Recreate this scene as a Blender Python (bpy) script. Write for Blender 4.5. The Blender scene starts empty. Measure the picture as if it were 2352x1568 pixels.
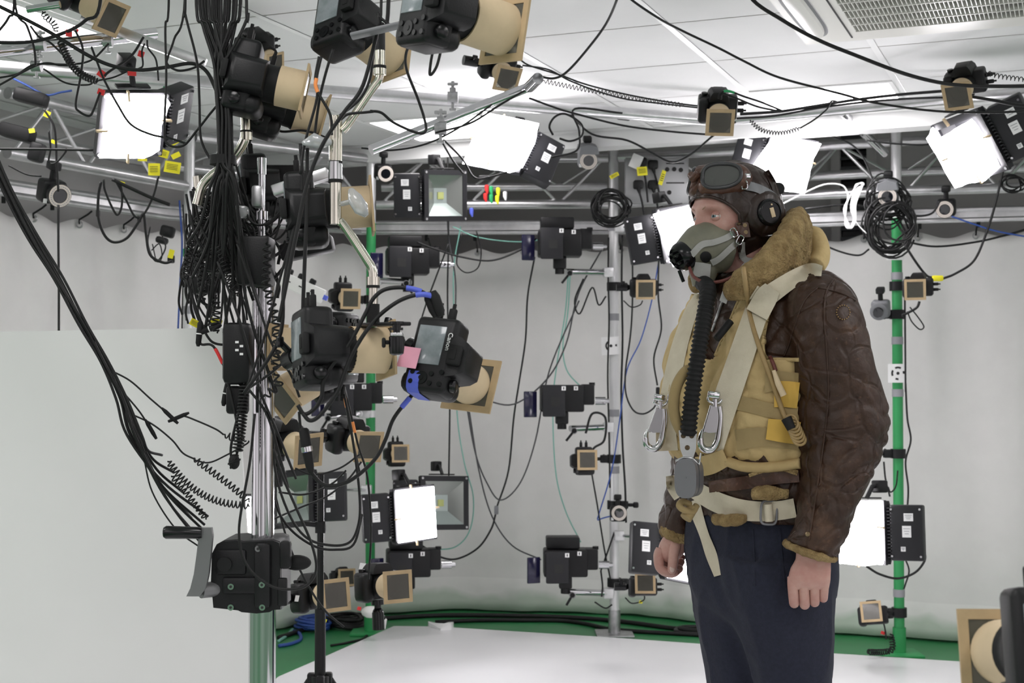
import bpy, bmesh, math, random
from math import sin, cos, pi, radians, sqrt, atan2, exp
from mathutils import Vector as V, Matrix, noise
from mathutils.bvhtree import BVHTree
random.seed(7)
SC = bpy.context.scene
COL = SC.collection

# ------------------------------------------------------------------ camera
F = 3200.0                      # focal length in pixels of the 2352 px wide frame
CAMZ = 1.33
PITCH = math.atan(76.0 / F)
cd = bpy.data.cameras.new('camera'); cam = bpy.data.objects.new('camera', cd); COL.objects.link(cam)
cd.sensor_width = 36.0; cd.lens = 36.0 * F / 2352.0
cd.clip_start = 0.05; cd.clip_end = 60
cam.location = (0, 0, CAMZ); cam.rotation_euler = (pi / 2 + PITCH, 0, 0)
cd.dof.use_dof = True; cd.dof.focus_distance = 2.9; cd.dof.aperture_fstop = 11.0
SC.camera = cam

# ------------------------------------------------------------------ world and exposure
w = bpy.data.worlds.new('world'); SC.world = w; w.use_nodes = True
bg = w.node_tree.nodes['Background']
bg.inputs[0].default_value = (1.0, .965, .97, 1); bg.inputs[1].default_value = 0.43
_wn = w.node_tree; _g = _wn.nodes.new('ShaderNodeTexCoord'); _n = _wn.nodes.new('ShaderNodeTexNoise'); _n.inputs['Scale'].default_value = 2.6; _n.inputs['Detail'].default_value = 2
_r = _wn.nodes.new('ShaderNodeValToRGB'); _r.color_ramp.elements[0].position = .38; _r.color_ramp.elements[0].color = (.24, .225, .23, 1); _r.color_ramp.elements[1].position = .62; _r.color_ramp.elements[1].color = (1.75, 1.65, 1.70, 1)
_wn.links.new(_g.outputs['Generated'], _n.inputs['Vector']); _wn.links.new(_n.outputs['Fac'], _r.inputs['Fac']); _wn.links.new(_r.outputs['Color'], bg.inputs[0])   # random light and dark patches added for reflections, standing in for the unseen studio
SC.view_settings.view_transform = 'Standard'; SC.view_settings.look = 'None'
SC.view_settings.gamma = 1; SC.view_settings.use_curve_mapping = False
SC.view_settings.exposure = 1.0
FLOOD = 14.0       # radiance of a lit flood diffuser
PANEL = 5.5       # radiance of a ceiling light panel

def at(px, py, Y):
    x = (px - 1176) / F; y = (784 - py) / F
    d = V((x, cos(PITCH) - y * sin(PITCH), sin(PITCH) + y * cos(PITCH)))
    return V((0, 0, CAMZ)) + d * (Y / d.y)
def ray(px, py):
    return (at(px, py, 1.0) - V((0, 0, CAMZ))).normalized()
def atz(px, py, z):
    d = ray(px, py)
    return V((0, 0, CAMZ)) + d * ((z - CAMZ) / d.z)

# ------------------------------------------------------------------ materials
def mat(name, col, rough=.5, metal=0., spec=.5, noise_amt=0., noise_scale=20., col2=None, bump=0., bump_scale=60., trans=0., emit=None, coat=0., detail=4.):
    m = bpy.data.materials.new(name); m.use_nodes = True
    nt = m.node_tree; b = nt.nodes['Principled BSDF']
    col = tuple(col) + (1,)
    b.inputs['Base Color'].default_value = col
    b.inputs['Roughness'].default_value = rough; b.inputs['Metallic'].default_value = metal
    b.inputs['Specular IOR Level'].default_value = spec
    b.inputs['Transmission Weight'].default_value = trans
    b.inputs['Coat Weight'].default_value = coat
    if emit:
        b.inputs['Emission Color'].default_value = tuple(emit[0]) + (1,); b.inputs['Emission Strength'].default_value = emit[1]
    tc = None
    if noise_amt > 0 or bump > 0:
        tc = nt.nodes.new('ShaderNodeTexCoord')
    if noise_amt > 0:
        n = nt.nodes.new('ShaderNodeTexNoise'); n.inputs['Scale'].default_value = noise_scale; n.inputs['Detail'].default_value = detail
        n.inputs['Roughness'].default_value = .6
        r = nt.nodes.new('ShaderNodeValToRGB')
        c2 = tuple(col2) + (1,) if col2 else tuple(max(0, c * (1 - noise_amt)) for c in col[:3]) + (1,)
        r.color_ramp.elements[0].color = c2; r.color_ramp.elements[1].color = col
        r.color_ramp.elements[0].position = .35; r.color_ramp.elements[1].position = .65
        nt.links.new(tc.outputs['Object'], n.inputs['Vector']); nt.links.new(n.outputs['Fac'], r.inputs['Fac']); nt.links.new(r.outputs['Color'], b.inputs['Base Color'])
    if bump > 0:
        n2 = nt.nodes.new('ShaderNodeTexNoise'); n2.inputs['Scale'].default_value = bump_scale; n2.inputs['Detail'].default_value = 5
        bp = nt.nodes.new('ShaderNodeBump'); bp.inputs['Strength'].default_value = bump; bp.inputs['Distance'].default_value = .004
        nt.links.new(tc.outputs['Object'], n2.inputs['Vector']); nt.links.new(n2.outputs['Fac'], bp.inputs['Height']); nt.links.new(bp.outputs['Normal'], b.inputs['Normal'])
    return m

M = {}
M['black'] = mat('black_plastic', (.0065, .0065, .0075), .45, spec=.32, bump=.08, bump_scale=400)
M['blackrub'] = mat('black_rubber', (.008, .008, .0085), .65, spec=.3)
M['blackgloss'] = mat('black_gloss', (.006, .006, .007), .22, spec=.35)
M['housing'] = mat('dark_grey_enamel', (.016, .016, .019), .48, spec=.35, bump=.05, bump_scale=200)
M['cable'] = mat('black_cable', (.007, .007, .0075), .5, spec=.35)
M['cablegrey'] = mat('grey_cable', (.05, .05, .055), .5)
M['cableblue'] = mat('blue_cable', (.03, .08, .33), .45)
M['cablegreen'] = mat('pale_green_cable', (.22, .5, .42), .5)
M['cablewhite'] = mat('white_cable', (.8, .8, .8), .4)
M['card'] = mat('cardboard', (.50, .37, .215), .85, noise_amt=.12, noise_scale=30, bump=.05, bump_scale=120)
M['cardin'] = mat('pale_cardboard', (.66, .52, .34), .85, noise_amt=.1, noise_scale=20)
M['cardedge'] = mat('cardboard_edge', (.16, .11, .06), .9, noise_amt=.6, noise_scale=150)
M['chrome'] = mat('chrome', (.62, .62, .64), .08, 1.)
M['nickel'] = mat('nickel_plate', (.72, .69, .6), .2, 1., noise_amt=.1, noise_scale=25)
M['alu'] = mat('brushed_aluminium', (.62, .62, .63), .33, 1., noise_amt=.18, noise_scale=12)
M['alupaint'] = mat('silver_painted_pole', (.74, .74, .75), .35, .35, noise_amt=.06, noise_scale=9)
M['steel'] = mat('dull_steel', (.5, .5, .51), .4, 1., noise_amt=.25, noise_scale=30)
M['greypl'] = mat('grey_plastic', (.16, .165, .175), .5)
M['greymid'] = mat('mid_grey_tape', (.3, .3, .32), .6)
M['white'] = mat('white_plastic', (.78, .78, .76), .5)
M['paper'] = mat('white_paper', (.85, .85, .85), .8)
M['ink'] = mat('black_ink', (.02, .02, .02), .8)
M['green'] = mat('green_paint', (.028, .31, .092), .5, noise_amt=.12, noise_scale=6)
M['greentape'] = mat('green_tape', (.02, .35, .12), .5)
M['red'] = mat('red_tape', (.72, .03, .03), .5)
M['yellow'] = mat('yellow_tag', (.86, .78, .02), .6)
M['orange'] = mat('orange_tape', (.9, .3, .08), .55)
M['blue'] = mat('blue_tape', (.09, .13, .62), .5)
M['pink'] = mat('pink_note', (.9, .42, .55), .7, noise_amt=.05, noise_scale=40)
M['lens'] = mat('dark_lens_glass', (.006, .007, .009), .05, coat=1.)
def film(name):
    m = bpy.data.materials.new(name); m.use_nodes = True; nt = m.node_tree; b = nt.nodes['Principled BSDF']
    b.inputs['Base Color'].default_value = (.15, .142, .12, 1); b.inputs['Roughness'].default_value = .12
    t = nt.nodes.new('ShaderNodeBsdfTransparent'); t.inputs[0].default_value = (.42, .41, .37, 1)
    x = nt.nodes.new('ShaderNodeMixShader'); x.inputs[0].default_value = .5
    nt.links.new(t.outputs[0], x.inputs[1]); nt.links.new(b.outputs[0], x.inputs[2]); nt.links.new(x.outputs[0], nt.nodes['Material Output'].inputs[0]); return m
M['filter'] = film('grey_polarising_film')
M['crank'] = mat('grey_cast_metal', (.2, .2, .205), .4, .55)
M['screen'] = mat('camera_screen', (.17, .2, .21), .12, noise_amt=.5, noise_scale=25, col2=(.28, .31, .33))
M['lit'] = mat('lit_diffuser', (.9, .9, .9), .6, emit=((1., .96, 1.), FLOOD))
M['panel'] = mat('lit_ceiling_panel', (.9, .9, .9), .6, emit=((1., .955, .965), PANEL))
M['diffedge'] = mat('diffuser_sheet', (.85, .85, .87), .5)
M['reflector'] = mat('flood_reflector', (.42, .44, .42), .2, .7)
M['floodglass'] = mat('flood_reflector_floor', (.36, .42, .40), .3, .25)
M['chip'] = mat('yellow_led_chip', (.52, .56, .2), .5)
M['darkblue'] = mat('blue_black_filter', (.012, .011, .04), .15)
M['led'] = mat('pale_led_ring', (.62, .56, .5), .5)

# ------------------------------------------------------------------ mesh builder
_rb = {}
class MB:
    def __init__(s): s.v = []; s.f = []; s.m = []
    def add(s, vs, fs, mi=0, T=None):
        o = len(s.v)
        s.v.extend([T @ V(p) for p in vs] if T is not None else [V(p) for p in vs])
        for f in fs: s.f.append(tuple(i + o for i in f)); s.m.append(mi)
        return s
    def box(s, c, d, mi=0, T=None, R=None):
        x, y, z = d[0] / 2, d[1] / 2, d[2] / 2
        vs = [V((sx * x, sy * y, sz * z)) for sx in (-1, 1) for sy in (-1, 1) for sz in (-1, 1)]
        if R is not None: vs = [R @ p for p in vs]
        vs = [p + V(c) for p in vs]
        return s.add(vs, [(0, 1, 3, 2), (4, 6, 7, 5), (0, 4, 5, 1), (2, 3, 7, 6), (0, 2, 6, 4), (1, 5, 7, 3)], mi, T)
    def rbox(s, c, d, r=.004, mi=0, T=None, R=None, seg=2):
        k = (round(d[0], 4), round(d[1], 4), round(d[2], 4), r, seg)
        if k not in _rb:
            bm = bmesh.new(); bmesh.ops.create_cube(bm, size=1)
            for v in bm.verts: v.co = V((v.co.x * d[0], v.co.y * d[1], v.co.z * d[2]))
            bmesh.ops.bevel(bm, geom=bm.edges[:], offset=min(r, min(d) * .49), segments=seg, profile=.5, affect='EDGES')
            bm.verts.index_update()
            _rb[k] = ([v.co.copy() for v in bm.verts], [tuple(v.index for v in f.verts) for f in bm.faces]); bm.free()
        vs, fs = _rb[k]
        if R is not None: vs = [R @ p for p in vs]
        return s.add([p + V(c) for p in vs], fs, mi, T)
    def ring(s, rings, mi=0, T=None, cap=True, closed=False):
        n = len(rings[0]); o = len(s.v); k = len(rings)
        for r in rings: s.v.extend([T @ V(p) for p in r] if T is not None else [V(p) for p in r])
        for i in range(k if closed else k - 1):
            a, b = o + i * n, o + ((i + 1) % k) * n
            for j in range(n):
                s.f.append((a + j, a + (j + 1) % n, b + (j + 1) % n, b + j)); s.m.append(mi)
        if cap and not closed:
            s.f.append(tuple(o + j for j in reversed(range(n)))); s.m.append(mi)
            e = o + (k - 1) * n
            s.f.append(tuple(e + j for j in range(n))); s.m.append(mi)
        return s
    def cyl(s, a, b, r, r2=None, n=16, mi=0, T=None, cap=True):
        return s.tube([a, b], [r, r if r2 is None else r2], n, mi, T, cap)
    def tube(s, pts, r, n=8, mi=0, T=None, cap=True, closed=False):
        pts = [V(p) for p in pts]; k = len(pts)
        rs = r if isinstance(r, (list, tuple)) else [r] * k
        rings = []; up = None
        for i in range(k):
            if closed: t = pts[(i + 1) % k] - pts[i - 1]
            else: t = pts[min(i + 1, k - 1)] - pts[max(i - 1, 0)]
            if t.length < 1e-9: t = V((0, 0, 1))
            t.normalize()
            if up is None: up = t.orthogonal().normalized()
            up = up - t * up.dot(t)
            up = up.normalized() if up.length > 1e-6 else t.orthogonal().normalized()
            sd = t.cross(up)
            rings.append([pts[i] + (up * cos(2 * pi * j / n) + sd * sin(2 * pi * j / n)) * rs[i] for j in range(n)])
        return s.ring(rings, mi, T, cap, closed)
    def lathe(s, prof, n=24, mi=0, T=None, axis='Y', cap=True):
        rings = []
        for r, h in prof:
            rr = []
            for j in range(n):
                a = 2 * pi * j / n
                rr.append(V((r * cos(a), h, -r * sin(a))) if axis == 'Y' else V((r * cos(a), r * sin(a), h)))
            rings.append(rr)
        return s.ring(rings, mi, T, cap)
    def prism(s, poly, d0, d1, mi=0, T=None, axis='Y'):
        f = (lambda p, h: V((p[0], h, p[1]))) if axis == 'Y' else ((lambda p, h: V((p[0], p[1], h))) if axis == 'Z' else (lambda p, h: V((h, p[0], p[1]))))
        return s.ring([[f(p, d0) for p in poly], [f(p, d1) for p in poly]], mi, T, True)
    def frame(s, w, h, hw, hh, t, mi=0, T=None):
        # flat square frame in XZ with a hole, thickness t along Y (0..t)
        o = [(-w / 2, -h / 2), (w / 2, -h / 2), (w / 2, h / 2), (-w / 2, h / 2)]
        i = [(-hw / 2, -hh / 2), (hw / 2, -hh / 2), (hw / 2, hh / 2), (-hw / 2, hh / 2)]
        R = [[V((x, y, z)) for x, z in p] for p, y in ((o, 0), (o, t), (i, t), (i, 0))]
        return s.ring(R, mi, T, False, True)
    def sphere(s, c, r, n=16, m=10, mi=0, T=None):
        r = V((r, r, r)) if not hasattr(r, '__len__') else V(r)
        rings = []
        for i in range(m + 1):
            t = pi * i / m; q = max(sin(t), 1e-3)
            rings.append([V(c) + V((r.x * q * cos(2 * pi * j / n), r.y * q * sin(2 * pi * j / n), -r.z * cos(t))) for j in range(n)])
        return s.ring(rings, mi, T, True)
    def build(s, name, mats, parent=None, smooth=35, loc=None):
        me = bpy.data.meshes.new(name)
        me.from_pydata(s.v, [], s.f)
        if not isinstance(mats, (list, tuple)): mats = [mats]
        for m in mats: me.materials.append(M[m] if isinstance(m, str) else m)
        if len(mats) > 1: me.polygons.foreach_set('material_index', s.m)
        bm = bmesh.new(); bm.from_mesh(me); bmesh.ops.recalc_face_normals(bm, faces=bm.faces[:]); bm.to_mesh(me); bm.free()
        if smooth:
            me.shade_smooth(); me.set_sharp_from_angle(angle=radians(smooth))
        o = bpy.data.objects.new(name, me); COL.objects.link(o)
        if parent: o.parent = parent
        if loc is not None: o.location = loc
        return o

def tag(o, label, cat, group=None, kind=None):
    if label: o['label'] = label
    if cat: o['category'] = cat
    if group: o['group'] = group
    if kind: o['kind'] = kind
    return o
def empty(name, label, cat, mtx=None, group=None):
    o = bpy.data.objects.new(name, None); COL.objects.link(o); o.empty_display_size = .05
    if mtx is not None: o.matrix_world = mtx
    return tag(o, label, cat, group)
def copy_tree(o, parent=None):
    c = o.copy(); COL.objects.link(c); c.parent = parent
    if parent is not None: c.matrix_local = o.matrix_local
    for ch in list(o.children): copy_tree(ch, c)
    return c
def structure(o): o['kind'] = 'structure'; return o
def look(pos, direction, roll=0.):
    # local +Y looks along direction, local +Z up, rolled about Y
    y = V(direction).normalized(); x = y.cross(V((0, 0, 1)))
    x = x.normalized() if x.length > 1e-5 else V((1, 0, 0))
    z = x.cross(y)
    m = Matrix((x, y, z)).transposed().to_4x4()
    return Matrix.Translation(pos) @ m @ Matrix.Rotation(roll, 4, 'Y')
def crom(pts, k=6):
    pts = [V(p) for p in pts]
    if len(pts) < 3: return pts
    P = [pts[0] * 2 - pts[1]] + pts + [pts[-1] * 2 - pts[-2]]
    out = []
    for i in range(1, len(P) - 2):
        a, b, c, d = P[i - 1:i + 3]
        for j in range(k):
            t = j / k
            out.append(.5 * ((2 * b) + (c - a) * t + (2 * a - 5 * b + 4 * c - d) * t * t + (3 * b - 3 * c + d - a) * t ** 3))
    out.append(pts[-1]); return out

# ------------------------------------------------------------------ room
A22 = math.atan((2480 - 1176) / F)                 # the room is turned by this angle
RD = V((sin(A22), cos(A22), 0)); RX = V((cos(A22), -sin(A22), 0))
CEIL = 2.5
def rp(a, d, z): return RX * a + RD * d + V((0, 0, z))     # room axes: a across, d deep
p0 = atz(1530, 55, CEIL); GA, GD = p0.dot(RX), p0.dot(RD)  # a grid crossing of the tiles
BEAM = 6.35
M['tile'] = mat('ceiling_tile', (.80, .80, .80), .8, noise_amt=.03, noise_scale=3, bump=.1, bump_scale=150)
M['tbar'] = mat('ceiling_bar', (.88, .88, .88), .45)
M['joint'] = mat('tile_joint', (.42, .40, .38), .8)
M['wallgrey'] = mat('grey_wall', (.52, .51, .505), .8, noise_amt=.06, noise_scale=2)
M['floorgreen'] = mat('green_floor_paint', (.024, .215, .066), .42, noise_amt=.18, noise_scale=2.5)
M['floorwhite'] = mat('white_floor_board', (.83, .83, .85), .25, noise_amt=.03, noise_scale=2)
T_ = .6
na = range(-10, 9); nd = range(-9, 9)
panels = set()
def cell(px, py):
    p = atz(px, py, CEIL); return (math.floor((p.dot(RX) - GA) / T_), math.floor((p.dot(RD) - GD) / T_))
vis = [cell(1880, 215), cell(1050, 270), cell(40, 4)]
for c in vis: panels.add(c)
for i, j in ((-6, -3), (-3, -6), (0, -6), (3, -6), (-6, -6), (3, -3), (0, -9), (-3, -9), (5, 0), (5, -3), (-9, -3), (-9, 0)): panels.add((i, j))  # unseen panels added to the ceiling grid as fill light
b = MB()
for i in na:
    for j in nd:
        d0 = GD + j * T_; d1 = min(d0 + T_, BEAM)
        if d0 >= BEAM: continue
        a0 = GA + i * T_; a1 = a0 + T_
        if (i, j) in panels:
            continue
        b.add([rp(a0 + .012, d0 + .0045, CEIL), rp(a1 - .012, d0 + .0045, CEIL), rp(a1 - .012, d1 - .0045, CEIL), rp(a0 + .012, d1 - .0045, CEIL)], [(0, 1, 2, 3)], 0)
aL, aR = GA + na[0] * T_, GA + (na[-1] + 1) * T_
dN = GD + nd[0] * T_
for i in na:
    a0 = GA + i * T_
    b.add([rp(a0 - .012, dN, CEIL - .002), rp(a0 + .012, dN, CEIL - .002), rp(a0 + .012, BEAM, CEIL - .002), rp(a0 - .012, BEAM, CEIL - .002)], [(0, 1, 2, 3)], 1)
for j in nd:
    d0 = GD + j * T_
    if d0 < BEAM: b.add([rp(aL, d0 - .006, CEIL + .001), rp(aR, d0 - .006, CEIL + .001), rp(aR, d0 + .006, CEIL + .001), rp(aL, d0 + .006, CEIL + .001)], [(0, 1, 2, 3)], 2)
b.add([rp(aL, dN, CEIL + .03), rp(aR, dN, CEIL + .03), rp(aR, BEAM, CEIL + .03), rp(aL, BEAM, CEIL + .03)], [(0, 1, 2, 3)], 0)
structure(b.build('ceiling', ['tile', 'tbar', 'joint'], smooth=0))
PL = {vis[0]: 'square lit ceiling panel above the helmeted man, beside the air conditioner', vis[1]: 'lit ceiling panel behind the chrome boom and the flood lamp in the middle', vis[2]: 'lit ceiling panel at the top corner above the cable tangle'}
for c in sorted(panels):
    a0 = GA + c[0] * T_; d0 = GD + c[1] * T_; d1 = min(d0 + T_, BEAM - .02)
    e = empty('ceiling_light', PL.get(c, 'unseen lit square ceiling panel added outside the camera view'), 'ceiling light', Matrix.Translation(rp(a0 + .3, d0 + .3, CEIL)), 'ceiling light panels')
    q = rp(a0 + .3, d0 + .3, CEIL)
    k = MB().add([rp(a0 + .03, d0 + .03, CEIL - .003) - q, rp(a0 + .57, d0 + .03, CEIL - .003) - q, rp(a0 + .57, d1 - .03, CEIL - .003) - q, rp(a0 + .03, d1 - .03, CEIL - .003) - q], [(0, 1, 2, 3)])
    k.build('diffuser', 'panel', e, 0)
    fr = MB()
    for (x0, y0, x1, y1) in ((.012, .002, .588, .03), (.012, d1 - d0 - .03, .588, d1 - d0 - .002), (.012, .03, .03, d1 - d0 - .03), (.57, .03, .588, d1 - d0 - .03)):
        fr.add([rp(a0 + x, d0 + y, z) - q for z in (CEIL - .005, CEIL + .01) for x, y in ((x0, y0), (x1, y0), (x1, y1), (x0, y1))], [(0, 1, 2, 3), (4, 5, 6, 7), (0, 1, 5, 4), (1, 2, 6, 5), (2, 3, 7, 6), (3, 0, 4, 7)])
    fr.build('frame', 'tbar', e, 0)
# perimeter beam, void wall and floor
b = MB(); b.add([rp(a, d, z) for a in (aL, aR) for d in (BEAM, BEAM + .12) for z in (CEIL - .075, CEIL + .45)], [(0, 1, 3, 2), (4, 6, 7, 5), (0, 4, 5, 1), (2, 3, 7, 6), (0, 2, 6, 4), (1, 5, 7, 3)])
structure(b.build('trim_1', 'tile', smooth=0))
WALL = 8.25
b = MB(); b.add([rp(aL, WALL, 0), rp(aR, WALL, 0), rp(aR, WALL, 3.0), rp(aL, WALL, 3.0), rp(aL, BEAM + .12, 3.0), rp(aR, BEAM + .12, 3.0)], [(0, 1, 2, 3), (3, 2, 5, 4)])
structure(b.build('wall_back', 'wallgrey', smooth=0))
b = MB(); b.add([rp(-4.4, 3.2, 0), rp(-4.4, WALL, 0), rp(-4.4, WALL, 3.0), rp(-4.4, 3.2, 3.0)], [(0, 1, 2, 3)])
structure(b.build('wall_left', 'wallgrey', smooth=0))
b = MB(); b.add([(-9, -5, 0), (9, -5, 0), (9, 11, 0), (-9, 11, 0)], [(0, 1, 2, 3)])
structure(b.build('floor', 'floorgreen', smooth=0))
# ------------------------------------------------------------------ white stage floor, curtain, rail
sheet = [atz(x, y, .02) for x, y in ((905, 1437), (1000, 1438), (1400, 1463), (1900, 1499), (2352, 1528), (2700, 1552))]
sheet += [V((3.2, .5, .02)), V((-1.6, .5, .02)), atz(640, 1553, .02), atz(735, 1512, .02)]
b = MB(); b.ring([[V((p.x, p.y, .001)) for p in sheet], [V((p.x, p.y, .02)) for p in sheet]])
tag(b.build('stage_sheet', 'floorwhite', smooth=0), 'large white floor sheet under the man, bordered by green floor', 'floor sheet')
# the strip of loose white tape lying by the edge of the sheet
b = MB()
P = [atz(x, y, .03) for x, y in ((983, 1426), (1008, 1436), (1020, 1440), (1030, 1428), (1042, 1432), (1036, 1441), (1012, 1443), (985, 1434))]
b.ring([[p - V((0, 0, .028)) for p in P], [p + V((0, 0, .01 * (i % 3))) for i, p in enumerate(P)]])
tag(b.build('paper_scrap', 'paper', smooth=0), 'crumpled white paper scrap on the green floor beside the white sheet', 'paper scrap')

CP = [(-3.0, 3.6), (-2.72, 4.6), (-2.36, 5.6), (-1.9, 6.55), (-1.22, 7.27), (-.81, 7.68), (-.41, 7.88), (.06, 7.84), (.61, 7.71), (1.03, 7.5), (1.63, 7.17), (2.21, 6.95), (2.7, 6.8), (3.3, 6.55), (3.9, 6.2)]
cp = crom([V((x, y, 0)) for x, y in CP], 60)
def resample(pts, step):
    out = [pts[0]]; acc = 0
    for i in range(1, len(pts)):
        a, c = pts[i - 1], pts[i]; L = (c - a).length
        while acc + L >= step:
            t = (step - acc) / L; a = a.lerp(c, t); out.append(a); L = (c - a).length; acc = 0
        acc += L
    return out
cp = resample(cp, .012)
HOOK = .27
M['curtain'] = mat('white_curtain_cloth', (.835, .825, .81), .9, noise_amt=.05, noise_scale=5, bump=.15, bump_scale=500)
_nt = M['curtain'].node_tree; _b = _nt.nodes['Principled BSDF']
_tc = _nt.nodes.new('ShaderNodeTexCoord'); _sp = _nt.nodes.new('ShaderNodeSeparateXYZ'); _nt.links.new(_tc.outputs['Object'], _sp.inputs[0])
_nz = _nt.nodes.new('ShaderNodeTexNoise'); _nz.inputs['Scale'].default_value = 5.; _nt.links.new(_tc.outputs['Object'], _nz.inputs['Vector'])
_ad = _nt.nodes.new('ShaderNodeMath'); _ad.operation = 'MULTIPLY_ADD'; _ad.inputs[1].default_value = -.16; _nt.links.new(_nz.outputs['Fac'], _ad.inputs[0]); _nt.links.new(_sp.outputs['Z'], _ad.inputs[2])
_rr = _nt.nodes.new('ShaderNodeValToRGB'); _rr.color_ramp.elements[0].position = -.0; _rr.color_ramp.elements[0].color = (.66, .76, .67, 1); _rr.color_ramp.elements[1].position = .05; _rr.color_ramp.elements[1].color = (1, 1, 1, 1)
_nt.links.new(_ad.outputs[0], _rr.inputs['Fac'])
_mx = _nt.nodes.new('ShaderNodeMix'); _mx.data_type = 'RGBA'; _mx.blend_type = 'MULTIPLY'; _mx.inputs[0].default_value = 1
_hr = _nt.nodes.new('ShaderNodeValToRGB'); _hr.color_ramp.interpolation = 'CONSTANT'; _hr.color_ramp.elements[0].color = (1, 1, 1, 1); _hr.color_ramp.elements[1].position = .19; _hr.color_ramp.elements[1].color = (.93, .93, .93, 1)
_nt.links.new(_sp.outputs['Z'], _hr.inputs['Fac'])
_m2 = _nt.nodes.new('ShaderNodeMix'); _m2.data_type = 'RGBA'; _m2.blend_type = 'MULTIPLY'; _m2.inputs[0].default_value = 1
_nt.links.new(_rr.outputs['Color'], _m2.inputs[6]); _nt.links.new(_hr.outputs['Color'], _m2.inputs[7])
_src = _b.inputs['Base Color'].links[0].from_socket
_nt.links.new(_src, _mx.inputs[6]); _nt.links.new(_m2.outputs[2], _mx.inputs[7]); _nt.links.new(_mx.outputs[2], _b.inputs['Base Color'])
def curtain_off(s, z):
    k = min(1, max(0, (2.05 - z) / .5))
    a = .010 * sin(2 * pi * s / HOOK) * (1 - .6 * k)
    n = noise.noise(V((s * 2.3, z * .22, 1.7))) * .06 * (.3 + .7 * k) + noise.noise(V((s * 6.1, z * .35, 4.2))) * .040 * (.4 + .6 * k)
    return a + n
cols = []
NZ = 40
b = MB(); nrm = []
for i, p in enumerate(cp):
    t = (cp[min(i + 1, len(cp) - 1)] - cp[max(i - 1, 0)]).normalized(); nrm.append(V((t.y, -t.x, 0)))
rows = []
for i, p in enumerate(cp):
    s = i * .012
    top = 2.045 - .032 * (sin(pi * s / HOOK) ** 2) ** .75
    for k in range(NZ + 1):
        z = .012 + (top - .012) * (k / NZ)
        off = curtain_off(s, z) + (.010 if z < .17 else 0)
        b.v.append(p + nrm[i] * off + V((0, 0, z + (0 if k else .008 * noise.noise(V((s * 5, 0, 0)))))))
for i in range(len(cp) - 1):
    for k in range(NZ):
        a = i * (NZ + 1) + k
        b.f.append((a, a + 1, a + NZ + 2, a + NZ + 1)); b.m.append(0)
cur = b.build('studio_curtain', 'curtain', smooth=60)
sol = cur.modifiers.new('s', 'SOLIDIFY'); sol.thickness = .003
tag(cur, 'long white cloth curtain hanging around the back of the studio', 'curtain')
# truss line, rail line
TN = [V(p + (0,)) for p in ((-2.5, 4.45), (-2.01, 5.47), (-1.51, 6.5), (-.73, 7.2), (.523, 7.15), (1.84, 6.65), (2.75, 6.45), (3.5, 6.1))]
RN = [V(p + (0,)) for p in ((-2.75, 4.5), (-2.22, 5.6), (-1.66, 6.68), (-.8, 7.38), (.55, 7.36), (1.9, 6.86), (2.8, 6.64), (3.6, 6.3))]
b = MB()
for z in (2.085, 2.135):
    b.tube([p + V((0, 0, z)) for p in RN], .013, 10)
q = [[p + V((0, -.006, 2.085)), p + V((0, .006, 2.085)), p + V((0, .006, 2.135)), p + V((0, -.006, 2.135))] for p in RN]
b.ring(q)
rail = tag(b.build('curtain_rail', 'alu', smooth=30), 'flat aluminium curtain rail running under the lattice truss', 'rail')
# curtain hooks: hung from the rail down to each scallop
def rail_point(p):
    best = None
    for a, c in zip(RN, RN[1:]):
        d = c - a; t = max(0, min(1, (p - a).dot(d) / d.dot(d))); q = a + d * t
        if best is None or (q - p).length < (best - p).length: best = q
    return best
hook0 = None; hi = 0
step = int(round(HOOK / .012)); i = 0; hk = 0
while True:
    i = int(round(hk * HOOK / .012)); hk += 1
    if i >= len(cp): break
    p = cp[i]
    px = 1176 + F * p.x / p.y
    if px < -60 or px > 2420: continue
    if 330 < px < 900: continue
    e_ = p + nrm[i] * .012
    base = V((e_.x, e_.y, 2.03))
    lab = 'black strap hook holding up the curtain between the %s' % ('column and the silver pole' if px < 1400 else ('silver pole and the green pole' if px < 2060 else 'green pole and the frame edge'))
    if px < 400: lab = 'black chain hook holding the curtain above the white board'
    h = empty('curtain_hook', lab, 'hook', Matrix.Translation(base), 'curtain hooks on the rail')
    r = rail_point(p); top = V((r.x, r.y, 2.12)) - base
    k = MB()
    u = top.normalized()
    k.tube([V((0, -.006, -.01)), V((0, -.01, .01)), top * .35 + V((0, -.012, 0)), top * .5 + V((0, -.012, 0))], .0045, 6)
    k.rbox(top * .75 + V((0, -.016, 0)), (.018, .008, .10), .003)
    k.build('strap', 'blackrub', h)
    k = MB()
    k.tube([V((.014 * cos(a), -.006, -.012 + .014 * sin(a))) for a in [2 * pi * j / 12 for j in range(12)]], .004, 6, closed=True)
    k.build('eyelet', 'steel', h)

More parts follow.
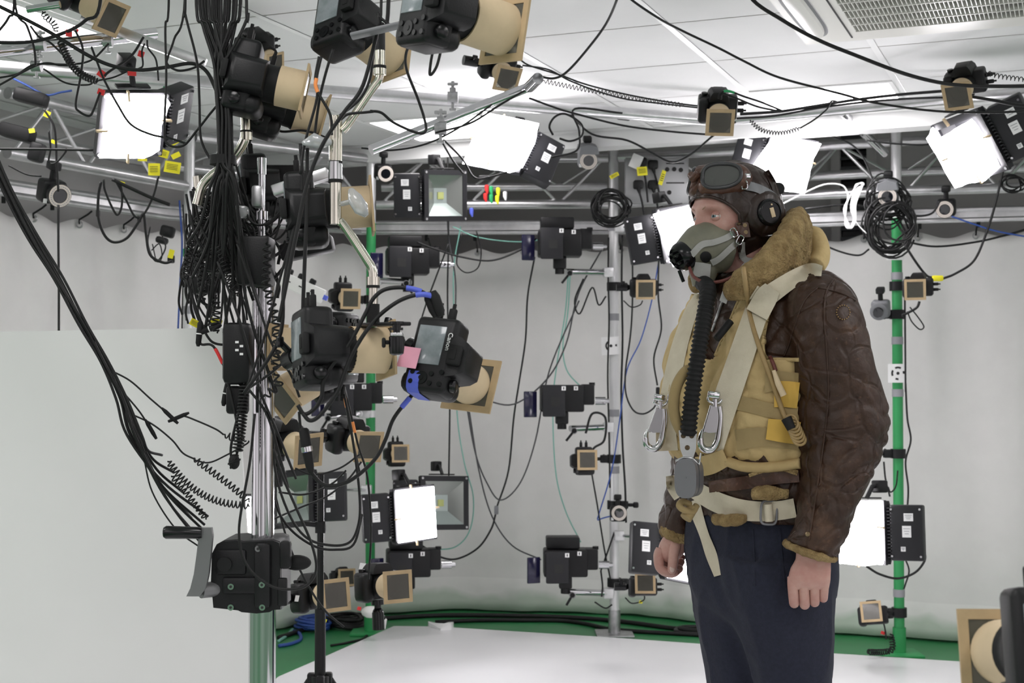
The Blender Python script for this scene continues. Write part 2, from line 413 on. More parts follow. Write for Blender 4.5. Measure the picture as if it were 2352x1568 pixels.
# ------------------------------------------------------------------ truss sections
CH = .024; ZT, ZB = 2.445, 2.208
def truss(a, c, label, outward=.2):
    L = (c - a).length; u = (c - a).normalized(); n = V((u.y, -u.x, 0))
    if n.dot(V((.3, 4.5, 0)) - a) > 0: n = -n
    t = empty('truss_section', label, 'truss', Matrix.Translation(V((a.x, a.y, ZB))))
    H = V((0, 0, ZT - ZB)); g = .028
    A, B = u * g, u * (L - g)
    MB().cyl(A, B, CH, n=16).build('bottom_chord', 'alu', t)
    MB().cyl(A + H, B + H, CH, n=16).build('top_chord', 'alu', t)
    O = n * outward + V((0, 0, (ZT - ZB) * .5))
    MB().cyl(A + O, B + O, CH, n=16).build('rear_chord', 'alu', t)
    m = max(2, int(round((L - .1) / .22)))
    for i in range(m):
        s0 = u * (.05 + (L - .1) * i / m); s1 = u * (.05 + (L - .1) * (i + 1) / m)
        lo, hi_ = (s0, s1 + H) if i % 2 == 0 else (s1, s0 + H)
        MB().cyl(lo, hi_, .0085, n=8).build('brace', 'alu', t)
        MB().cyl(hi_, (lo + O) , .0065, n=8).build('brace', 'alu', t)
    return t
truss(TN[0], TN[1], 'silver lattice truss section leading out of frame above the white board')
truss(TN[1], TN[2], 'silver lattice truss section behind the flood lamp with yellow tags')
truss(TN[2], TN[3], 'silver lattice truss section behind the chrome column and cable tangle')
truss(TN[3], TN[4], 'silver lattice truss section carrying the unlit flood lamp, ending at the silver pole')
truss(TN[4], TN[5], 'silver lattice truss section running behind the helmeted head to the green pole')
truss(TN[5], TN[6], 'silver lattice truss section beyond the green pole with coiled cables')
truss(TN[6], TN[7], 'silver lattice truss section past the frame edge')
# ------------------------------------------------------------------ upright poles
def pole(p, label, coat, ztop, green_to=None, bands=(), flange=True):
    t = empty('upright_pole', label, 'pole', Matrix.Translation(V((p.x, p.y, 0))))
    if green_to:
        MB().cyl((0, 0, .01), (0, 0, green_to), .0245, n=20).build('tube', 'green', t)
        MB().cyl((0, 0, green_to - .01), (0, 0, ztop), .024, n=20).build('upper_tube', 'alupaint', t)
    else:
        MB().cyl((0, 0, .01), (0, 0, ztop), .0245, n=20).build('tube', coat, t)
    k = MB().rbox((0, 0, .007), (.19, .19, .014), .003)
    k.build('base_plate', 'green' if green_to else 'steel', t)
    MB().cyl((0, 0, .014), (0, 0, .13), .031, n=20).build('socket', 'green' if green_to else 'steel', t)
    for z, m in bands:
        MB().cyl((0, 0, z - .018), (0, 0, z + .018), .0275, n=20).build('tape_band', m, t)
    return t
def zat(y, Y): return CAMZ + (860 - y) * Y / F
pole(TN[2], 'silver upright pole with one green tape band behind the cable tangle', 'alupaint', 2.47, None, [(zat(580, 6.5), 'greentape'), (zat(712, 6.5), 'greymid')])
pole(TN[3], 'green upright pole just behind the chrome column', 'green', 2.47, zat(512, 7.2), [(zat(950, 7.2), 'alupaint')])
pole(TN[4], 'silver upright pole standing on a square plate in mid studio', 'alupaint', 2.49, None, [(zat(522, 7.15), 'greymid'), (zat(728, 7.15), 'greymid'), (zat(948, 7.15), 'greymid'), (zat(1078, 7.15), 'greymid')])
pole(TN[5], 'green upright pole behind the brown leather sleeve', 'green', 2.49, zat(500, 6.65), [(zat(y, 6.65), 'greymid') for y in (634, 782, 902, 1359)])
# the slanted extra bar and the ceiling tubes
def bar(a, c, r, name, label, cat, m='alu', extra=None):
    a, c = V(a), V(c)
    o = MB().cyl(V((0, 0, 0)), c - a, r, n=18).build(name, m); o.location = a
    return tag(o, label, cat)
z240 = 2.40
bar(atz(-90, 148, z240), atz(1655, 277, z240), .024, 'lighting_bar', 'long silver lighting bar hung under the ceiling, running right from the cable tangle', 'bar')
bar(atz(1690, 276, z240), atz(2420, 205, z240), .02, 'lighting_bar', 'silver lighting bar with black cables wrapped along it over the man', 'bar')
for x0, x1, nm in ((1422, 1444, 'wider'), (1503, 1524, 'narrower')):
    a = atz(x0, 261 + (x0 - 1422) * .07, z240); c = atz(x1, 262 + (x1 - 1422) * .07, z240)
    tag(MB().cyl(V((0, 0, 0)), c - a, .0252, n=18).build('tape_wrap', 'blackrub', loc=a), '%s black tape wrap around the silver lighting bar' % nm, 'tape')

# ------------------------------------------------------------------ louvred dark window on the back wall
def wallpt(px, py, d=WALL - .02):
    r = ray(px, py); t = d / r.dot(RD); return V((0, 0, CAMZ)) + r * t
w0, w1 = wallpt(1932, 560), wallpt(1992, 280)
ax, zx0, zx1 = w0.dot(RX), w0.z, w1.z; ax1 = w1.dot(RX)
e = empty('window_1', None, None, Matrix.Translation(w0)); e['kind'] = 'structure'
k = MB(); k.add([rp(ax, WALL - .012, zx0) - w0, rp(ax1, WALL - .012, zx0) - w0, rp(ax1, WALL - .012, zx1) - w0, rp(ax, WALL - .012, zx1) - w0], [(0, 1, 2, 3)]); k.build('pane', 'blackgloss', e, 0)
k = MB()
for a_ in (ax - .05, ax1):
    k.add([rp(a_ + q, WALL - d, z) - w0 for q in (0, .05) for d in (.005, .06) for z in (zx0, zx1)], [(0, 1, 3, 2), (4, 6, 7, 5), (0, 4, 5, 1), (2, 3, 7, 6), (0, 2, 6, 4), (1, 5, 7, 3)])
k.build('frame', 'wallgrey', e, 0)
k = MB(); n = 12
for i in range(n):
    z = zx0 + (zx1 - zx0) * (i + .5) / n
    k.add([rp(a_, WALL - d, z + q) - w0 for a_ in (ax, ax1) for d, q in ((.015, .012), (.05, -.012))], [(0, 1, 3, 2)])
k.build('louvre', 'greypl', e, 0)

# ------------------------------------------------------------------ big white board
BY = 2.85
c0, c1 = at(-260, 766, BY), at(537, 752, BY)
b0 = at(630, 2390, BY + .25); b0.z = .022; bl = V((c0.x - .1, BY + .25, .022))
b = MB(); th = V((0, .012, 0))
b.ring([[bl, b0, c1, c0], [p + th for p in (bl, b0, c1, c0)]])
M['board'] = mat('white_board', (.86, .855, .85), .7, noise_amt=.02, noise_scale=3)
tag(b.build('white_board', 'board', smooth=0), 'large plain white board standing behind the chrome column', 'board')

# ------------------------------------------------------------------ ceiling air conditioner
q = atz(1852, 103, CEIL - .035); qa, qd = q.dot(RX), q.dot(RD); S = .95
e = empty('air_conditioner', 'white ceiling cassette air conditioner with slotted grille', 'air conditioner', Matrix.Translation(rp(qa, qd, CEIL)))
o0 = rp(qa, qd, CEIL)
def acp(a, d, z): return rp(qa + a, qd - d, CEIL + z) - o0
def acbox(k, a0, a1, d0, d1, z0, z1, mi=0):
    k.add([acp(a, d, z) for a in (a0, a1) for d in (d0, d1) for z in (z0, z1)], [(0, 1, 3, 2), (4, 6, 7, 5), (0, 4, 5, 1), (2, 3, 7, 6), (0, 2, 6, 4), (1, 5, 7, 3)], mi)
M['acwhite'] = mat('ac_white', (.80, .79, .75), .35)
k = MB(); g0, g1, h0, h1 = .185, .775, .12, .78
acbox(k, 0, g0, 0, S, -.035, -.002); acbox(k, g1, S, 0, S, -.035, -.002); acbox(k, g0, g1, 0, h0, -.035, -.002); acbox(k, g0, g1, h1, S, -.035, -.002)
acbox(k, g0, g1, h0, h1, -.006, -.002, 1)
acbox(k, .16, .165, 0.05, S - .05, -.0375, -.035, 1)
k.build('panel', ['acwhite', 'ink'], e, 20)
k = MB(); nx, nz_ = 45, 7
for i in range(nx + 1):
    a = g0 + (g1 - g0) * i / nx; acbox(k, a - .0014, a + .0014, h0, h1, -.034, -.012)
for j in range(nz_ + 1):
    d = h0 + (h1 - h0) * j / nz_; acbox(k, g0, g1, d - .003, d + .003, -.036, -.012)
k.build('grille', 'acwhite', e, 0)
for nm, (a0, a1, d0, d1) in (('flap', (.035, .1, .12, .75)),):
    k = MB(); R = []
    for sgn, rr in ((-.002, 0), (-.014, .006), (-.02, .02)):
        ring = []
        for j in range(40):
            t = 2 * pi * j / 40
            cx, cd_ = (a0 + a1) / 2, (d0 + d1) / 2
            ring.append(acp(cx + ((a1 - a0) / 2 - rr) * math.copysign(abs(cos(t)) ** .8, cos(t)), cd_ + ((d1 - d0) / 2 - rr) * math.copysign(abs(sin(t)) ** .55, sin(t)), -.033 + sgn))
        R.append(ring)
    k.ring(R); k.build('flap', 'acwhite', e)
k = MB(); R = []
for zz, gr in ((-.0352, .012), (-.037, .01)):
    R.append([acp(.0675 + (.0325 + gr) * math.copysign(abs(cos(t)) ** .8, cos(t)), .435 + (.315 + gr * 1.4) * math.copysign(abs(sin(t)) ** .55, sin(t)), zz) for t in [2 * pi * j / 40 for j in range(40)]])
k.ring(R); k.build('outlet', 'greypl', e)
# ------------------------------------------------------------------ the man: materials
def leather(name, c_dark, c_mid, c_worn, cell=13., rough=.5, bump=.5):
    m = bpy.data.materials.new(name); m.use_nodes = True; nt = m.node_tree; b = nt.nodes['Principled BSDF']; L = nt.links.new
    tc = nt.nodes.new('ShaderNodeTexCoord')
    n1 = nt.nodes.new('ShaderNodeTexNoise'); n1.inputs['Scale'].default_value = 9; n1.inputs['Detail'].default_value = 8; n1.inputs['Roughness'].default_value = .7; L(tc.outputs['Object'], n1.inputs['Vector'])
    r1 = nt.nodes.new('ShaderNodeValToRGB'); e = r1.color_ramp.elements
    e[0].position = .3; e[0].color = c_dark + (1,); e[1].position = .72; e[1].color = c_worn + (1,)
    k = e.new(.56); k.color = c_mid + (1,)
    L(n1.outputs['Fac'], r1.inputs['Fac'])
    ns = nt.nodes.new('ShaderNodeTexNoise'); ns.inputs['Scale'].default_value = 75; ns.inputs['Detail'].default_value = 6; ns.inputs['Roughness'].default_value = .75; L(tc.outputs['Object'], ns.inputs['Vector'])
    rs = nt.nodes.new('ShaderNodeValToRGB'); rs.color_ramp.elements[0].position = .58; rs.color_ramp.elements[0].color = (0, 0, 0, 1); rs.color_ramp.elements[1].position = .72; rs.color_ramp.elements[1].color = (.55, .55, .55, 1); L(ns.outputs['Fac'], rs.inputs['Fac'])
    mx = nt.nodes.new('ShaderNodeMix'); mx.data_type = 'RGBA'; L(rs.outputs['Color'], mx.inputs[0]); L(r1.outputs['Color'], mx.inputs[6]); mx.inputs[7].default_value = tuple(min(1, c * 1.6) for c in c_worn) + (1,)
    L(mx.outputs[2], b.inputs['Base Color'])
    v2 = nt.nodes.new('ShaderNodeTexVoronoi'); v2.feature = 'DISTANCE_TO_EDGE'; v2.inputs['Scale'].default_value = cell * 4.3
    b.inputs['Roughness'].default_value = rough; b.inputs['Specular IOR Level'].default_value = .38
    # warped crease network
    nw = nt.nodes.new('ShaderNodeTexNoise'); nw.inputs['Scale'].default_value = 5; L(tc.outputs['Object'], nw.inputs['Vector'])
    ma = nt.nodes.new('ShaderNodeVectorMath'); ma.operation = 'MULTIPLY_ADD'; ma.inputs[1].default_value = (.22, .22, .22); L(nw.outputs['Color'], ma.inputs[0]); L(tc.outputs['Object'], ma.inputs[2])
    vo = nt.nodes.new('ShaderNodeTexVoronoi'); vo.feature = 'DISTANCE_TO_EDGE'; vo.inputs['Scale'].default_value = cell; L(ma.outputs[0], vo.inputs['Vector']); L(ma.outputs[0], v2.inputs['Vector'])
    r2 = nt.nodes.new('ShaderNodeValToRGB'); r2.color_ramp.elements[0].position = 0; r2.color_ramp.elements[1].position = .09; r2.color_ramp.interpolation = 'EASE'; L(vo.outputs['Distance'], r2.inputs['Fac'])
    n3 = nt.nodes.new('ShaderNodeTexNoise'); n3.inputs['Scale'].default_value = 260; n3.inputs['Detail'].default_value = 3; L(tc.outputs['Object'], n3.inputs['Vector'])
    n4 = nt.nodes.new('ShaderNodeTexNoise'); n4.inputs['Scale'].default_value = 30; n4.inputs['Detail'].default_value = 4; L(tc.outputs['Object'], n4.inputs['Vector'])
    a1 = nt.nodes.new('ShaderNodeMath'); a1.operation = 'MULTIPLY_ADD'; a1.inputs[1].default_value = .12; L(n3.outputs['Fac'], a1.inputs[0]); L(r2.outputs['Color'], a1.inputs[2])
    a2 = nt.nodes.new('ShaderNodeMath'); a2.operation = 'MULTIPLY_ADD'; a2.inputs[1].default_value = .9; L(n4.outputs['Fac'], a2.inputs[0]); L(a1.outputs[0], a2.inputs[2])
    a3 = nt.nodes.new('ShaderNodeMath'); a3.operation = 'MULTIPLY_ADD'; a3.inputs[1].default_value = .3; L(v2.outputs['Distance'], a3.inputs[0]); L(a2.outputs[0], a3.inputs[2]); a2 = a3
    bp = nt.nodes.new('ShaderNodeBump'); bp.inputs['Strength'].default_value = bump; bp.inputs['Distance'].default_value = .006; L(a2.outputs[0], bp.inputs['Height']); L(bp.outputs['Normal'], b.inputs['Normal'])
    return m
M['jacket'] = leather('brown_sheepskin_leather', (.019, .0078, .0042), (.040, .0175, .0093), (.092, .046, .025))
M['helmetl'] = leather('dark_brown_leather', (.014, .0078, .006), (.027, .0148, .0115), (.062, .035, .026), 10, .38, .3)
M['gleather'] = leather('tan_brown_leather', (.04, .017, .011), (.085, .038, .024), (.15, .075, .047), 16, .35, .2)
M['fleece'] = mat('golden_fleece', (.47, .335, .15), .95, noise_amt=.6, noise_scale=34, col2=(.25, .16, .062), bump=1., bump_scale=190, detail=9)
for n_ in M['fleece'].node_tree.nodes:
    if n_.type == 'BUMP': n_.inputs['Distance'].default_value = .014
M['skin'] = mat('skin', (.51, .305, .255), .5, noise_amt=.12, noise_scale=26, col2=(.45, .225, .19), bump=.12, bump_scale=260)
M['skin'].node_tree.nodes['Principled BSDF'].inputs['Subsurface Weight'].default_value = .12
M['skin'].node_tree.nodes['Principled BSDF'].inputs['Subsurface Radius'].default_value = (.01, .004, .002)
M['hair'] = mat('brow_hair', (.36, .225, .16), .8)
M['vest'] = mat('khaki_yellow_vest_cloth', (.55, .41, .195), .82, noise_amt=.22, noise_scale=9, col2=(.43, .31, .14), bump=1., bump_scale=30)
M['vestdark'] = mat('tan_vest_band', (.34, .25, .115), .85, noise_amt=.15, noise_scale=12, bump=.2, bump_scale=90)
M['vestyellow'] = mat('ochre_pocket_cloth', (.64, .40, .08), .8, noise_amt=.12, noise_scale=12, bump=.2, bump_scale=40)
M['web'] = mat('cream_webbing', (.64, .58, .455), .85, noise_amt=.14, noise_scale=14, col2=(.55, .49, .37), bump=.25, bump_scale=500)
M['webgrey'] = mat('grey_elastic', (.36, .36, .345), .8, bump=.2, bump_scale=500)
M['trouser'] = mat('navy_wool_serge', (.016, .0185, .036), .95, noise_amt=.25, noise_scale=120, bump=.3, bump_scale=350)
M['maskg'] = mat('olive_grey_rubber_mask', (.19, .185, .135), .5, noise_amt=.2, noise_scale=22, col2=(.145, .145, .11))
M['tubing'] = mat('tan_rubber_tube', (.36, .245, .105), .55, noise_amt=.15, noise_scale=40)
M['gunmetal'] = mat('grey_painted_metal', (.2, .2, .215), .38, .35)
M['brass'] = mat('dull_brass', (.3, .22, .13), .35, .9)
M['eyewhite'] = mat('eye_white', (.72, .69, .67), .15); M['iris'] = mat('grey_blue_iris', (.16, .24, .28), .1)
M['cord'] = mat('red_brown_cord', (.16, .045, .035), .6, noise_amt=.3, noise_scale=200)
M['polished'] = mat('polished_steel', (.55, .55, .56), .16, 1.)
M['stitch'] = mat('tan_thread', (.35, .22, .09), .8)

TH = radians(30); TF = V((-cos(TH), -sin(TH), 0)); TL = V((sin(TH), -cos(TH), 0))
def sgnpow(x, e): return math.copysign(abs(x) ** e, x)
def ell(c, ax, ay, n=64, e=2.3):
    q = 2.0 / e
    return [c + ax * sgnpow(cos(2 * pi * j / n), q) + ay * sgnpow(sin(2 * pi * j / n), q) for j in range(n)]
def interp(rows, k):
    # rows: list of tuples with first key = position; smooth resample to k rows
    rows = [tuple(float(x) for x in r) for r in rows]
    out = []
    v0, v1 = rows[0][0], rows[-1][0]
    for i in range(k):
        v = v0 + (v1 - v0) * i / (k - 1)
        for a in range(len(rows) - 1):
            if rows[a][0] <= v <= rows[a + 1][0] or a == len(rows) - 2:
                t = (v - rows[a][0]) / (rows[a + 1][0] - rows[a][0]); break
        p0, p1, p2, p3 = rows[max(a - 1, 0)], rows[a], rows[a + 1], rows[min(a + 2, len(rows) - 1)]
        r = []
        for x0, x1, x2, x3, y0, y1, y2, y3 in zip(p0, p1, p2, p3, [p0[0]] * 9, [p1[0]] * 9, [p2[0]] * 9, [p3[0]] * 9):
            h = y2 - y1
            m1 = (x2 - x0) / (y2 - y0) if y2 != y0 else 0; m2 = (x3 - x1) / (y3 - y1) if y3 != y1 else 0
            r.append((2 * t ** 3 - 3 * t * t + 1) * x1 + (t ** 3 - 2 * t * t + t) * h * m1 + (-2 * t ** 3 + 3 * t * t) * x2 + (t ** 3 - t * t) * h * m2)
        r[0] = v; out.append(r)
    return out
def trunk(rows, k=60, n=72, e=2.35, Y0=3.05, F_=TF, L_=TL, extra=0.):
    # rows: (v, uL, uR, half width across the body)
    c, s = abs(F_.x), abs(F_.y); rings = []
    for v, ul, ur, b in interp(rows, k):
        hx = (ur - ul) / 2 * Y0 / F * .955 + extra; b += extra
        a = sqrt(max(hx * hx - (b * s) ** 2, .0016)) / c
        rings.append(ell(at((ul + ur) / 2, v, Y0), F_ * a, L_ * b, n, e))
    return rings
def limb(rows, k=40, n=40, e=2.15):
    # rows: (v, uL, uR, Y, depth half, slope)
    rings = []
    for v, ul, ur, Y, d, sl in interp(rows, k):
        p = at((ul + ur) / 2, v, Y); h = (ur - ul) / 2 * Y / F
        rings.append(ell(p, V((h, 0, -sl * h)), V((0, d, 0)), n, e))
    return rings
def remesh(mb, voxel, name, mats, parent=None, smooth_it=3, disp=None, keep=None):
    me = bpy.data.meshes.new('tmp'); me.from_pydata(mb.v, [], mb.f)
    bm = bmesh.new(); bm.from_mesh(me)
    bmesh.ops.recalc_face_normals(bm, faces=bm.faces[:]); bmesh.ops.triangulate(bm, faces=[f for f in bm.faces if len(f.verts) > 4]); bm.to_mesh(me); bm.free()
    o = bpy.data.objects.new('tmp', me); COL.objects.link(o)
    r = o.modifiers.new('r', 'REMESH'); r.mode = 'VOXEL'; r.voxel_size = voxel
    if smooth_it:
        s = o.modifiers.new('s', 'SMOOTH'); s.factor = .5; s.iterations = smooth_it
    dg = bpy.context.evaluated_depsgraph_get()
    m2 = bpy.data.meshes.new_from_object(o.evaluated_get(dg)); bpy.data.objects.remove(o); bpy.data.meshes.remove(me)
    bm = bmesh.new(); bm.from_mesh(m2)
    if disp or keep:
        bm.normal_update()
        if disp:
            d = [disp(v.co, v.normal) for v in bm.verts]
            for v, q in zip(bm.verts, d): v.co += v.normal * q
        if keep:
            bmesh.ops.delete(bm, geom=[f for f in bm.faces if not keep(f.calc_center_median(), f.normal)], context='FACES')
    bmesh.ops.recalc_face_normals(bm, faces=bm.faces[:])
    bm.to_mesh(m2); bm.free()
    m2.name = name
    m2.materials.clear()
    for m in (mats if isinstance(mats, (list, tuple)) else [mats]): m2.materials.append(M[m])
    m2.shade_smooth()
    o = bpy.data.objects.new(name, m2); COL.objects.link(o)
    if parent: o.parent = parent
    return o
def fbm(p, s, seed=0., o=4):
    q = V(p) * s + V((seed, seed * 1.7, -seed)); a = 1.; t = 0.
    for i in range(o):
        t += a * noise.noise(q); q = q * 2.03; a *= .5
    return t
def pix(p):
    d = V(p) - V((0, 0, CAMZ)); yv = d.y * cos(PITCH) + d.z * sin(PITCH); zv = -d.y * sin(PITCH) + d.z * cos(PITCH)
    return 1176 + F * d.x / yv, 784 - F * zv / yv
def bvh(objs):
    vs, fs = [], []
    for o in objs:
        o_ = len(vs); vs += [v.co.copy() for v in o.data.vertices]; fs += [tuple(i + o_ for i in p.vertices) for p in o.data.polygons]
    return BVHTree.FromPolygons(vs, fs)
def hitY(B, u, v):
    h = B.ray_cast(V((0, 0, CAMZ)), ray(u, v))
    return None if h[0] is None else h[0].y
def ribbon(pts, B, off=.004, th=.003, m=6, k=8, Ydef=2.9, sm=3):
    path = crom([V(p) for p in pts], k); n = len(path); Q = []; Yg = []
    for i, p in enumerate(path):
        t = path[min(i + 1, n - 1)] - path[max(i - 1, 0)]; t = V((t.x, t.y, 0)).normalized(); s = V((-t.y, t.x, 0))
        q = [V((p.x, p.y, 0)) + s * p.z * (j / (m - 1) - .5) for j in range(m)]; Q.append(q)
        Yg.append([hitY(B, a.x, a.y) for a in q])
    last = Ydef
    for i in range(n):
        for j in range(m):
            if Yg[i][j] is None:
                c = [Yg[i][a] for a in range(m) if Yg[i][a] is not None]
                Yg[i][j] = min(c, key=lambda y: y) if c else last
        last = sum(Yg[i]) / m
    for _ in range(sm):
        Z = [[(Yg[max(i - 1, 0)][j] + 2 * Yg[i][j] + Yg[min(i + 1, n - 1)][j] + Yg[i][max(j - 1, 0)] + Yg[i][min(j + 1, m - 1)]) / 6 for j in range(m)] for i in range(n)]
        Yg = [[min(Z[i][j], Yg[i][j] + .004) for j in range(m)] for i in range(n)]
    rings = []
    for i in range(n):
        fr = [at(Q[i][j].x, Q[i][j].y, Yg[i][j] - off - th) for j in range(m)]; bk = [at(Q[i][j].x, Q[i][j].y, Yg[i][j] - off) for j in range(m)]
        rings.append(fr + bk[::-1])
    return MB().ring(rings)
def cord(pts, B, r, off=.0, k=8, n=8, Ydef=2.9, mb=None):
    # a tube whose points lie on the surface B: (u, v[, Y])
    P = []
    last = Ydef
    for p in crom([V((p[0], p[1], p[2] if len(p) > 2 else 0)) for p in pts], k):
        y = p.z if p.z > 1 else hitY(B, p.x, p.y)
        if y is None: y = last + off + r
        last = y - (0 if p.z > 1 else off + r); P.append(at(p.x, p.y, last))
    for _ in range(3): P = [P[0]] + [(P[i - 1] + P[i] * 2 + P[i + 1]) / 4 for i in range(1, len(P) - 1)] + [P[-1]]
    return (mb or MB()).tube(P, r, n)

# ------------------------------------------------------------------ the man: body
HC = at(1690, 485, 3.05); HT = radians(28)
HF = V((-cos(HT), -sin(HT), 0)); HL = V((sin(HT), -cos(HT), 0)); HZ = V((0, 0, 1))
def hp(f, l, z): return HC + HF * f + HL * l + HZ * z
def head_r(f, l, z):
    d = 0.
    def g(cf, cl, cz, sf, sl, sz, a):
        return a * exp(-((f - cf) / sf) ** 2 - ((abs(l) - cl) / sl) ** 2 - ((z - cz) / sz) ** 2)
    d += g(.085, .028, .001, .03, .024, .010, .008)      # brows
    d += g(.085, .031, -.019, .03, .018, .013, -.0135)    # sockets
    d += g(.10, 0, -.022, .03, .009, .02, .011)          # bridge
    d += g(.10, 0, -.048, .04, .013, .014, .024)         # nose tip
    d += g(.07, .05, -.042, .03, .018, .02, .006)        # cheekbones
    d += g(.09, 0, -.082, .03, .025, .012, .004)         # lips
    d += g(.085, 0, -.112, .03, .022, .016, .012)        # chin
    d += g(.03, .07, .01, .035, .03, .04, -.004)         # temples
    if z < -.03: d -= .010 * min(1, (-.03 - z) / .08) * (1 if f < .06 else .35)
    return d
body = MB(); R = []
NP, NA = 90, 140
for i in range(NP + 1):
    t = pi * i / NP; zz = cos(t)
    ring = []
    for j in range(NA):
        a = 2 * pi * j / NA; q = max(sin(t), .004)
        f, l, z = .098 * q * cos(a), .077 * q * sin(a), .122 * zz
        if z > .05: z = .05 + (z - .05) * .7
        if z < -.02: f += .012 * min(1, (-.02 - z) / .09) * (1 if cos(a) > 0 else .2) * q; l *= 1 - .22 * min(1, (-.02 - z) / .1)
        nn = V((f / .098 ** 2, l / .077 ** 2, z / .122 ** 2)).normalized()
        d = head_r(f, l, z)
        ring.append(hp(f + nn.x * d, l + nn.y * d, z + nn.z * d))
    R.append(ring)
body.ring(R)
# neck, trunk, legs (inside the clothes)
nb = at(1745, 640, 3.06)
body.tube([hp(-.02, 0, -.05), hp(-.025, 0, -.11), nb, nb + V((.02, 0, -.08))], [.058, .056, .062, .1], 28)
body.ring(trunk([(650, 1690, 1830, .12), (700, 1650, 1880, .17), (850, 1625, 1880, .165), (1000, 1630, 1870, .155), (1130, 1640, 1865, .15), (1240, 1625, 1870, .155), (1330, 1650, 1860, .15)], 24, 36))
LEGN = [at(1800, 1270, 3.0), at(1803, 1450, 2.99), at(1822, 1750, 2.99)]; ank = V((LEGN[2].x + .03, 3.0, .125))
LEGF = [at(1715, 1270, 3.12), at(1690, 1450, 3.13), at(1690, 1750, 3.14)]; ankf = V((LEGF[2].x + .03, 3.15, .125))
for lg, ak in ((LEGN, ank), (LEGF, ankf)):
    body.tube(lg + [ak], [.075, .07, .052, .04], 20)
    body.tube([ak + V((.03, .015, -.05)), ak + V((-.05, -.03, -.05)), ak + V((-.15, -.085, -.06))], [.036, .038, .024], 16)
# near (left) arm and hand, back of the fist to the lens
AN = [at(1880, 690, 2.86), at(1945, 985, 2.87), at(1868, 1268, 2.80)]
body.tube(crom(AN, 6), [.055 - .027 * i / 12 for i in range(13)], 20)
HY = 2.795
fing = MB()
def hand_px(pts, r, mb=fing, n=14, k=6):
    P = crom([at(*p) for p in pts], k); q = len(P) - 1
    rr = [r[0] + (r[1] - r[0]) * i / q for i in range(q + 1)]
    mb.tube(P, rr, n)
    mb.sphere(P[-1], rr[-1], n, 8)
pr = []
for v, ul, ur, d, dy in ((1252, 1832, 1905, .026, 0), (1285, 1828, 1908, .022, 0), (1305, 1816, 1908, .021, -.003), (1330, 1810, 1907, .02, -.006), (1345, 1808, 1905, .0165, -.004), (1353, 1811, 1903, .011, 0)):
    pr.append(ell(at((ul + ur) / 2, v, HY + dy), V(((ur - ul) / 2 * HY / F, 0, 0)), V((0, d, 0)), 24, 2.6))
body.ring(pr)
for u0, u1, vk, vb, r in ((1821, 1824, 1347, 1382, .0109), (1846, 1848, 1349, 1385, .0112), (1871, 1871, 1348, 1380, .0107), (1893, 1891, 1344, 1371, .0098)):
    hand_px([(u0, vk - 22, HY - .004), (u0, vk, HY - .008), (u1, vb, HY + .002), (u1, vb - 2, HY + .026), (u1, vb - 24, HY + .034)], (r, r * .88))
hand_px([(1846, 1292, HY + .012), (1830, 1326, HY + .03), (1832, 1356, HY + .045), (1850, 1372, HY + .05)], (.014, .010))
# veins and knuckles
for u, v in ((1822, 1350), (1847, 1351), (1872, 1350), (1893, 1346)): body.sphere(at(u, v, HY - .011), (.0088, .006, .0088), 10, 8)
# far (right) arm and hand, thumb side to the lens
AF = [at(1650, 700, 3.22), at(1600, 985, 3.30), at(1562, 1215, 3.18)]
body.tube(crom(AF, 6), [.055 - .028 * i / 12 for i in range(13)], 20)
FY = 3.17
body.tube(crom([at(1563, 1210, FY), at(1556, 1238, FY), at(1540, 1262, FY + .008), at(1530, 1280, FY + .02)], 4), [.029, .029, .028, .0285, .029, .0295, .03, .0295, .029, .027, .025, .022, .018], 20)
hand_px([(1556, 1236, FY - .016), (1549, 1266, FY - .026), (1546, 1290, FY - .027), (1544, 1307, FY - .024)], (.0135, .0105))                       # thumb
hand_px([(1519, 1262, FY + .004), (1513, 1276, FY + .002), (1516, 1302, FY), (1530, 1312, FY - .004), (1551, 1314, FY - .004)], (.013, .0095))      # index
hand_px([(1521, 1266, FY + .028), (1516, 1285, FY + .026), (1522, 1309, FY + .024), (1545, 1316, FY + .018), (1560, 1306, FY + .014)], (.0125, .0095))
hand_px([(1525, 1268, FY + .048), (1522, 1290, FY + .048), (1530, 1306, FY + .045), (1552, 1306, FY + .04), (1564, 1290, FY + .034)], (.0118, .009))
hand_px([(1530, 1266, FY + .064), (1530, 1286, FY + .066), (1540, 1298, FY + .064), (1558, 1294, FY + .058), (1566, 1280, FY + .05)], (.0105, .0085))
_p = remesh(body, .0031, 'person', 'skin', None, 2, lambda p, n: fbm(p, 60, 3) * .0004)
bm = bmesh.new(); bm.from_mesh(_p.data); bpy.data.objects.remove(_p)
me = bpy.data.meshes.new('t'); me.from_pydata(fing.v, [], fing.f); b2 = bmesh.new(); b2.from_mesh(me); bmesh.ops.recalc_face_normals(b2, faces=b2.faces[:]); b2.to_mesh(me); b2.free()
bm.from_mesh(me); me = bpy.data.meshes.new('person'); bm.to_mesh(me); bm.free(); me.materials.append(M['skin']); me.shade_smooth()
person = bpy.data.objects.new('person', me); COL.objects.link(person)
tag(person, 'person in brown flying jacket, helmet with goggles and oxygen mask, facing the column', 'person')
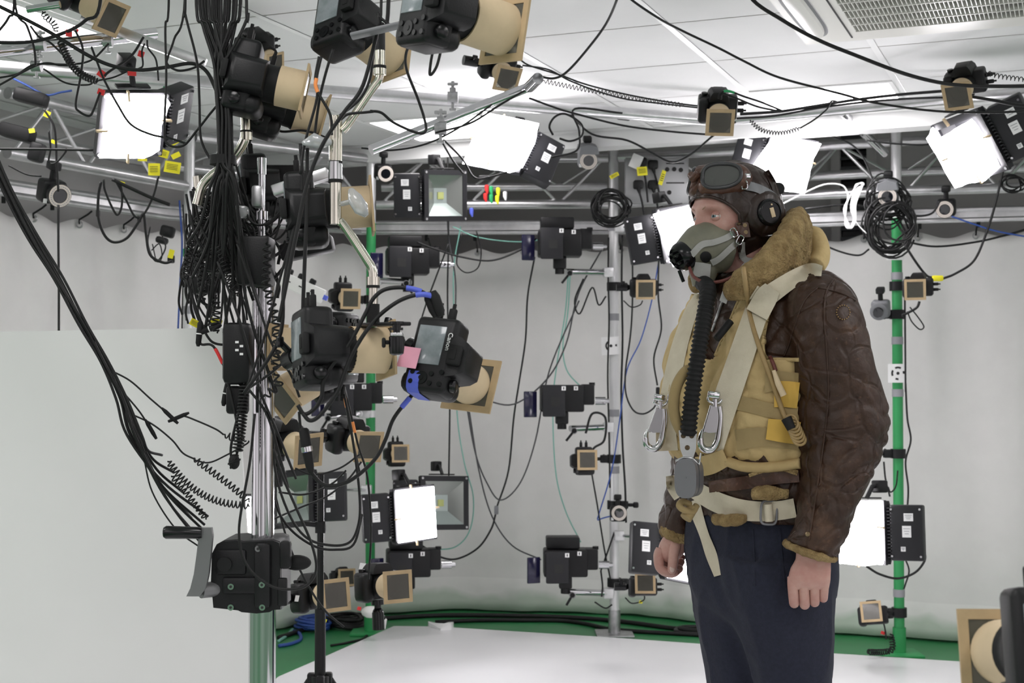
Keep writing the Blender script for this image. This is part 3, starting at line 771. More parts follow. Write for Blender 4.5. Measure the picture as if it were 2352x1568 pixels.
# eyes, lids, brows
for l in (.0315, -.0315):
    ec = hp(.0738, l, -.0185)
    e = MB().sphere(ec, .0122, 20, 14).build('eye', 'eyewhite', person, 180)
    gz = (HF * 1. + HL * .25 + HZ * -.02).normalized()
    k = MB(); ia = gz.orthogonal().normalized(); ib = gz.cross(ia)
    k.ring([[ec + gz * d + (ia * cos(2 * pi * j / 20) + ib * sin(2 * pi * j / 20)) * r for j in range(20)] for r, d in ((.0056, .01085), (.0054, .0114), (.002, .0124))])
    k.build('iris', 'iris', e, 40)
    k = MB(); k.ring([[ec + gz * d + (ia * cos(2 * pi * j / 14) + ib * sin(2 * pi * j / 14)) * r for j in range(14)] for r, d in ((.0026, .0122), (.0022, .01262))]); k.build('pupil', 'ink', e, 40)
    for nm, lo, hi_ in (('upper_eyelid', 13, 100), ('lower_eyelid', -80, -17)):
        R = []
        for rr in (.0131, .0121):
            for i in range(9):
                a = radians(lo + (hi_ - lo) * i / 8)
                pass
        k = MB(); rows = []
        for i in range(9):
            a = radians(lo + (hi_ - lo) * i / 8)
            row = []
            for j in range(17):
                b_ = radians(-78 + 156 * j / 16)
                aa = a * (1 - .85 * (abs(b_) / radians(78)) ** 2) if i == (0 if lo > 0 else 8) else a
                row.append(ec + (HF * cos(aa) * cos(b_) + HL * cos(aa) * sin(b_) + HZ * sin(aa)) * .0132)
            rows.append(row)
        for i in range(8):
            for j in range(16):
                k.add([rows[i][j], rows[i][j + 1], rows[i + 1][j + 1], rows[i + 1][j]], [(0, 1, 2, 3)])
        o = k.build(nm, 'skin', person, 180)
        bm = bmesh.new(); bm.from_mesh(o.data); bmesh.ops.remove_doubles(bm, verts=bm.verts[:], dist=1e-5); bmesh.ops.recalc_face_normals(bm, faces=bm.faces[:]); bm.to_mesh(o.data); bm.free()
        s = o.modifiers.new('s', 'SOLIDIFY'); s.thickness = .0014
    sg = 1 if l > 0 else -1
    k = MB()
    bb = [hp(.0995 - .9 * t * t * .03, sg * (.014 + .034 * t), -.003 + .007 * sin(pi * min(1, t * .9)) ) for t in [i / 8 for i in range(9)]]
    k.tube(bb, [.001, .0016, .002, .002, .002, .0018, .0015, .001, .0006], 8); k.build('eyebrow', 'hair', person, 180)
tn = MB().sphere(at(1544, 1306, FY - .0338), (.0062, .0022, .0085), 12, 8); tn.build('thumbnail', mat('nail', (.62, .45, .4), .25), person, 180)

# ------------------------------------------------------------------ jacket
jk = MB()
jk.ring(trunk([(618, 1672, 1850, .10), (640, 1640, 1885, .15), (680, 1608, 1912, .195), (740, 1585, 1925, .21), (820, 1562, 1935, .215), (900, 1548, 1935, .215), (1000, 1548, 1930, .21), (1080, 1555, 1925, .205), (1130, 1562, 1918, .20), (1170, 1572, 1910, .195), (1186, 1578, 1906, .19)], 60, 72))
near = [(628, 1850, 1900, 2.93, .05, 0), (650, 1812, 1940, 2.9, .075, .1), (700, 1800, 1972, 2.87, .098, .1), (760, 1806, 1988, 2.855, .1, .05), (830, 1818, 2002, 2.85, .1, 0), (900, 1824, 2024, 2.85, .1, 0), (965, 1831, 2039, 2.85, .1, 0), (1015, 1836, 2036, 2.845, .098, -.05), (1065, 1838, 2016, 2.835, .095, 0), (1110, 1838, 1992, 2.825, .09, .05), (1160, 1837, 1967, 2.815, .08, .12), (1210, 1826, 1946, 2.805, .07, .2), (1262, 1806, 1920, 2.80, .058, .3)]
jk.ring(limb(near, 50, 48))
far = [(660, 1610, 1720, 3.2, .08, 0), (760, 1585, 1700, 3.25, .09, 0), (900, 1560, 1680, 3.28, .09, 0), (1000, 1550, 1665, 3.28, .088, 0), (1080, 1540, 1640, 3.25, .08, 0), (1140, 1527, 1620, 3.22, .07, 0), (1190, 1516, 1605, 3.19, .06, .1), (1226, 1512, 1596, 3.175, .052, .25)]
jk.ring(limb(far, 36, 40))
def jwr(p, n):
    u, v = pix(p)
    k = fbm(p, 7, 1, 3) * .006
    # soft diagonal folds, stronger round the elbow and the waist
    w_ = noise.noise(V((p.x * 9 + p.z * 5, p.y * 6, p.z * 15 - p.x * 8)))
    r = (1 - abs(w_) * 2.2); r = max(0, r) ** 3
    fold = .007 * r
    el = exp(-((v - 1020) / 150) ** 2) if u > 1800 else .5
    w2 = noise.noise(V((p.x * 22 + 3, p.y * 22, p.z * 26 + p.x * 18))); r2 = max(0, 1 - abs(w2) * 2.6) ** 3
    return k - fold * (.45 + .8 * el) - .0035 * r2
jacket = remesh(jk, .0062, 'flying_jacket', 'jacket', person, 5, jwr)
jacket['label'] = 'brown leather flying jacket with sheepskin collar'
BJ = bvh([jacket])
def seam(pts, B, name='seam', m='jacket', r=.0022, par=None):
    cord(pts, B, r, -.0012, 8, 6).build(name, m, par, 180)
seam([(1916, 640), (1898, 668), (1893, 720), (1898, 800), (1903, 900), (1894, 1000), (1880, 1100), (1868, 1180), (1858, 1240)], BJ, par=jacket)
seam([(1800, 820), (1812, 790), (1828, 740), (1848, 690), (1878, 660)], BJ, par=jacket)
seam([(1880, 660), (1930, 672), (1965, 690)], BJ, par=jacket)
# round stitched patch, snap button
def disc_on(B, u, v, ru, rv, th, name, m, par, n=28):
    y = hitY(B, u, v); k = MB(); R = []
    for f_, t in ((1, -.002), (1, th), (.82, th + .0012), (.05, th + .0012)):
        ring = []
        for j in range(n):
            a = 2 * pi * j / n; uu, vv = u + ru * f_ * cos(a), v + rv * f_ * sin(a)
            yy = hitY(B, uu, vv) or y; ring.append(at(uu, vv, min(yy, y + .02) - t))
        R.append(ring)
    return k.ring(R).build(name, m, par, 60)
pt = disc_on(BJ, 1937, 717, 15, 16, .002, 'patch', 'jacket', jacket)
k = MB()
for j in range(18):
    a = 2 * pi * j / 18; u, v = 1937 + 15.5 * cos(a), 717 + 16.5 * sin(a); y = hitY(BJ, u, v)
    if y: k.sphere(at(u, v, y - .0032), .0013, 6, 4)
k.build('stitching', 'stitch', jacket)
disc_on(BJ, 1855, 1226, 6, 6, .004, 'snap_button', 'brass', jacket)

# sheepskin collar, cuffs, hem
def fleece(rings, name, par, vox=.005, amp=1., m='fleece', seed=5.):
    def d(p, n): return amp * (fbm(p, 45, seed, 3) * .0045 + fbm(p, 13, seed + 2, 2) * .006)
    mb = MB()
    for r in rings: mb.ring(r)
    return remesh(mb, vox, name, m, par, 3, d)
def band_loop(pts, k=6, n=20):
    # pts: (u, v, Y, half height, half thickness, tilt) - section stands on its height axis
    P = crom([at(a, b_, c) for a, b_, c, *_ in pts], k); S = crom([V((p[3], p[4], p[5])) for p in pts], k); R = []
    for i, p in enumerate(P):
        t = (P[min(i + 1, len(P) - 1)] - P[max(i - 1, 0)]).normalized()
        h = V((0, 0, 1)); h = (h - t * h.dot(t)).normalized(); o = t.cross(h)
        c, s = cos(S[i].z), sin(S[i].z); hh, oo = h * c + o * s, o * c - h * s
        R.append(ell(p, hh * S[i].x, oo * S[i].y, n, 2.2))
    return R
col_pts = [(1632, 664, 3.0, .014, .012, .3), (1612, 652, 3.02, .024, .018, .2), (1602, 643, 3.05, .026, .02, 0), (1640, 630, 3.11, .03, .024, 0), (1690, 615, 3.19, .045, .026, 0), (1770, 580, 3.2, .06, .028, 0), (1822, 552, 3.14, .07, .03, 0), (1828, 556, 3.04, .074, .034, 0), (1808, 580, 2.955, .07, .034, -.25), (1772, 615, 2.905, .058, .034, -.5), (1730, 646, 2.885, .042, .03, -.65), (1692, 664, 2.895, .026, .024, -.6), (1668, 672, 2.91, .012, .014, -.5)]
collar = fleece([band_loop(col_pts)], 'collar', jacket, .0048, 1.)
collar['label'] = 'golden sheepskin collar'
cf = [[ell(at((l_ + r_) / 2, v, Y), V(((r_ - l_) / 2 * Y / F, 0, -sl * (r_ - l_) / 2 * Y / F)), V((0, d, 0)), 40, 2.15) for v, l_, r_, Y, d, sl in rows] for rows in (
    [(1258, 1806, 1918, 2.80, .057, .3), (1262, 1801, 1922, 2.80, .061, .3), (1270, 1800, 1920, 2.80, .061, .3), (1275, 1806, 1916, 2.80, .055, .3)],
    [(1214, 1516, 1600, 3.175, .05, .28), (1222, 1511, 1603, 3.175, .056, .28), (1238, 1515, 1603, 3.175, .056, .28), (1246, 1522, 1597, 3.175, .05, .28)])]
for r in cf: fleece([r], 'cuff_trim', jacket, .004, .7)
hem = [(1640, 1192, 2.93, .012, .012, 0), (1675, 1196, 2.90, .012, .014, 0), (1712, 1190, 2.88, .010, .012, 0)]
fleece([band_loop(hem)], 'fleece_hem', jacket, .004, .8)
hem = [(1726, 1133, 2.85, .012, .012, 0), (1760, 1130, 2.845, .014, .014, 0), (1812, 1136, 2.84, .011, .012, 0)]
fleece([band_loop(hem)], 'fleece_pocket', jacket, .004, .8)
# hem band of the jacket below the vest
ribbon([(1628, 1118, 26), (1700, 1110, 30), (1780, 1097, 30), (1835, 1092, 30)], BJ, .002, .006).build('waist_flap', 'gleather', jacket, 60)
k = ribbon([(1832, 1086, 12), (1790, 1074, 12), (1755, 1080, 10), (1720, 1092, 8)], BJ, .006, .006); k.build('fleece_edge', 'fleece', jacket, 60)
k = MB(); zp = [(1668 - i * 1.55, 668 + i * 4.4) for i in range(22)]
cord(zp, BJ, .0035, 0, 3, 6, mb=k); k.build('zip', 'steel', jacket, 60)

# ------------------------------------------------------------------ trousers and boots
tr = MB()
tr.ring(trunk([(1160, 1588, 1900, .185), (1200, 1586, 1906, .19), (1260, 1584, 1912, .195), (1320, 1586, 1912, .19), (1350, 1590, 1910, .175), (1390, 1612, 1892, .13), (1420, 1650, 1850, .06)], 30, 64, 2.3))
def leg(rows): return limb(rows, 40, 40, 2.2)
nl = [(1270, 1640, 1913, 2.99, .14, 0), (1340, 1652, 1914, 2.985, .142, 0), (1400, 1668, 1913, 2.98, .132, 0), (1480, 1702, 1908, 2.98, .115, 0), (1568, 1735, 1904, 2.98, .105, 0), (1750, 1760, 1900, 2.985, .092, 0), (2000, 1775, 1890, 2.99, .082, 0), (2220, 1770, 1885, 3.0, .08, 0)]
fl = [(1270, 1587, 1770, 3.11, .14, 0), (1340, 1588, 1768, 3.115, .138, 0), (1400, 1594, 1765, 3.12, .128, 0), (1480, 1606, 1765, 3.13, .115, 0), (1568, 1621, 1765, 3.13, .105, 0), (1750, 1640, 1765, 3.14, .09, 0), (2000, 1650, 1760, 3.14, .08, 0), (2150, 1645, 1758, 3.15, .078, 0)]
tr.ring(leg(nl)); tr.ring(leg(fl))
def twr(p, n):
    w_ = noise.noise(V((p.x * 13 + 7, p.y * 13, p.z * 4.5))); r = max(0, 1 - abs(w_) * 2.4) ** 2
    return fbm(p, 6, 9, 3) * .007 + .005 * r - .003
trousers = remesh(tr, .0066, 'trousers', 'trouser', person, 14, twr); trousers['label'] = 'navy wool trousers'
BT = bvh([trousers])
seam([(1730, 1215), (1733, 1290), (1735, 1345)], BT, 'seam', 'trouser', .0016, trousers)
k = ribbon([(1790, 1215, 6), (1796, 1290, 6), (1805, 1352, 6), (1830, 1362, 6)], BT, -.002, .005, 3); k.build('pocket_edge', 'trouser', trousers, 60)
for ak in (ank, ankf):
    k = MB(); d = V((-.87, -.5, 0)); s = V((.5, -.87, 0)); o = V((ak.x, ak.y, .022)) - d * .07
    k.ring([ell(o + d * t + V((0, 0, h)), s * w_, V((0, 0, 1)) * h, 20, 2.6) for t, h, w_ in ((0, .03, .02), (.01, .055, .036), (.06, .06, .04), (.12, .05, .042), (.2, .04, .046), (.26, .03, .042), (.285, .02, .025))])
    k.tube([o + d * .06 + V((0, 0, .06)), o + d * .06 + V((0, 0, .17))], .05, 20)
    k.build('boot', 'blackgloss', person, 60)

# ------------------------------------------------------------------ life vest
VR = [(668, 1606, 1880, .19), (720, 1572, 1905, .215), (780, 1544, 1922, .226), (850, 1525, 1930, .23), (920, 1517, 1930, .23), (980, 1521, 1925, .228), (1030, 1534, 1920, .224), (1060, 1552, 1912, .215), (1076, 1568, 1902, .205)]
vm = MB(); rings = trunk(VR, 110, 200, 2.3); vm.ring(rings)
def vd(p, n):
    u, v = pix(p)
    r = max(0, 1 - abs(noise.noise(V((p.x * 10, p.y * 10, p.z * 7 + p.x * 5)))) * 2.3) ** 3
    r2 = max(0, 1 - abs(noise.noise(V((p.x * 26 + p.z * 12, p.y * 26, p.z * 16 - p.x * 14)))) * 2.6) ** 2
    d = fbm(p, 8, 4, 3) * .007 - .008 * r - .004 * r2
    if v > 1000: d += .006 * noise.noise(V((p.x * 40, p.y * 40, p.z * 9)))
    for vb in (932,): d -= .008 * exp(-((v - vb) / 18) ** 2)
    return d
def vkeep(c, n):
    u, v = pix(c); q = c - at(1727, v, 3.05); f = q.dot(TF); l = q.dot(TL)
    if v < 676 or v > 1072: return False
    if v < 824:
        if f < -.0: return False
        t = (v - 676) / 148
        if l > 0:
            if u > 1778 - 26 * min(1, t * 1.6) + (4 if t > .8 else 0): return False
            # V opening
            if u < 1704 - (v - 676) * .43 and u > 1600: return False
        else:
            if 1612 < u and l > -.10 and v < 790: return False
    return True
vest = remesh(vm, .0055, 'life_vest', 'vest', person, 2, vd, vkeep)
s = vest.modifiers.new('s', 'SOLIDIFY'); s.thickness = .010; s.offset = -1
vest['label'] = 'khaki yellow life vest'
BV = bvh([vest, jacket, trousers])
ribbon([(1660, 918, 34), (1720, 930, 33), (1780, 945, 33), (1832, 950, 33)], BV, .001, .003).build('waist_band', 'vestdark', vest, 60)
ribbon([(1690, 1010, 48), (1750, 1003, 44), (1805, 1008, 44), (1836, 1012, 42)], BV, .001, .003).build('lower_band', 'vestdark', vest, 60)
ribbon([(1757, 872, 60), (1800, 873, 40), (1834, 874, 36)], BV, .001, .003).build('upper_band', 'vestdark', vest, 60)
ribbon([(1778, 905, 60), (1806, 905, 60), (1834, 908, 60)], BV, .003, .004).build('pocket', 'vestyellow', vest, 60)
ribbon([(1762, 985, 48), (1800, 990, 52), (1836, 995, 52)], BV, .005, .005).build('pocket', 'vestyellow', vest, 60)
ribbon([(1600, 1072, 46), (1632, 1066, 46), (1668, 1050, 40)], BV, .004, .012).build('vest_flap', 'vest', vest, 60)
cord([(1708, 616), (1712, 650), (1722, 720), (1745, 800), (1775, 880), (1800, 950), (1812, 968)], bvh([vest, jacket, collar]), .0052, .004, 8, 10).build('inflation_tube', 'tubing', vest, 180)
k = MB(); H = []
for i in range(120):
    t = i / 119; a = 2 * pi * 6.5 * t; c = at(1815 + 22 * t, 965 + 48 * t, 2.80); H.append(c + V((cos(a) * .012, -.004 + .004 * sin(a), sin(a) * .012)))
k.tube(H, .0032, 6); k.build('tube_coil', 'tubing', vest, 180)
k = MB(); k.cyl(at(1806, 960, 2.795), at(1818, 985, 2.79), .011, .009, 14); k.build('mouthpiece', 'blackrub', vest)
BVJ = bvh([vest, jacket])
cord([(1768, 818), (1776, 835), (1782, 852)], BVJ, .004, .004).build('red_toggle_cord', 'cord', vest, 180)
k = MB(); y = 2.815; k.tube([at(1777, 850, y), at(1787, 880, y), at(1800, 908, y)], [.004, .0065, .007], 10); k.build('whistle', 'cardin', vest, 60)
k = MB(); k.cyl(at(1678, 738, 2.9), at(1646, 778, 2.885), .008, n=14); k.build('black_tube', 'blackrub', vest)
k = MB(); k.tube(crom([at(1600, 850, 2.87), at(1576, 852, 2.86), at(1553, 890, 2.855), at(1548, 945, 2.855), at(1565, 990, 2.865), at(1582, 1003, 2.88)], 6), .0115, 12); k.build('cloth_loop', 'vestdark', vest, 180)
for e0 in ([(1613, 680), (1613, 735), (1613, 790)], [(1703, 677), (1688, 712), (1668, 760), (1644, 815)], [(1777, 677), (1762, 730), (1752, 790), (1760, 822), (1790, 825), (1834, 826)]):
    cord(e0, BV, .0042, -.002).build('vest_edge', 'vest', vest, 180)
cord([(1672, 1060), (1705, 1071), (1745, 1074), (1790, 1071), (1838, 1064)], BV, .011, -.006).build('vest_hem', 'vest', vest, 180)
cord([(1850, 560, 3.12), (1868, 540, 3.10), (1880, 560, 3.08), (1884, 590, 3.05), (1872, 612, 3.03)], BV, .022, 0, 6, 14).build('vest_neck', 'vest', vest, 180)

# ------------------------------------------------------------------ parachute harness
har = bpy.data.objects.new('parachute_harness', None); COL.objects.link(har); har.parent = person; har['label'] = 'cream webbing parachute harness'
BH = bvh([vest, jacket, collar, trousers])
ribbon([(1888, 622, 24), (1862, 620, 32), (1825, 638, 38), (1780, 668, 44), (1752, 690, 46)], BH, .013, .004, sm=8).build('shoulder_strap', 'web', har, 60)
ribbon([(1762, 668, 50), (1742, 705, 54), (1722, 760, 56), (1698, 830, 58), (1672, 905, 60), (1650, 970, 60), (1632, 1030, 58)], BH, .007, .004, 7).build('chest_strap', 'web', har, 60)
ribbon([(1774, 662, 40), (1760, 682, 52), (1738, 722, 54)], BH, .019, .005, sm=8).build('strap_loop', 'web', har, 60)
ribbon([(1606, 676, 20), (1585, 720, 30), (1562, 790, 36), (1546, 860, 40), (1535, 930, 44), (1530, 985, 46), (1532, 1035, 50)], BH, .006, .004, 7).build('chest_strap', 'web', har, 60)
ribbon([(1598, 1126, 40), (1640, 1150, 46), (1690, 1168, 48), (1740, 1174, 46), (1790, 1172, 44), (1826, 1166, 44)], BH, .006, .004).build('waist_belt', 'web', har, 60)
ribbon([(1590, 1150, 34), (1604, 1190, 26), (1618, 1230, 22), (1634, 1275, 26), (1648, 1322, 16)], BH, .004, .003).build('leg_strap', 'web', har, 60)
ribbon([(1542, 1092, 26), (1546, 1118, 28), (1560, 1142, 26)], BH, .02, .004, Ydef=2.95).build('side_strap', 'web', har, 60)
def px_ring(u, v, Y, w_, h, r, rot=0, n=24, e=4.):
    P = [at(u, v, Y) + V((sgnpow(cos(t), 2 / e) * w_ * cos(rot) - sgnpow(sin(t), 2 / e) * h * sin(rot), 0, sgnpow(cos(t), 2 / e) * w_ * sin(rot) + sgnpow(sin(t), 2 / e) * h * cos(rot))) for t in [2 * pi * i / n for i in range(n)]]
    return MB().tube(P, r, 8, closed=True)
yb = (hitY(BH, 1765, 1176) or 2.83) - .014
px_ring(1766, 1177, yb, .0165, .024, .0026, -.06).build('buckle', 'gunmetal', har)
k = MB(); k.cyl(at(1764, 1157, yb - .002), at(1767, 1197, yb - .002), .0085, n=14); k.build('buckle_bar', 'web', har)
# spring hooks
def snap(u, v, Y, s, roll):
    o = bpy.data.objects.new('snap_hook', None); COL.objects.link(o); o.parent = har
    T = Matrix.Translation(at(u, v, Y)) @ Matrix.Rotation(roll, 4, 'Y') @ Matrix.Scale(s, 4)
    k = MB()
    hook = [(.012, 0, .052), (.017, 0, .03), (.0175, 0, 0), (.016, 0, -.02), (.008, 0, -.036), (-.006, 0, -.038), (-.016, 0, -.029), (-.0185, 0, -.014), (-.0165, 0, .002)]
    k.tube(crom(hook, 5), [.0062 + .0014 * sin(pi * i / 40) - (.004 * max(0, i - 34) / 6) for i in range(41)], 12, T=T)
    k.ring([[V((x, y, z)) for x, z in ((-.006, .05), (.014, .052), (.016, .0), (-.004, -.004), (-.013, -.002))] for y in (-.004, .004)], T=T)
    k.tube([V((-.004, 0, .052)), V((-.014, 0, -.004))], .0038, 10, T=T)
    k.build('hook', 'polished', o, 50)
    k = MB(); k.rbox((-.002, 0, .074), (.026, .01, .014), .003, T=T); k.tube(crom([(-.012, 0, .07), (-.012, 0, .062), (0, 0, .057), (.012, 0, .06), (.017, 0, .072), (.017, 0, .084)], 4), .0028, 8, T=T)
    k.cyl(V((.002, 0, .066)), V((.004, 0, .05)), .005, n=10, T=T); k.build('swivel', 'chrome', o, 50)
y = (hitY(BH, 1640, 990) or 2.86)
snap(1632, 990, y - .024, 1.02, .12)
snap(1505, 990, 2.90, .95, .16)
# quick release box and bracket
Tq = Matrix.Translation(at(1578, 1098, 2.84)) @ Matrix.Rotation(-radians(28), 4, 'Z')
def stadium(w_, h, n=28): return [(sgnpow(cos(t), .75) * w_, sgnpow(sin(t), .62) * h) for t in [2 * pi * i / n for i in range(n)]]
k = MB()
k.prism(stadium(.0235, .040), -.010, .006, T=Tq); k.prism(stadium(.021, .037), .006, .012, T=Tq); k.prism(stadium(.0235, .039), .012, .034, T=Tq); k.cyl(V((0, -.0115, .002)), V((0, -.0095, .002)), .0025, n=10, T=Tq)
k.build('release_box', 'gunmetal', har, 30)
Tq = Matrix.Translation(at(1580, 1022, 2.845)) @ Matrix.Rotation(-radians(12), 4, 'Z')
k = MB(); o_ = [(-.0185, .030), (.0185, .030), (.0165, -.008), (.008, -.034), (-.006, -.034), (-.0155, -.008)]
k.prism(o_, -.002, .002, T=Tq); k.build('bracket_plate', 'alu', har, 20)
k = MB()
for x, z in ((-.009, .019), (.008, .019), (-.001, -.005)): k.cyl(V((x, -.0032, z)), V((x, .0025, z)), .0052, n=14, T=Tq)
k.build('bracket_holes', 'cardedge', har, 20)
k = MB(); k.tube([at(u, v, 2.84) for u, v in ((1552, 1058), (1570, 1050), (1590, 1052), (1606, 1066), (1610, 1040))], .0024, 8); k.build('bracket_wire', 'chrome', har, 60)
k = MB(); k.tube(crom([at(u, v, Y) for u, v, Y in ((1600, 1160, 2.88), (1590, 1175, 2.87), (1570, 1170, 2.86), (1560, 1160, 2.86), (1568, 1152, 2.87), (1585, 1158, 2.88))], 5), .007, 10); k.build('tie_loop', 'vestdark', har, 180)
k = MB(); k.tube([at(1592, 1165, 2.88), at(1575, 1190, 2.87)], [.011, .013], 10); k.build('tie_end', 'vestdark', har, 60)

# ------------------------------------------------------------------ flying helmet
hm = MB(); R = []
for i in range(NP + 1):
    t = pi * i / NP; ring = []
    for j in range(NA):
        a = 2 * pi * j / NA; q = max(sin(t), .004)
        f, l, z = .1085 * q * cos(a) - .003, .088 * q * sin(a), .128 * cos(t) + .001
        if z < -.02: l *= 1 - .16 * min(1, (-.02 - z) / .1)
        if z > .05: z = .05 + (z - .05) * .74
        ring.append(hp(f, l, z))
    R.append(ring)
hm.ring(R)
def face_hole(f, l, z):
    phi = atan2(abs(l), f)
    zc, hz = -.075, .099
    if z < zc: return phi < radians(60) + (zc - z) * 1.2
    return (phi / radians(63)) ** 2.4 + ((z - zc) / hz) ** 2.4 < 1
def hl(p): q = V(p) - HC; return q.dot(HF), q.dot(HL), q.z
def hkeep(c, n):
    f, l, z = hl(c)
    return z > -.118 and not face_hole(f, l, z)
def hdisp(p, n):
    f, l, z = hl(p)
    d = fbm(p, 18, 6, 3) * .0028
    d += .0035 * exp(-(l / .003) ** 2) * (z > .02)
    d += .010 * exp(-((f + .01) / .05) ** 2 - ((abs(l) - .085) / .03) ** 2 - ((z + .012) / .05) ** 2)
    d -= .003 * max(0, 1 - abs(noise.noise(V(p) * 24)) * 3) ** 2
    return d
helmet = remesh(hm, .0034, 'flying_helmet', 'helmetl', person, 1, hdisp, hkeep)
s = helmet.modifiers.new('s', 'SOLIDIFY'); s.thickness = .004; s.offset = -1
helmet['label'] = 'dark brown leather flying helmet'
BHE = bvh([helmet])
for sg in (1, -1):
    ec = hp(-.012, sg * .099, -.012); ax = (HL * sg * 1. + HF * .12).normalized(); up = HZ
    Te = Matrix((ax.cross(up), ax, up)).transposed().to_4x4(); Te.translation = ec
    k = MB(); k.lathe([(.050, -.03), (.050, -.014), (.046, -.006), (.036, .0)], 30, T=Te); k.build('earphone_pad', 'helmetl', helmet, 50)
    k = MB(); k.lathe([(.029, -.002), (.029, .007), (.027, .010), (.024, .011), (.023, .008), (.001, .008)], 30, T=Te); k.build('earphone', 'blackgloss', helmet, 40)
    k = MB(); k.rbox((-.004 * sg, .0088, -.002), (.010, .002, .021), .001, T=Te @ Matrix.Rotation(.3 * sg, 4, 'Y')); k.rbox((-.002 * sg, .0088, .016), (.004, .002, .004), .001, T=Te); k.build('earphone_mark', 'cardin', helmet, 40)
hpts = []
zc_, hz_ = -.075, .099
prof = [(radians(60) + (zc_ - z_) * 1.2, z_) for z_ in (-.118, -.105, -.09, -.076)] + [(radians(63) * sin(pi / 2 * q), zc_ + hz_ * (1 - sin(pi / 2 * q) ** 2.4) ** (1 / 2.4)) for q in [1 - i / 24 for i in range(1, 24)]]
prof = prof + [(0, zc_ + hz_)] + [(-a, z_) for a, z_ in prof[::-1]]
for a, z_ in prof:
    hpts.append(BHE.find_nearest(HC + HZ * z_ + (HF * cos(a) + HL * sin(a)) * (.098 if abs(a) < 1 else .092))[0])
hpts = crom(hpts, 4)
for _ in range(4): hpts = [hpts[0]] + [(hpts[i - 1] + hpts[i] * 2 + hpts[i + 1]) / 4 for i in range(1, len(hpts) - 1)] + [hpts[-1]]
MB().tube(hpts, .0034, 8).build('piping', 'helmetl', helmet, 180)
ribbon([(1712, 425, 22), (1740, 432, 20), (1768, 446, 20), (1786, 462, 18)], BHE, .002, .003).build('goggle_strap', 'greypl', helmet, 60)
ribbon([(1760, 392, 14), (1776, 420, 14), (1786, 450, 14), (1792, 480, 14)], BHE, .002, .003).build('rear_strap', 'helmetl', helmet, 60)
k = MB(); k.cyl(at(1774, 434, 3.06), at(1790, 433, 3.02), .014, .013, 16); k.tube([at(1783, 455, 3.03), at(1790, 475, 3.03)], .006, 8); k.build('strap_knob', 'blackrub', helmet, 40)
gog = bpy.data.objects.new('goggles', None); COL.objects.link(gog); gog.parent = person; gog['label'] = 'brown leather framed goggles pushed up on the helmet'
for sg in (1, -1):
    n_ = (HF * .74 + HL * .62 * sg + HZ * .28).normalized(); c = hp(.076, sg * .052, .066)
    hx = n_.cross(HZ).normalized() * (-1); hz = hx.cross(n_).normalized()
    if hz.z < 0: hz = -hz
    def out(sx, d, dz=0., e=2.6): return [c + n_ * d + hx * (sgnpow(cos(t), 2 / e) * (.041 + sx)) + hz * (sgnpow(sin(t), 2 / e) * (.0265 + sx * .8) * (1 - .12 * sg * cos(t)) + dz) for t in [2 * pi * i / 36 for i in range(36)]]
    k = MB(); k.ring([out(.018, -.036), out(.017, -.018), out(.011, -.004), out(.005, .0), out(-.001, -.004)], cap=False); k.build('padding', 'gleather', gog, 60)
    k = MB(); k.tube(out(.0015, .0025), .0042, 8, closed=True); k.build('rim', mat('dark_goggle_rim', (.06, .06, .063), .3, .5), gog, 60)
    k = MB(); k.ring([out(-.0005, .001), out(-.014, .002), out(-.026, .0022)]); k.build('lens', mat('goggle_glass', (.085, .085, .082), .05, coat=.5), gog, 30)
    k = MB(); k.rbox((0, 0, 0), (.018, .003, .010), .001, T=Matrix.Translation(c - hx * (.052 * -sg) * 1. + n_ * -.006)); k.build('strap_clip', 'chrome', gog)
cb = hp(.110, 0, .064); k = MB(); k.tube([cb + HL * -.012 + HZ * .01, cb + HL * .0 + HF * .004, cb + HL * .012 + HZ * .01], .009, 10); k.build('nose_bridge', 'gleather', gog, 60)
k = px_ring(1710, 425, 2.953, .006, .0085, .0016); k.build('strap_ring', 'chrome', gog)

# ------------------------------------------------------------------ oxygen mask
def mk(f, z, rf, rl, tilt, n=40, e=2.2, dl=0.):
    # ring centred on the midline, facing forward and down by tilt
    ax = V((cos(tilt), 0, -sin(tilt)))
    up = HF * sin(tilt) + HZ * cos(tilt)
    return ell(hp(f, dl, z - .011), up * rf, HL * rl, n, e)
ms = MB()
ms.ring([mk(.048, -.074, .054, .066, .05), mk(.066, -.073, .0565, .063, .1), mk(.085, -.073, .056, .055, .18), mk(.104, -.076, .049, .046, .28), mk(.120, -.082, .040, .038, .36), mk(.134, -.088, .033, .033, .42), mk(.140, -.0905, .029, .029, .44)])
ms.tube([hp(.082, .0, -.105), hp(.094, .006, -.142), hp(.096, .008, -.168)], [.034, .030, .022], 24)
mask = remesh(ms, .0028, 'oxygen_mask', 'maskg', person, 4, lambda p, n: fbm(p, 30, 2, 2) * .0012, lambda c, n: hl(c)[0] > .046)
s = mask.modifiers.new('s', 'SOLIDIFY'); s.thickness = .003; s.offset = -1
mask['label'] = 'olive rubber oxygen mask'
af = (HF * cos(.44) - HZ * sin(.44)).normalized(); a0 = hp(.134, 0, -.101)
Tm = Matrix((af.cross(HZ).normalized(), af, af.cross(HZ).normalized().cross(af) * 1)).transposed().to_4x4(); Tm.translation = a0
k = MB(); k.lathe([(.031, -.006), (.0325, .004), (.031, .016), (.026, .024), (.024, .026), (.023, .021), (.002, .021)], 30, T=Tm)
k.build('valve_cap', 'blackgloss', mask, 35)
k = MB()
for j in range(5):
    a = 2 * pi * j / 5; k.rbox((.014 * cos(a), .026, .014 * sin(a)), (.008, .012, .005), .001, T=Tm)
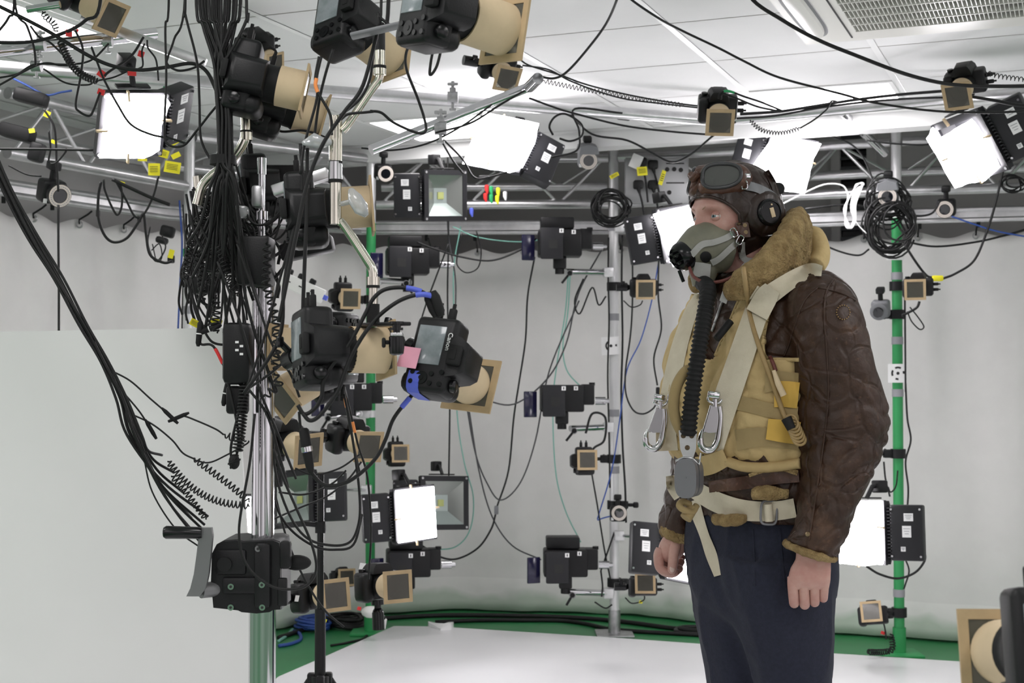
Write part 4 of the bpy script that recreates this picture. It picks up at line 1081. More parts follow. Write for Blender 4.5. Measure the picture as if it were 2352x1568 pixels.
k.cyl(V((0, .018, 0)), V((0, .034, .0)), .006, n=10, T=Tm); k.cyl(V((.0, .03, -.024)), V((.0, .03, -.05)), .004, n=8, T=Tm); k.build('valve_fitting', 'blackgloss', mask, 35)
BM = bvh([mask, helmet, person])
k = MB(); Tk = Matrix.Translation(at(1620, 589, 2.955)); 
disc_on(bvh([mask]), 1621, 590, 13, 13, .003, 'microphone_port', 'blackrub', mask)
ribbon([(1588, 586, 15), (1612, 562, 15), (1640, 556, 14), (1668, 546, 14), (1687, 534, 14)], BM, .002, .0025).build('mask_strap', 'webgrey', mask, 60)
ribbon([(1634, 604, 15), (1652, 594, 14), (1676, 572, 14), (1696, 554, 14)], BM, .003, .0025).build('mask_strap', 'webgrey', mask, 60)
ribbon([(1703, 556, 16), (1704, 580, 16), (1712, 596, 14), (1738, 600, 12)], BM, .004, .0025).build('strap_tail', 'webgrey', mask, 60)
ribbon([(1594, 616, 30), (1612, 620, 34), (1632, 622, 30)], BM, .002, .003).build('hose_cuff', 'webgrey', mask, 60)
Bm2 = bvh([helmet, mask])
y = (hitY(BHE, 1712, 530) or 2.96) - .004
k = MB(); q = [(1689, 512), (1718, 505), (1724, 544), (1708, 545), (1696, 530)]
k.ring([[at(u, v, y - .004 + (v - 512) * -.0001) for u, v in q], [at(u, v, y) for u, v in q]]); k.build('leather_tab', 'gleather', mask, 20)
k = MB(); k.tube([at(1697, 524 - 10, y - .006), at(1697, 513, y - .007)], .0035, 8); k.tube([at(1711, 517, y - .004), at(1711, 517, y - .007)], .0045, 12); k.tube([at(1713, 533, y - .004), at(1713, 533, y - .007)], .0045, 12); k.build('tab_stud', 'brass', mask)
for u, v, rt in ((1686, 534, .5), (1700, 551, -.5)): px_ring(u, v, y - .006, .006, .0095, .0013, rt).build('strap_buckle', 'chrome', mask)
k = MB(); k.ring([[at(u, v, 2.90 - d) for u, v in ((1652, 690), (1664, 655), (1680, 662), (1668, 698))] for d in (0, .004)]); k.ring([[at(u, v, 2.905 - d) for u, v in ((1664, 657), (1684, 630), (1712, 600), (1704, 618), (1680, 662))] for d in (0, .003)])
k.cyl(at(1670, 658, 2.895), at(1670, 658, 2.893), .006, n=14); k.build('strap_keeper', 'webgrey', mask, 20)
k = MB(); k.tube(crom([at(1583, 613, 2.97), at(1594, 636, 2.945), at(1620, 648, 2.925), at(1655, 646, 2.91), at(1685, 634, 2.9), at(1712, 614, 2.895)], 6), .0036, 8); k.build('microphone_cord', 'cord', mask, 180)
# corrugated hose
hs = crom([hp(.096, .008, -.16), at(1626, 664, 2.90), at(1619, 720, 2.87), at(1606, 800, 2.845), at(1592, 890, 2.835), at(1584, 960, 2.838), at(1581, 1000, 2.845)], 30)
hs = resample(hs, .0024)
k = MB(); k.tube(hs, [.0158 + .0022 * sin(2 * pi * i * .0024 / .0098) for i in range(len(hs))], 20); k.build('hose', 'blackrub', mask, 180)
# ------------------------------------------------------------------ equipment builders
CAMP = V((0, 0, CAMZ))
def pose(cx, cy, a, b, w, h, sgn=1, face=True):
    """rectangle w x h whose image edges are a (to the image right) and b (upwards, py falling): its matrix and distance"""
    a = V((a[0], -a[1])); b = V((b[0], -b[1]))
    A2, B2, AB = a.dot(a), b.dot(b), a.dot(b)
    p, q, r = A2 * B2 - AB * AB, -(w * w * B2 + h * h * A2), w * w * h * h
    s2 = (-q - sqrt(max(q * q - 4 * p * r, 0))) / (2 * p)
    al = sqrt(max(w * w - s2 * A2, 0)) * sgn; be = sqrt(max(h * h - s2 * B2, 0))
    if al * be * AB > 0: be = -be
    s = sqrt(s2); d = ray(cx, cy); rt = d.cross(V((0, 0, 1))).normalized(); up = rt.cross(d)
    X = (rt * a.x * s + up * a.y * s + d * al).normalized(); Z = (rt * b.x * s + up * b.y * s + d * be)
    Z = (Z - X * Z.dot(X)).normalized()
    if face: X = -X
    Y = Z.cross(X); Z = X.cross(Y)
    m = Matrix((X, Y, Z)).transposed().to_4x4(); m.translation = CAMP + d * (s * F / cos(0))
    return m
def quad(tl, tr, br, bl):
    cx = sum(p[0] for p in (tl, tr, br, bl)) / 4; cy = sum(p[1] for p in (tl, tr, br, bl)) / 4
    a = ((tr[0] - tl[0] + br[0] - bl[0]) / 2, (tr[1] - tl[1] + br[1] - bl[1]) / 2)
    b = ((tl[0] - bl[0] + tr[0] - br[0]) / 2, (tl[1] - bl[1] + tr[1] - br[1]) / 2)
    return cx, cy, a, b

# ---- floodlight: face in the XZ plane looking along +Y, everything else behind it
def flood(label, corners, sgn, side, lit=True, sheet=None, size=.25, group=None, clips=True, bracket=True, drv=True):
    m = pose(*quad(*corners), size, size, sgn); t = empty('flood_light', label, 'flood light', m, group)
    S = size; k = MB()
    k.frame(S, S, S * .80, S * .80, .012, T=Matrix.Translation((0, -.012, 0)))
    k.ring([[V((x, y, z)) for x, z in ((-q, -q), (q, -q), (q, q), (-q, q))] for q, y in ((S * .49, -.012), (S * .49, -.03), (S * .36, -.075), (S * .30, -.078), (S * .01, -.078))], cap=False)
    k.build('housing', 'housing', t, 25)
    k = MB()
    for i in range(9):
        k.box((-S * .28 + S * .56 * i / 8, -.092, 0), (.004, .03, S * .62))
    k.build('heat_sink', 'housing', t, 0)
    for sx in (-1, 1):
        for sz in (-1, 1): MB().cyl((sx * S * .455, -.001, sz * S * .455), (sx * S * .455, .003, sz * S * .455), .006, n=10).build('corner_screw', 'steel', t)
    if lit:
        k = MB()
        if sheet:
            inv = m.inverted(); P = []
            for u, v in sheet:
                o = inv @ CAMP; d = inv.to_3x3() @ ray(u, v); q = (.010 - o.y) / d.y; P.append(o + d * q)
            # subdivide the outline, let the paper edge wander
            Q = []
            for i in range(len(P)):
                for j in range(6):
                    p = P[i].lerp(P[(i + 1) % len(P)], j / 6)
                    if j: p = p + V((noise.noise(p * 40) * .004, noise.noise(p * 55 + V((3, 0, 0))) * .004, noise.noise(p * 40 + V((0, 5, 0))) * .004))
                    Q.append(p)
            k.ring([Q, [p + V((0, .0012, 0)) for p in Q]])
        else:
            h = S * .465; k.rbox((0, .006, 0), (h * 2, .008, h * 2), .006)
        k.build('diffuser', 'lit', t, 0)
        if clips:
            for x, z, r in ((-S * .47, .02, 1.5), (S * .05, -S * .49, .1), (.03, S * .48, .2), (S * .48, -.01, 1.6)):
                MB().rbox((0, 0, 0), (.007, .012, .034), .002, T=Matrix.Translation((x, .013, z)) @ Matrix.Rotation(r, 4, 'Y')).build('peg', 'cardin', t)
    else:
        k = MB(); h, g = S * .405, S * .15
        o = [(-h, -h), (h, -h), (h, h), (-h, h)]; i_ = [(-g, -g), (g, -g), (g, g), (-g, g)]
        for j in range(4):
            k.add([V((o[j][0], -.004, o[j][1])), V((o[(j + 1) % 4][0], -.004, o[(j + 1) % 4][1])), V((i_[(j + 1) % 4][0], -.05, i_[(j + 1) % 4][1])), V((i_[j][0], -.05, i_[j][1]))], [(0, 1, 2, 3)], 0 if j != 0 else 1)
        k.add([V((x, -.05, z)) for x, z in i_], [(0, 1, 2, 3)], 1)
        k.build('reflector', ['reflector', 'floodglass'], t, 0)
        MB().rbox((0, -.047, .0), (.034, .004, .034), .001).build('led_chip', 'chip', t)
    if drv:
        e = S * .5; T = Matrix.Translation((side * (e + .008), -.012, 0)) @ Matrix.Rotation(-side * radians(32), 4, 'Z')
        k = MB(); k.rbox((side * .068, -.028, 0), (.125, .055, S * .86), .008, T=T)
        d_ = k.build('driver_box', 'housing', t, 40)
        for x, z, w_, h_ in ((side * .078, .06, .036, .03), (side * .07, .005, .034, .044), (side * .055, -.062, .018, .018)):
            k = MB(); k.box((x, .0002, z), (w_, .0012, h_), T=T)
            for q in range(3): k.box((x, .0009, z + h_ * (.25 - .22 * q)), (w_ * (.75 - .15 * q), .0006, .0022), 1, T=T)
            k.build('sticker', ['paper', 'greymid'], d_, 0)
        for x in (.012, .122):
            for z in (-S * .36, S * .36): MB().cyl(T @ V((side * x, -.001, z)), T @ V((side * x, .004, z)), .0045, n=8).build('screw', 'chrome', d_)
        k = MB()
        for i in range(16): k.box((side * .004, .0, -S * .38 + S * .76 * i / 15), (.012, .018, .005), T=T)
        k.build('hinge_fin', 'housing', t, 0)
    if bracket:
        k = MB(); h = S * .53
        k.tube([(-side * .0, -.03, h), (0, -.06, h + .045), (0, -.12, h + .05)], .009, 8)
        k.rbox((0, -.035, h), (S * .5, .03, .006), .002); k.rbox((0, -.10, h + .045), (.045, .05, .05), .006)
        k.build('bracket', 'black', t)
    return t

# ---- stills camera: lens along +Y, up +Z, grip on +X
def dslr(label, mtx, hood=True, hoodlen=.045, plate=.09, lens=.065, filt=True, dl=None, big=1., group='still cameras on the rig', mount=None, back=True, plugs='left', vis=True, tube_r=.036, mirror=False, cat='camera'):
    t = empty('still_camera', label, cat, mtx, group)
    k = MB()
    k.rbox((0, -.028, 0), (.128, .05, .078), .010, seg=3)
    k.rbox((.047, -.018, -.004), (.036, .068, .084), .014, seg=3)
    k.ring([[V((x, y, z)) for x, y in ((-w, -.05 * d - .002), (w, -.05 * d - .002), (w * .9, .016 * d), (-w * .9, .016 * d))] for w, d, z in ((.036, 1, .034), (.032, .98, .05), (.024, .85, .062), (.018, .7, .064))])
    k.build('body', 'black', t, 40)
    k = MB(); k.lathe([(.036, -.006), (.036, .006), (.0335, .010), (.0335, .03), (.0355, .034), (.0355, lens - .006), (.033, lens), (.029, lens), (.027, lens - .012)], 28)
    l_ = k.build('lens', 'blackrub', t, 35)
    k = MB(); k.lathe([(.028, lens - .011), (.02, lens - .006), (.002, lens - .004)], 24); k.build('lens_glass', 'lens', l_)
    k = MB(); k.lathe([(.0095, .039), (.0105, .040), (.0105, .046), (.009, .047)], 20, axis='Z', T=Matrix.Translation((.045, -.03, .001))); k.build('mode_dial', 'blackgloss', t, 35)
    if back:
        MB().rbox((-.014, -.0535, -.004), (.066, .003, .05), .002).build('screen', 'screen', t)
        k = MB(); k.rbox((0, -.056, .046), (.034, .012, .024), .004); k.rbox((0, -.0622, .046), (.018, .002, .011), .001); k.build('viewfinder', 'blackrub', t)
        k = MB()
        for x, z in ((.034, .012), (.05, .012), (.034, -.022), (.05, -.022), (.042, -.005), (.03, .03), (.05, .03)): k.cyl((x, -.052, z), (x, -.0555, z), .0042, n=10)
        k.cyl((.042, -.052, -.005), (.042, -.0548, -.005), .011, n=16); k.build('button', 'blackgloss', t)
    for i, z in enumerate((-.012, .012)):
        k = MB(); k.rbox((-.074, -.03, z), (.024, .010, .013), .003); k.tube([(-.084, -.03, z), (-.094, -.03, z)], .0032, 8); k.build('plug', 'blackrub', t)
    if hood:
        k = MB(); y0, y1 = lens - .03, lens + hoodlen
        k.lathe([(tube_r, y0), (tube_r, y1), (tube_r - .0025, y1), (tube_r - .0025, y0)], 32, cap=False)
        h_ = k.build('cardboard_hood', 'cardin', t, 35)
        k = MB(); k.frame(plate, plate, plate * .76, plate * .76, .004, T=Matrix.Translation((0, y1, 0)))
        f_ = k.build('filter_frame', 'card', h_, 0)
        if filt:
            k = MB(); k.box((0, y1 + .002, 0), (plate * .78, .0016, plate * .78)); k.build('filter', 'filter', h_, 0)
    if mount:
        # ball head under (or beside) the body: direction vector in local axes
        d = V(mount).normalized(); k = MB(); p = d * .042 + V((0, -.028, 0))
        k.cyl(p, p + d * .014, .019, n=20); k.cyl(p + d * .014, p + d * .03, .010, n=14); k.sphere(p + d * .036, .016, 16, 10); k.cyl(p + d * .036, p + d * .085, .0175, n=20)
        q = d.orthogonal().normalized(); k.cyl(p + d * .055, p + d * .055 + q * .034, .006, n=10); k.rbox(p + d * .055 + q * .036, (.018, .012, .012), .003)
        k.build('ball_head', 'blackgloss', t, 40)
    return t
def plate_cam(label, u, v, size, roll=0., tgt=(.56, 3.05, 1.25), Y=None, hoodlen=.04, plate=.09, tilt=0., **kw):
    """a camera aimed at the man, placed by the middle of its filter plate"""
    Y = Y or plate * F / size; p = at(u, v, Y); d = (V(tgt) - p).normalized()
    m = look(p, d, roll) @ Matrix.Translation((0, -(.065 + hoodlen), 0))
    return dslr(label, m, hoodlen=hoodlen, plate=plate, **kw)

# ---- motion capture camera with an LED ring
def mocap(label, u, v, Y, tgt=(.56, 3.05, 1.2), s=1., ring=True, roof=False, roll=0.):
    p = at(u, v, Y); d = (V(tgt) - p).normalized(); m = look(p, d, roll) @ Matrix.Scale(s, 4)
    t = empty('tracking_camera', label, 'tracking camera', m, 'ring-lit tracking cameras')
    k = MB(); k.rbox((0, -.075, 0), (.088, .07, .084), .014, seg=3); k.lathe([(.036, -.045), (.038, -.03), (.043, -.012), (.043, -.002), (.040, 0)], 30)
    k.build('body', 'greypl' if not ring or roof else 'black', t, 40)
    if ring:
        k = MB(); k.lathe([(.0405, -.001), (.0405, .0015), (.0265, .0015), (.0265, -.001)], 36, cap=False); r_ = k.build('led_ring', 'led', t, 30)
        k = MB()
        for j in range(28):
            a = 2 * pi * j / 28; k.cyl((.0335 * cos(a), .001, .0335 * sin(a)), (.0335 * cos(a), .0028, .0335 * sin(a)), .0023, n=6)
        k.build('led', 'greymid', r_, 0)
    else:
        k = MB(); k.lathe([(.024, -.01), (.024, .02), (.019, .022)], 24); k.build('lens_barrel', 'black', t)
    k = MB(); k.lathe([(.026, -.004 + (.024 if not ring else 0)), (.024, .0005 + (.024 if not ring else 0)), (.001, .001 + (.024 if not ring else 0))], 24); k.build('lens_glass', 'lens', t)
    if roof:
        k = MB(); k.ring([[V((x, y, z)) for x, z in ((-w, .03), (w, .03), (w * .85, .062), (0, .075), (-w * .85, .062))] for w, y in ((.05, -.115), (.05, .0), (.046, .004))]); k.build('cowl', 'greypl', t, 30)
    k = MB(); k.cyl((0, -.08, .04), (0, -.08, .085), .012, n=12); k.rbox((0, -.085, .09), (.04, .05, .03), .006); k.build('bracket', 'black', t)
    MB().box((.034, -.039, -.03), (.014, .001, .016)).build('sticker', 'paper', t, 0)
    return t

# ---- projector-camera box on an arm
def box_rig(label, u, v, Y, tgt=(.35, 1.2, 1.25), flip=1, w=.5, roll=0., up=True):
    p = at(u, v, Y); d = (V(tgt) - p); d.z = 0; m = look(p, d.normalized(), roll) @ Matrix.Scale(1.28, 4)
    t = empty('scanner_camera', label, 'scanner', m, 'box shaped scanner cameras')
    k = MB(); k.rbox((0, -.06, 0), (.17, .11, .105), .008); k.rbox((.045 * flip, -.02, .0), (.075, .10, .09), .006); k.rbox((-.10 * flip, -.05, .015), (.05, .08, .08), .006); k.cyl((-.118 * flip, -.05, .05), (-.118 * flip, -.05, .062), .012, n=12)
    k.build('housing', 'black', t, 30)
    if up: MB().rbox((.01 * flip, -.06, .078), (.13, .09, .045), .006).build('upper_unit', 'black', t, 30)
    k = MB(); k.rbox((.035 * flip, .042, -.008), (.088, .012, .122), .006); q = k.build('front_plate', 'housing', t)
    MB().box((.03 * flip, .0485, -.012), (.034, .001, .034)).build('window', 'ink', q, 0)
    k = MB(); k.rbox((.125 * flip, .01, -.022), (.052, .012, .10), .003, R=Matrix.Rotation(.35 * flip, 3, 'Z')); k.build('side_filter', 'darkblue', t)
    for x, y, z in ((-.002 * flip, .0486, .04), (-.052 * flip, .0, .04)):
        k = MB(); k.box((x, y, z), (.016, .001, .016)); k.box((x, y + .0006, z), (.004, .0004, .010), 1); k.build('number_tag', ['paper', 'ink'], t, 0)
    k = MB(); k.cyl((-.13 * flip, -.05, -.01), (-.17 * flip, -.05, -.01), .016, n=14); k.cyl((-.165 * flip, -.05, -.01), (-.185 * flip, -.05, -.01), .009, n=12); k.build('connector', 'chrome', t)
    k = MB(); k.rbox((.0, -.05, -.075), (.05, .05, .05), .006); k.cyl((.0, -.05, -.09), (.0, -.05, -.12), .018, n=14); k.build('mounting_head', 'black', t)
    return t
def clamp(label, p, axis=(1, 0, 0), s=1., m='black', group='black pole clamps'):
    x = V(axis).normalized(); z = V((0, 0, 1)); y = z.cross(x).normalized(); z = x.cross(y)
    T = Matrix((x, y, z)).transposed().to_4x4(); T.translation = p; T = T @ Matrix.Scale(s, 4)
    t = empty('pole_clamp', label, 'clamp', T, group)
    k = MB(); k.ring([[V((.036 * cos(a) * r, .036 * sin(a) * r, z_)) for a in [2 * pi * j / 24 for j in range(24)]] for r, z_ in ((.74, -.022), (1, -.022), (1, .022), (.74, .022))], cap=False, closed=True)
    k.rbox((.052, 0, 0), (.04, .032, .04), .006); k.build('jaw', m, t, 40)
    k = MB(); k.cyl((.07, 0, 0), (.105, 0, 0), .009, n=12); k.rbox((.11, 0, 0), (.03, .028, .03), .008); k.build('stud', m, t)
    k = MB(); k.cyl((.045, -.015, 0), (.045, -.045, 0), .006, n=10); k.rbox((.045, -.05, 0), (.012, .012, .042), .004); k.build('lever', m, t)
    return t

# ---- cables
def cab(label, pts, r=.0035, m='cable', Y=None, name='cable', k=7, group=None, n=7, cat='cable', plugs=(), wraps=()):
    P = [at(p[0], p[1], p[2] if len(p) > 2 else Y) for p in pts]
    for e in (0, -1):
        if pts[e][1] < -5 and P[e].z < CEIL - .02: P.insert(0 if e == 0 else len(P), V((P[e].x, P[e].y, CEIL - .002)))
    P = crom(P, k); o = P[0].copy()
    c = MB().tube([p - o for p in P], r, n).build(name, m, None, 180, o)
    tag(c, label, cat, group)
    for end in plugs:
        a, b_ = (P[0], P[1]) if end == 0 else (P[-1], P[-2])
        d = (b_ - a).normalized(); MB().tube([a - o - d * .012, a - o, a - o + d * .02, a - o + d * .03], [r * 1.5, r * 2.3, r * 2.3, r * 1.2], 10).build('plug', 'blackrub', c, 40)
    for f_, L, mm in wraps:
        i = int(f_ * (len(P) - 2)); q = [P[i] - o]; g = 0
        while g < L and i < len(P) - 1: i += 1; g += (P[i] - P[i - 1]).length; q.append(P[i] - o)
        MB().tube(q, r * 1.3, 10).build('tape', mm, c, 40)
    return c
def coil(label, pts, r, pitch, wire, Y=None, m='cable', k=10, name='coiled_cable', group=None):
    P = [at(p[0], p[1], p[2] if len(p) > 2 else Y) for p in pts]
    P = resample(crom(P, k * 3), pitch / 10); H = []; up = None; o = P[0].copy()
    for i in range(len(P)):
        t = (P[min(i + 1, len(P) - 1)] - P[max(i - 1, 0)]).normalized()
        if up is None: up = t.orthogonal().normalized()
        up = (up - t * up.dot(t)).normalized(); sd = t.cross(up); a = 2 * pi * i / 10
        e = min(1, i / 8, (len(P) - 1 - i) / 8)
        H.append(P[i] + (up * cos(a) + sd * sin(a)) * r * e - o)
    c = MB().tube(H, wire, 5).build(name, m, None, 180, o)
    return tag(c, label, 'cable', group)
def hank(label, u, v, Y, ru, rv, n, r, seed, m='cable', name='cable_coil', tail=None):
    rnd = random.Random(seed); o = at(u, v, Y); P = []
    s = Y / F
    N = 22
    for i in range(n * N):
        a = 2 * pi * i / N; kx = 1 + .10 * sin(i * .37 / 1 + seed) * .8; ph = i // N
        if i % N == 0: ox, oz, oy, fx, fz = rnd.uniform(-.24, .24), rnd.uniform(-.26, .2), rnd.uniform(-.05, .05), rnd.uniform(.6, 1.08), rnd.uniform(.6, 1.08)
        P.append(V(((cos(a) * fx + ox) * ru * s, oy + .012 * sin(a * 2 + ph), (sin(a) * fz + oz) * rv * s)))
    for _ in range(2): P = [P[0]] + [(P[i - 1] + P[i] * 2 + P[i + 1]) / 4 for i in range(1, len(P) - 1)] + [P[-1]]
    c = MB().tube(P, r, 7).build(name, m, None, 180, o)
    return tag(c, label, 'coiled cable')
def flag(label, u, v, Y, w, h, m='yellow', rot=0., name='cable_tag', cat='tag', group=None, lines=True):
    s = Y / F; o = at(u, v, Y); T = Matrix.Rotation(rot, 4, 'Y'); k = MB()
    k.ring([[V((x * w / 2 * s, .0 + .004 * sin(x * 2), z * h / 2 * s)) + V((0, d, 0)) for x, z in ((-1, -1), (0, -1.02), (1, -1), (1, 1), (0, 1.02), (-1, 1))] for d in (0, .0012)], T=T)
    if lines:
        for q in range(4): k.box((0, -.0047, (.45 - .28 * q) * h / 2 * s), (w * .7 * s, .0005, h * .04 * s), 1, T=T)
    c = k.build(name, [m, 'ink'], None, 0, o); return tag(c, label, cat, group)
# ------------------------------------------------------------------ floodlights
flood('lit flood light with torn diffusion paper and yellow tags hanging beneath it', ((246, 222), (380, 214), (372, 352), (224, 362)), 1, -1, True, size=.205, sheet= [(246, 220), (320, 216), (378, 218), (391, 240), (370, 290), (366, 345), (330, 364), (228, 363)])
flood('lit flood light tilted under the ceiling, right of the chrome boom', ((1113, 262), (1236, 290), (1192, 392), (1066, 372)), -1, -1, True, [(1112, 257), (1238, 284), (1228, 330), (1200, 385), (1170, 397), (1105, 384), (1062, 376)])
flood('lit flood light directly above the back of the flying helmet', ((1778, 312), (1874, 326), (1850, 440), (1735, 420)), 1, 1, True, [(1778, 309), (1886, 330), (1868, 365), (1848, 445), (1700, 425)])
flood('lit flood light with drooping paper at the upper frame edge, beyond the coiled cables', ((2150, 284), (2238, 262), (2312, 386), (2204, 424)), -1, -1, True, [(2128, 318), (2143, 292), (2160, 316), (2232, 273), (2262, 310), (2297, 384), (2264, 414), (2230, 420), (2194, 432)])
flood('lit flood light glowing in front of the oxygen mask', ((1506, 480), (1600, 466), (1616, 590), (1530, 604)), 1, 1, True, [(1500, 492), (1605, 465), (1622, 590), (1546, 612)], clips=False)
flood('lit square flood light on the green pole nearest the chrome column', ((904, 1123), (998, 1113), (1003, 1236), (913, 1250)), 1, 1, True, None)
flood('lit flood light showing behind the leather sleeve, on the green pole', ((1930, 1152), (2027, 1150), (2028, 1293), (1935, 1288)), -1, -1, True, [(1915, 1150), (2027, 1150), (2027, 1296), (1990, 1299), (1915, 1292)])
flood('lit flood light glowing behind the far hand', ((1530, 1200), (1622, 1208), (1614, 1350), (1532, 1322)), 1, 1, True, None, clips=False)
flood('lit flood light peeking out between the white board and chrome column', ((530, 1142), (606, 1136), (606, 1240), (530, 1232)), 1, 1, True, None, size=.2, drv=False)
flood('unlit flood light with bare reflector fixed to the truss below the chrome boom', ((974, 391), (1074, 391), (1072, 507), (978, 507)), 1, 1, False, clips=False, size=.24)
flood('unlit flood light behind the black light stand and the hanging cables', ((625, 1086), (716, 1080), (716, 1202), (628, 1216)), -1, -1, False)
flood('unlit flood light partly hidden behind the lit square flood light', ((966, 1093), (1077, 1093), (1076, 1216), (968, 1215)), 1, 1, False, size=.275)
flood('unlit flood light tipped sideways behind the thick black cable bundle', ((552, 358), (624, 372), (600, 440), (532, 432)), 1, 1, False, drv=False, size=.22)

# ------------------------------------------------------------------ cameras aimed at the man
MID = 'still cameras with cardboard filter frames'
def quad_cam(label, corners, sgn, hoodlen=.035, plate=.09, **kw):
    m = pose(*quad(*corners), plate, plate, sgn) @ Matrix.Translation((0, -(.065 + hoodlen), 0))
    return dslr(label, m, hoodlen=hoodlen, plate=plate, group=MID, **kw)
c = quad_cam('still camera with tilted cardboard frame in the top corner above the lighting bar', ((245, -2), (296, 12), (262, 84), (216, 64)), 1, .05)
plate_cam('still camera clamped to the chrome boom end under the ceiling', 1165, 181, 60, roll=radians(-6), group=MID, mount=(1, 0, 0))
plate_cam('still camera on the lighting bar above the goggles', 1654, 281, 65, roll=radians(-2), group=MID)
plate_cam('still camera with blue tape above the flood light at the frame edge', 2199, 221, 65, roll=radians(2), group=MID)
plate_cam('small still camera on the silver pole, level with the oxygen mask', 1483, 665, 45, roll=0, group=MID, mount=(1, 0, 0))
plate_cam('small still camera on the green pole below the white power strip', 805, 686, 47, roll=radians(90), group=MID)
plate_cam('small still camera on the silver pole below the box scanner, at waist height', 1349, 1056, 46, roll=radians(90), group=MID)
plate_cam('small still camera low on the silver pole, under the far hand', 1482, 1339, 47, roll=0, group=MID, mount=(1, 0, 0))
plate_cam('small still camera on the green pole beside the leather shoulder', 2102, 665, 48, roll=0, group=MID)
plate_cam('small still camera with mirror-bright filter near the foot of the green pole', 2001, 1404, 47, roll=radians(7), group=MID)
plate_cam('small still camera on the green pole above the lit square flood light', 920, 1041, 41, roll=radians(90), group=MID)
plate_cam('small still camera with red tape half hidden behind two nearer cameras', 797, 1326, 40, roll=0, group=MID)
quad_cam('still camera with blue taped cables beside the column, above the unlit flood light', ((678, 1001), (742, 993), (736, 1068), (675, 1076)), 1, mount=(0, 0, -1))
quad_cam('still camera with orange taped cables passing, in front of the green pole', ((820, 990), (881, 992), (873, 1060), (811, 1060)), 1, mount=(1, 0, 0))
quad_cam('still camera on the black light stand, lower of the two side by side', ((737, 1333), (798, 1327), (805, 1399), (741, 1406)), 1, mount=(1, 0, 0))
quad_cam('still camera with white tape labels in front of the green pole foot', ((880, 1313), (943, 1309), (947, 1380), (882, 1386)), 1, mount=(0, 0, -1))

# ------------------------------------------------------------------ cameras near the lens, seen from behind or the side
NEAR = 'larger still cameras round the chrome column'
def side_cam(label, u, v, Y, d, roll, **kw):
    d = V(d).normalized(); m = look(at(u, v, Y), d, radians(roll)) @ Matrix.Translation((0, .028, 0))
    return dslr(label, m, group=NEAR, **kw)
f1 = side_cam('black still camera seen from behind with pink note and blue tape', 1002, 822, 2.28, (.36, .86, -.30), 96, hoodlen=.05, plate=.095, mount=(-.2, 0, -1))
f2 = side_cam('black still camera facing right on the boom arm, with wide cardboard hood', 718, 800, 2.24, (.88, .42, -.02), 82, hoodlen=.03, plate=.09, mount=(0, 0, -1), tube_r=.038)
f3 = side_cam('upper of two stacked still cameras aimed right, beside the thick cable bundle', 558, 178, 2.45, (.94, .10, -.20), 90, hoodlen=.016, plate=.085)
f4 = side_cam('lower of two stacked still cameras aimed right, beside the thick cable bundle', 604, 232, 2.6, (.92, .25, -.26), 90, hoodlen=.02, plate=.085)
f5 = side_cam('still camera at the top edge with its cables hanging straight down', 778, 42, 2.45, (.58, .74, -.33), 80, hoodlen=.05, plate=.09)
f6 = side_cam('still camera at the top edge with big printed cardboard hood', 985, 8, 2.0, (.72, .62, -.10), 96, hoodlen=.05, plate=.10, tube_r=.04)
f7 = side_cam('still camera with top display facing out, behind the chrome boom', 692, 484, 2.38, (.97, .12, .08), 90, hoodlen=.025, plate=.095, mount=(0, 0, -1))
f8 = side_cam('still camera aimed left behind the cable tangle, cardboard frame edge on', 780, 800, 2.5, (-.86, .22, .02), -90, hoodlen=.025, plate=.085)
f9 = side_cam('still camera aimed down and left with glossy filter, under the boom arm camera', 762, 842, 2.72, (-.62, -.62, -.42), 30, hoodlen=.04, plate=.085)
f11 = side_cam('still camera body buried in the tangle behind the column spigot', 584, 432, 2.72, (.9, .3, .1), 90, hood=False)
f10 = side_cam('blurred still camera close to the lens in the bottom corner', 2405, 1496, 1.42, (.02, .98, -.2), 90, hoodlen=.045, plate=.095)
plate_cam('tiny framed still camera behind the two stacked cameras', 632, 142, 42, roll=radians(20), Y=4.4, plate=.06, tube_r=.026, group=MID)
def text(s, par, T, size, m='paper', name='lettering', ext=.0004):
    cu = bpy.data.curves.new(name, 'FONT'); cu.body = s; cu.size = size; cu.extrude = ext; cu.align_x = 'CENTER'; cu.align_y = 'CENTER'
    cu.materials.append(M[m]); q = bpy.data.objects.new('t', cu); COL.objects.link(q); me = bpy.data.meshes.new_from_object(q.evaluated_get(bpy.context.evaluated_depsgraph_get())); bpy.data.objects.remove(q); me.name = name; o = bpy.data.objects.new(name, me); COL.objects.link(o); o.parent = par; o.matrix_local = T; return o
RB = Matrix.Rotation(pi / 2, 4, 'X')
text('Canon', f1, Matrix.Translation((-.022, -.0546, .030)) @ RB, .0115)
text('E2', f10, Matrix.Translation((-.066, -.03, .012)) @ Matrix.Rotation(-pi / 2, 4, 'Z') @ RB, .03)
for o, s in ((f3, 'E3'), (f4, 'E1'), (f7, 'S4')):
    k = MB().box((.018, -.028, .0398), (.026, .020, .001)); q = k.build('label_sticker', 'paper', o, 0)
    text(s, q, Matrix.Translation((.018, -.028, .0405)), .014, 'ink')
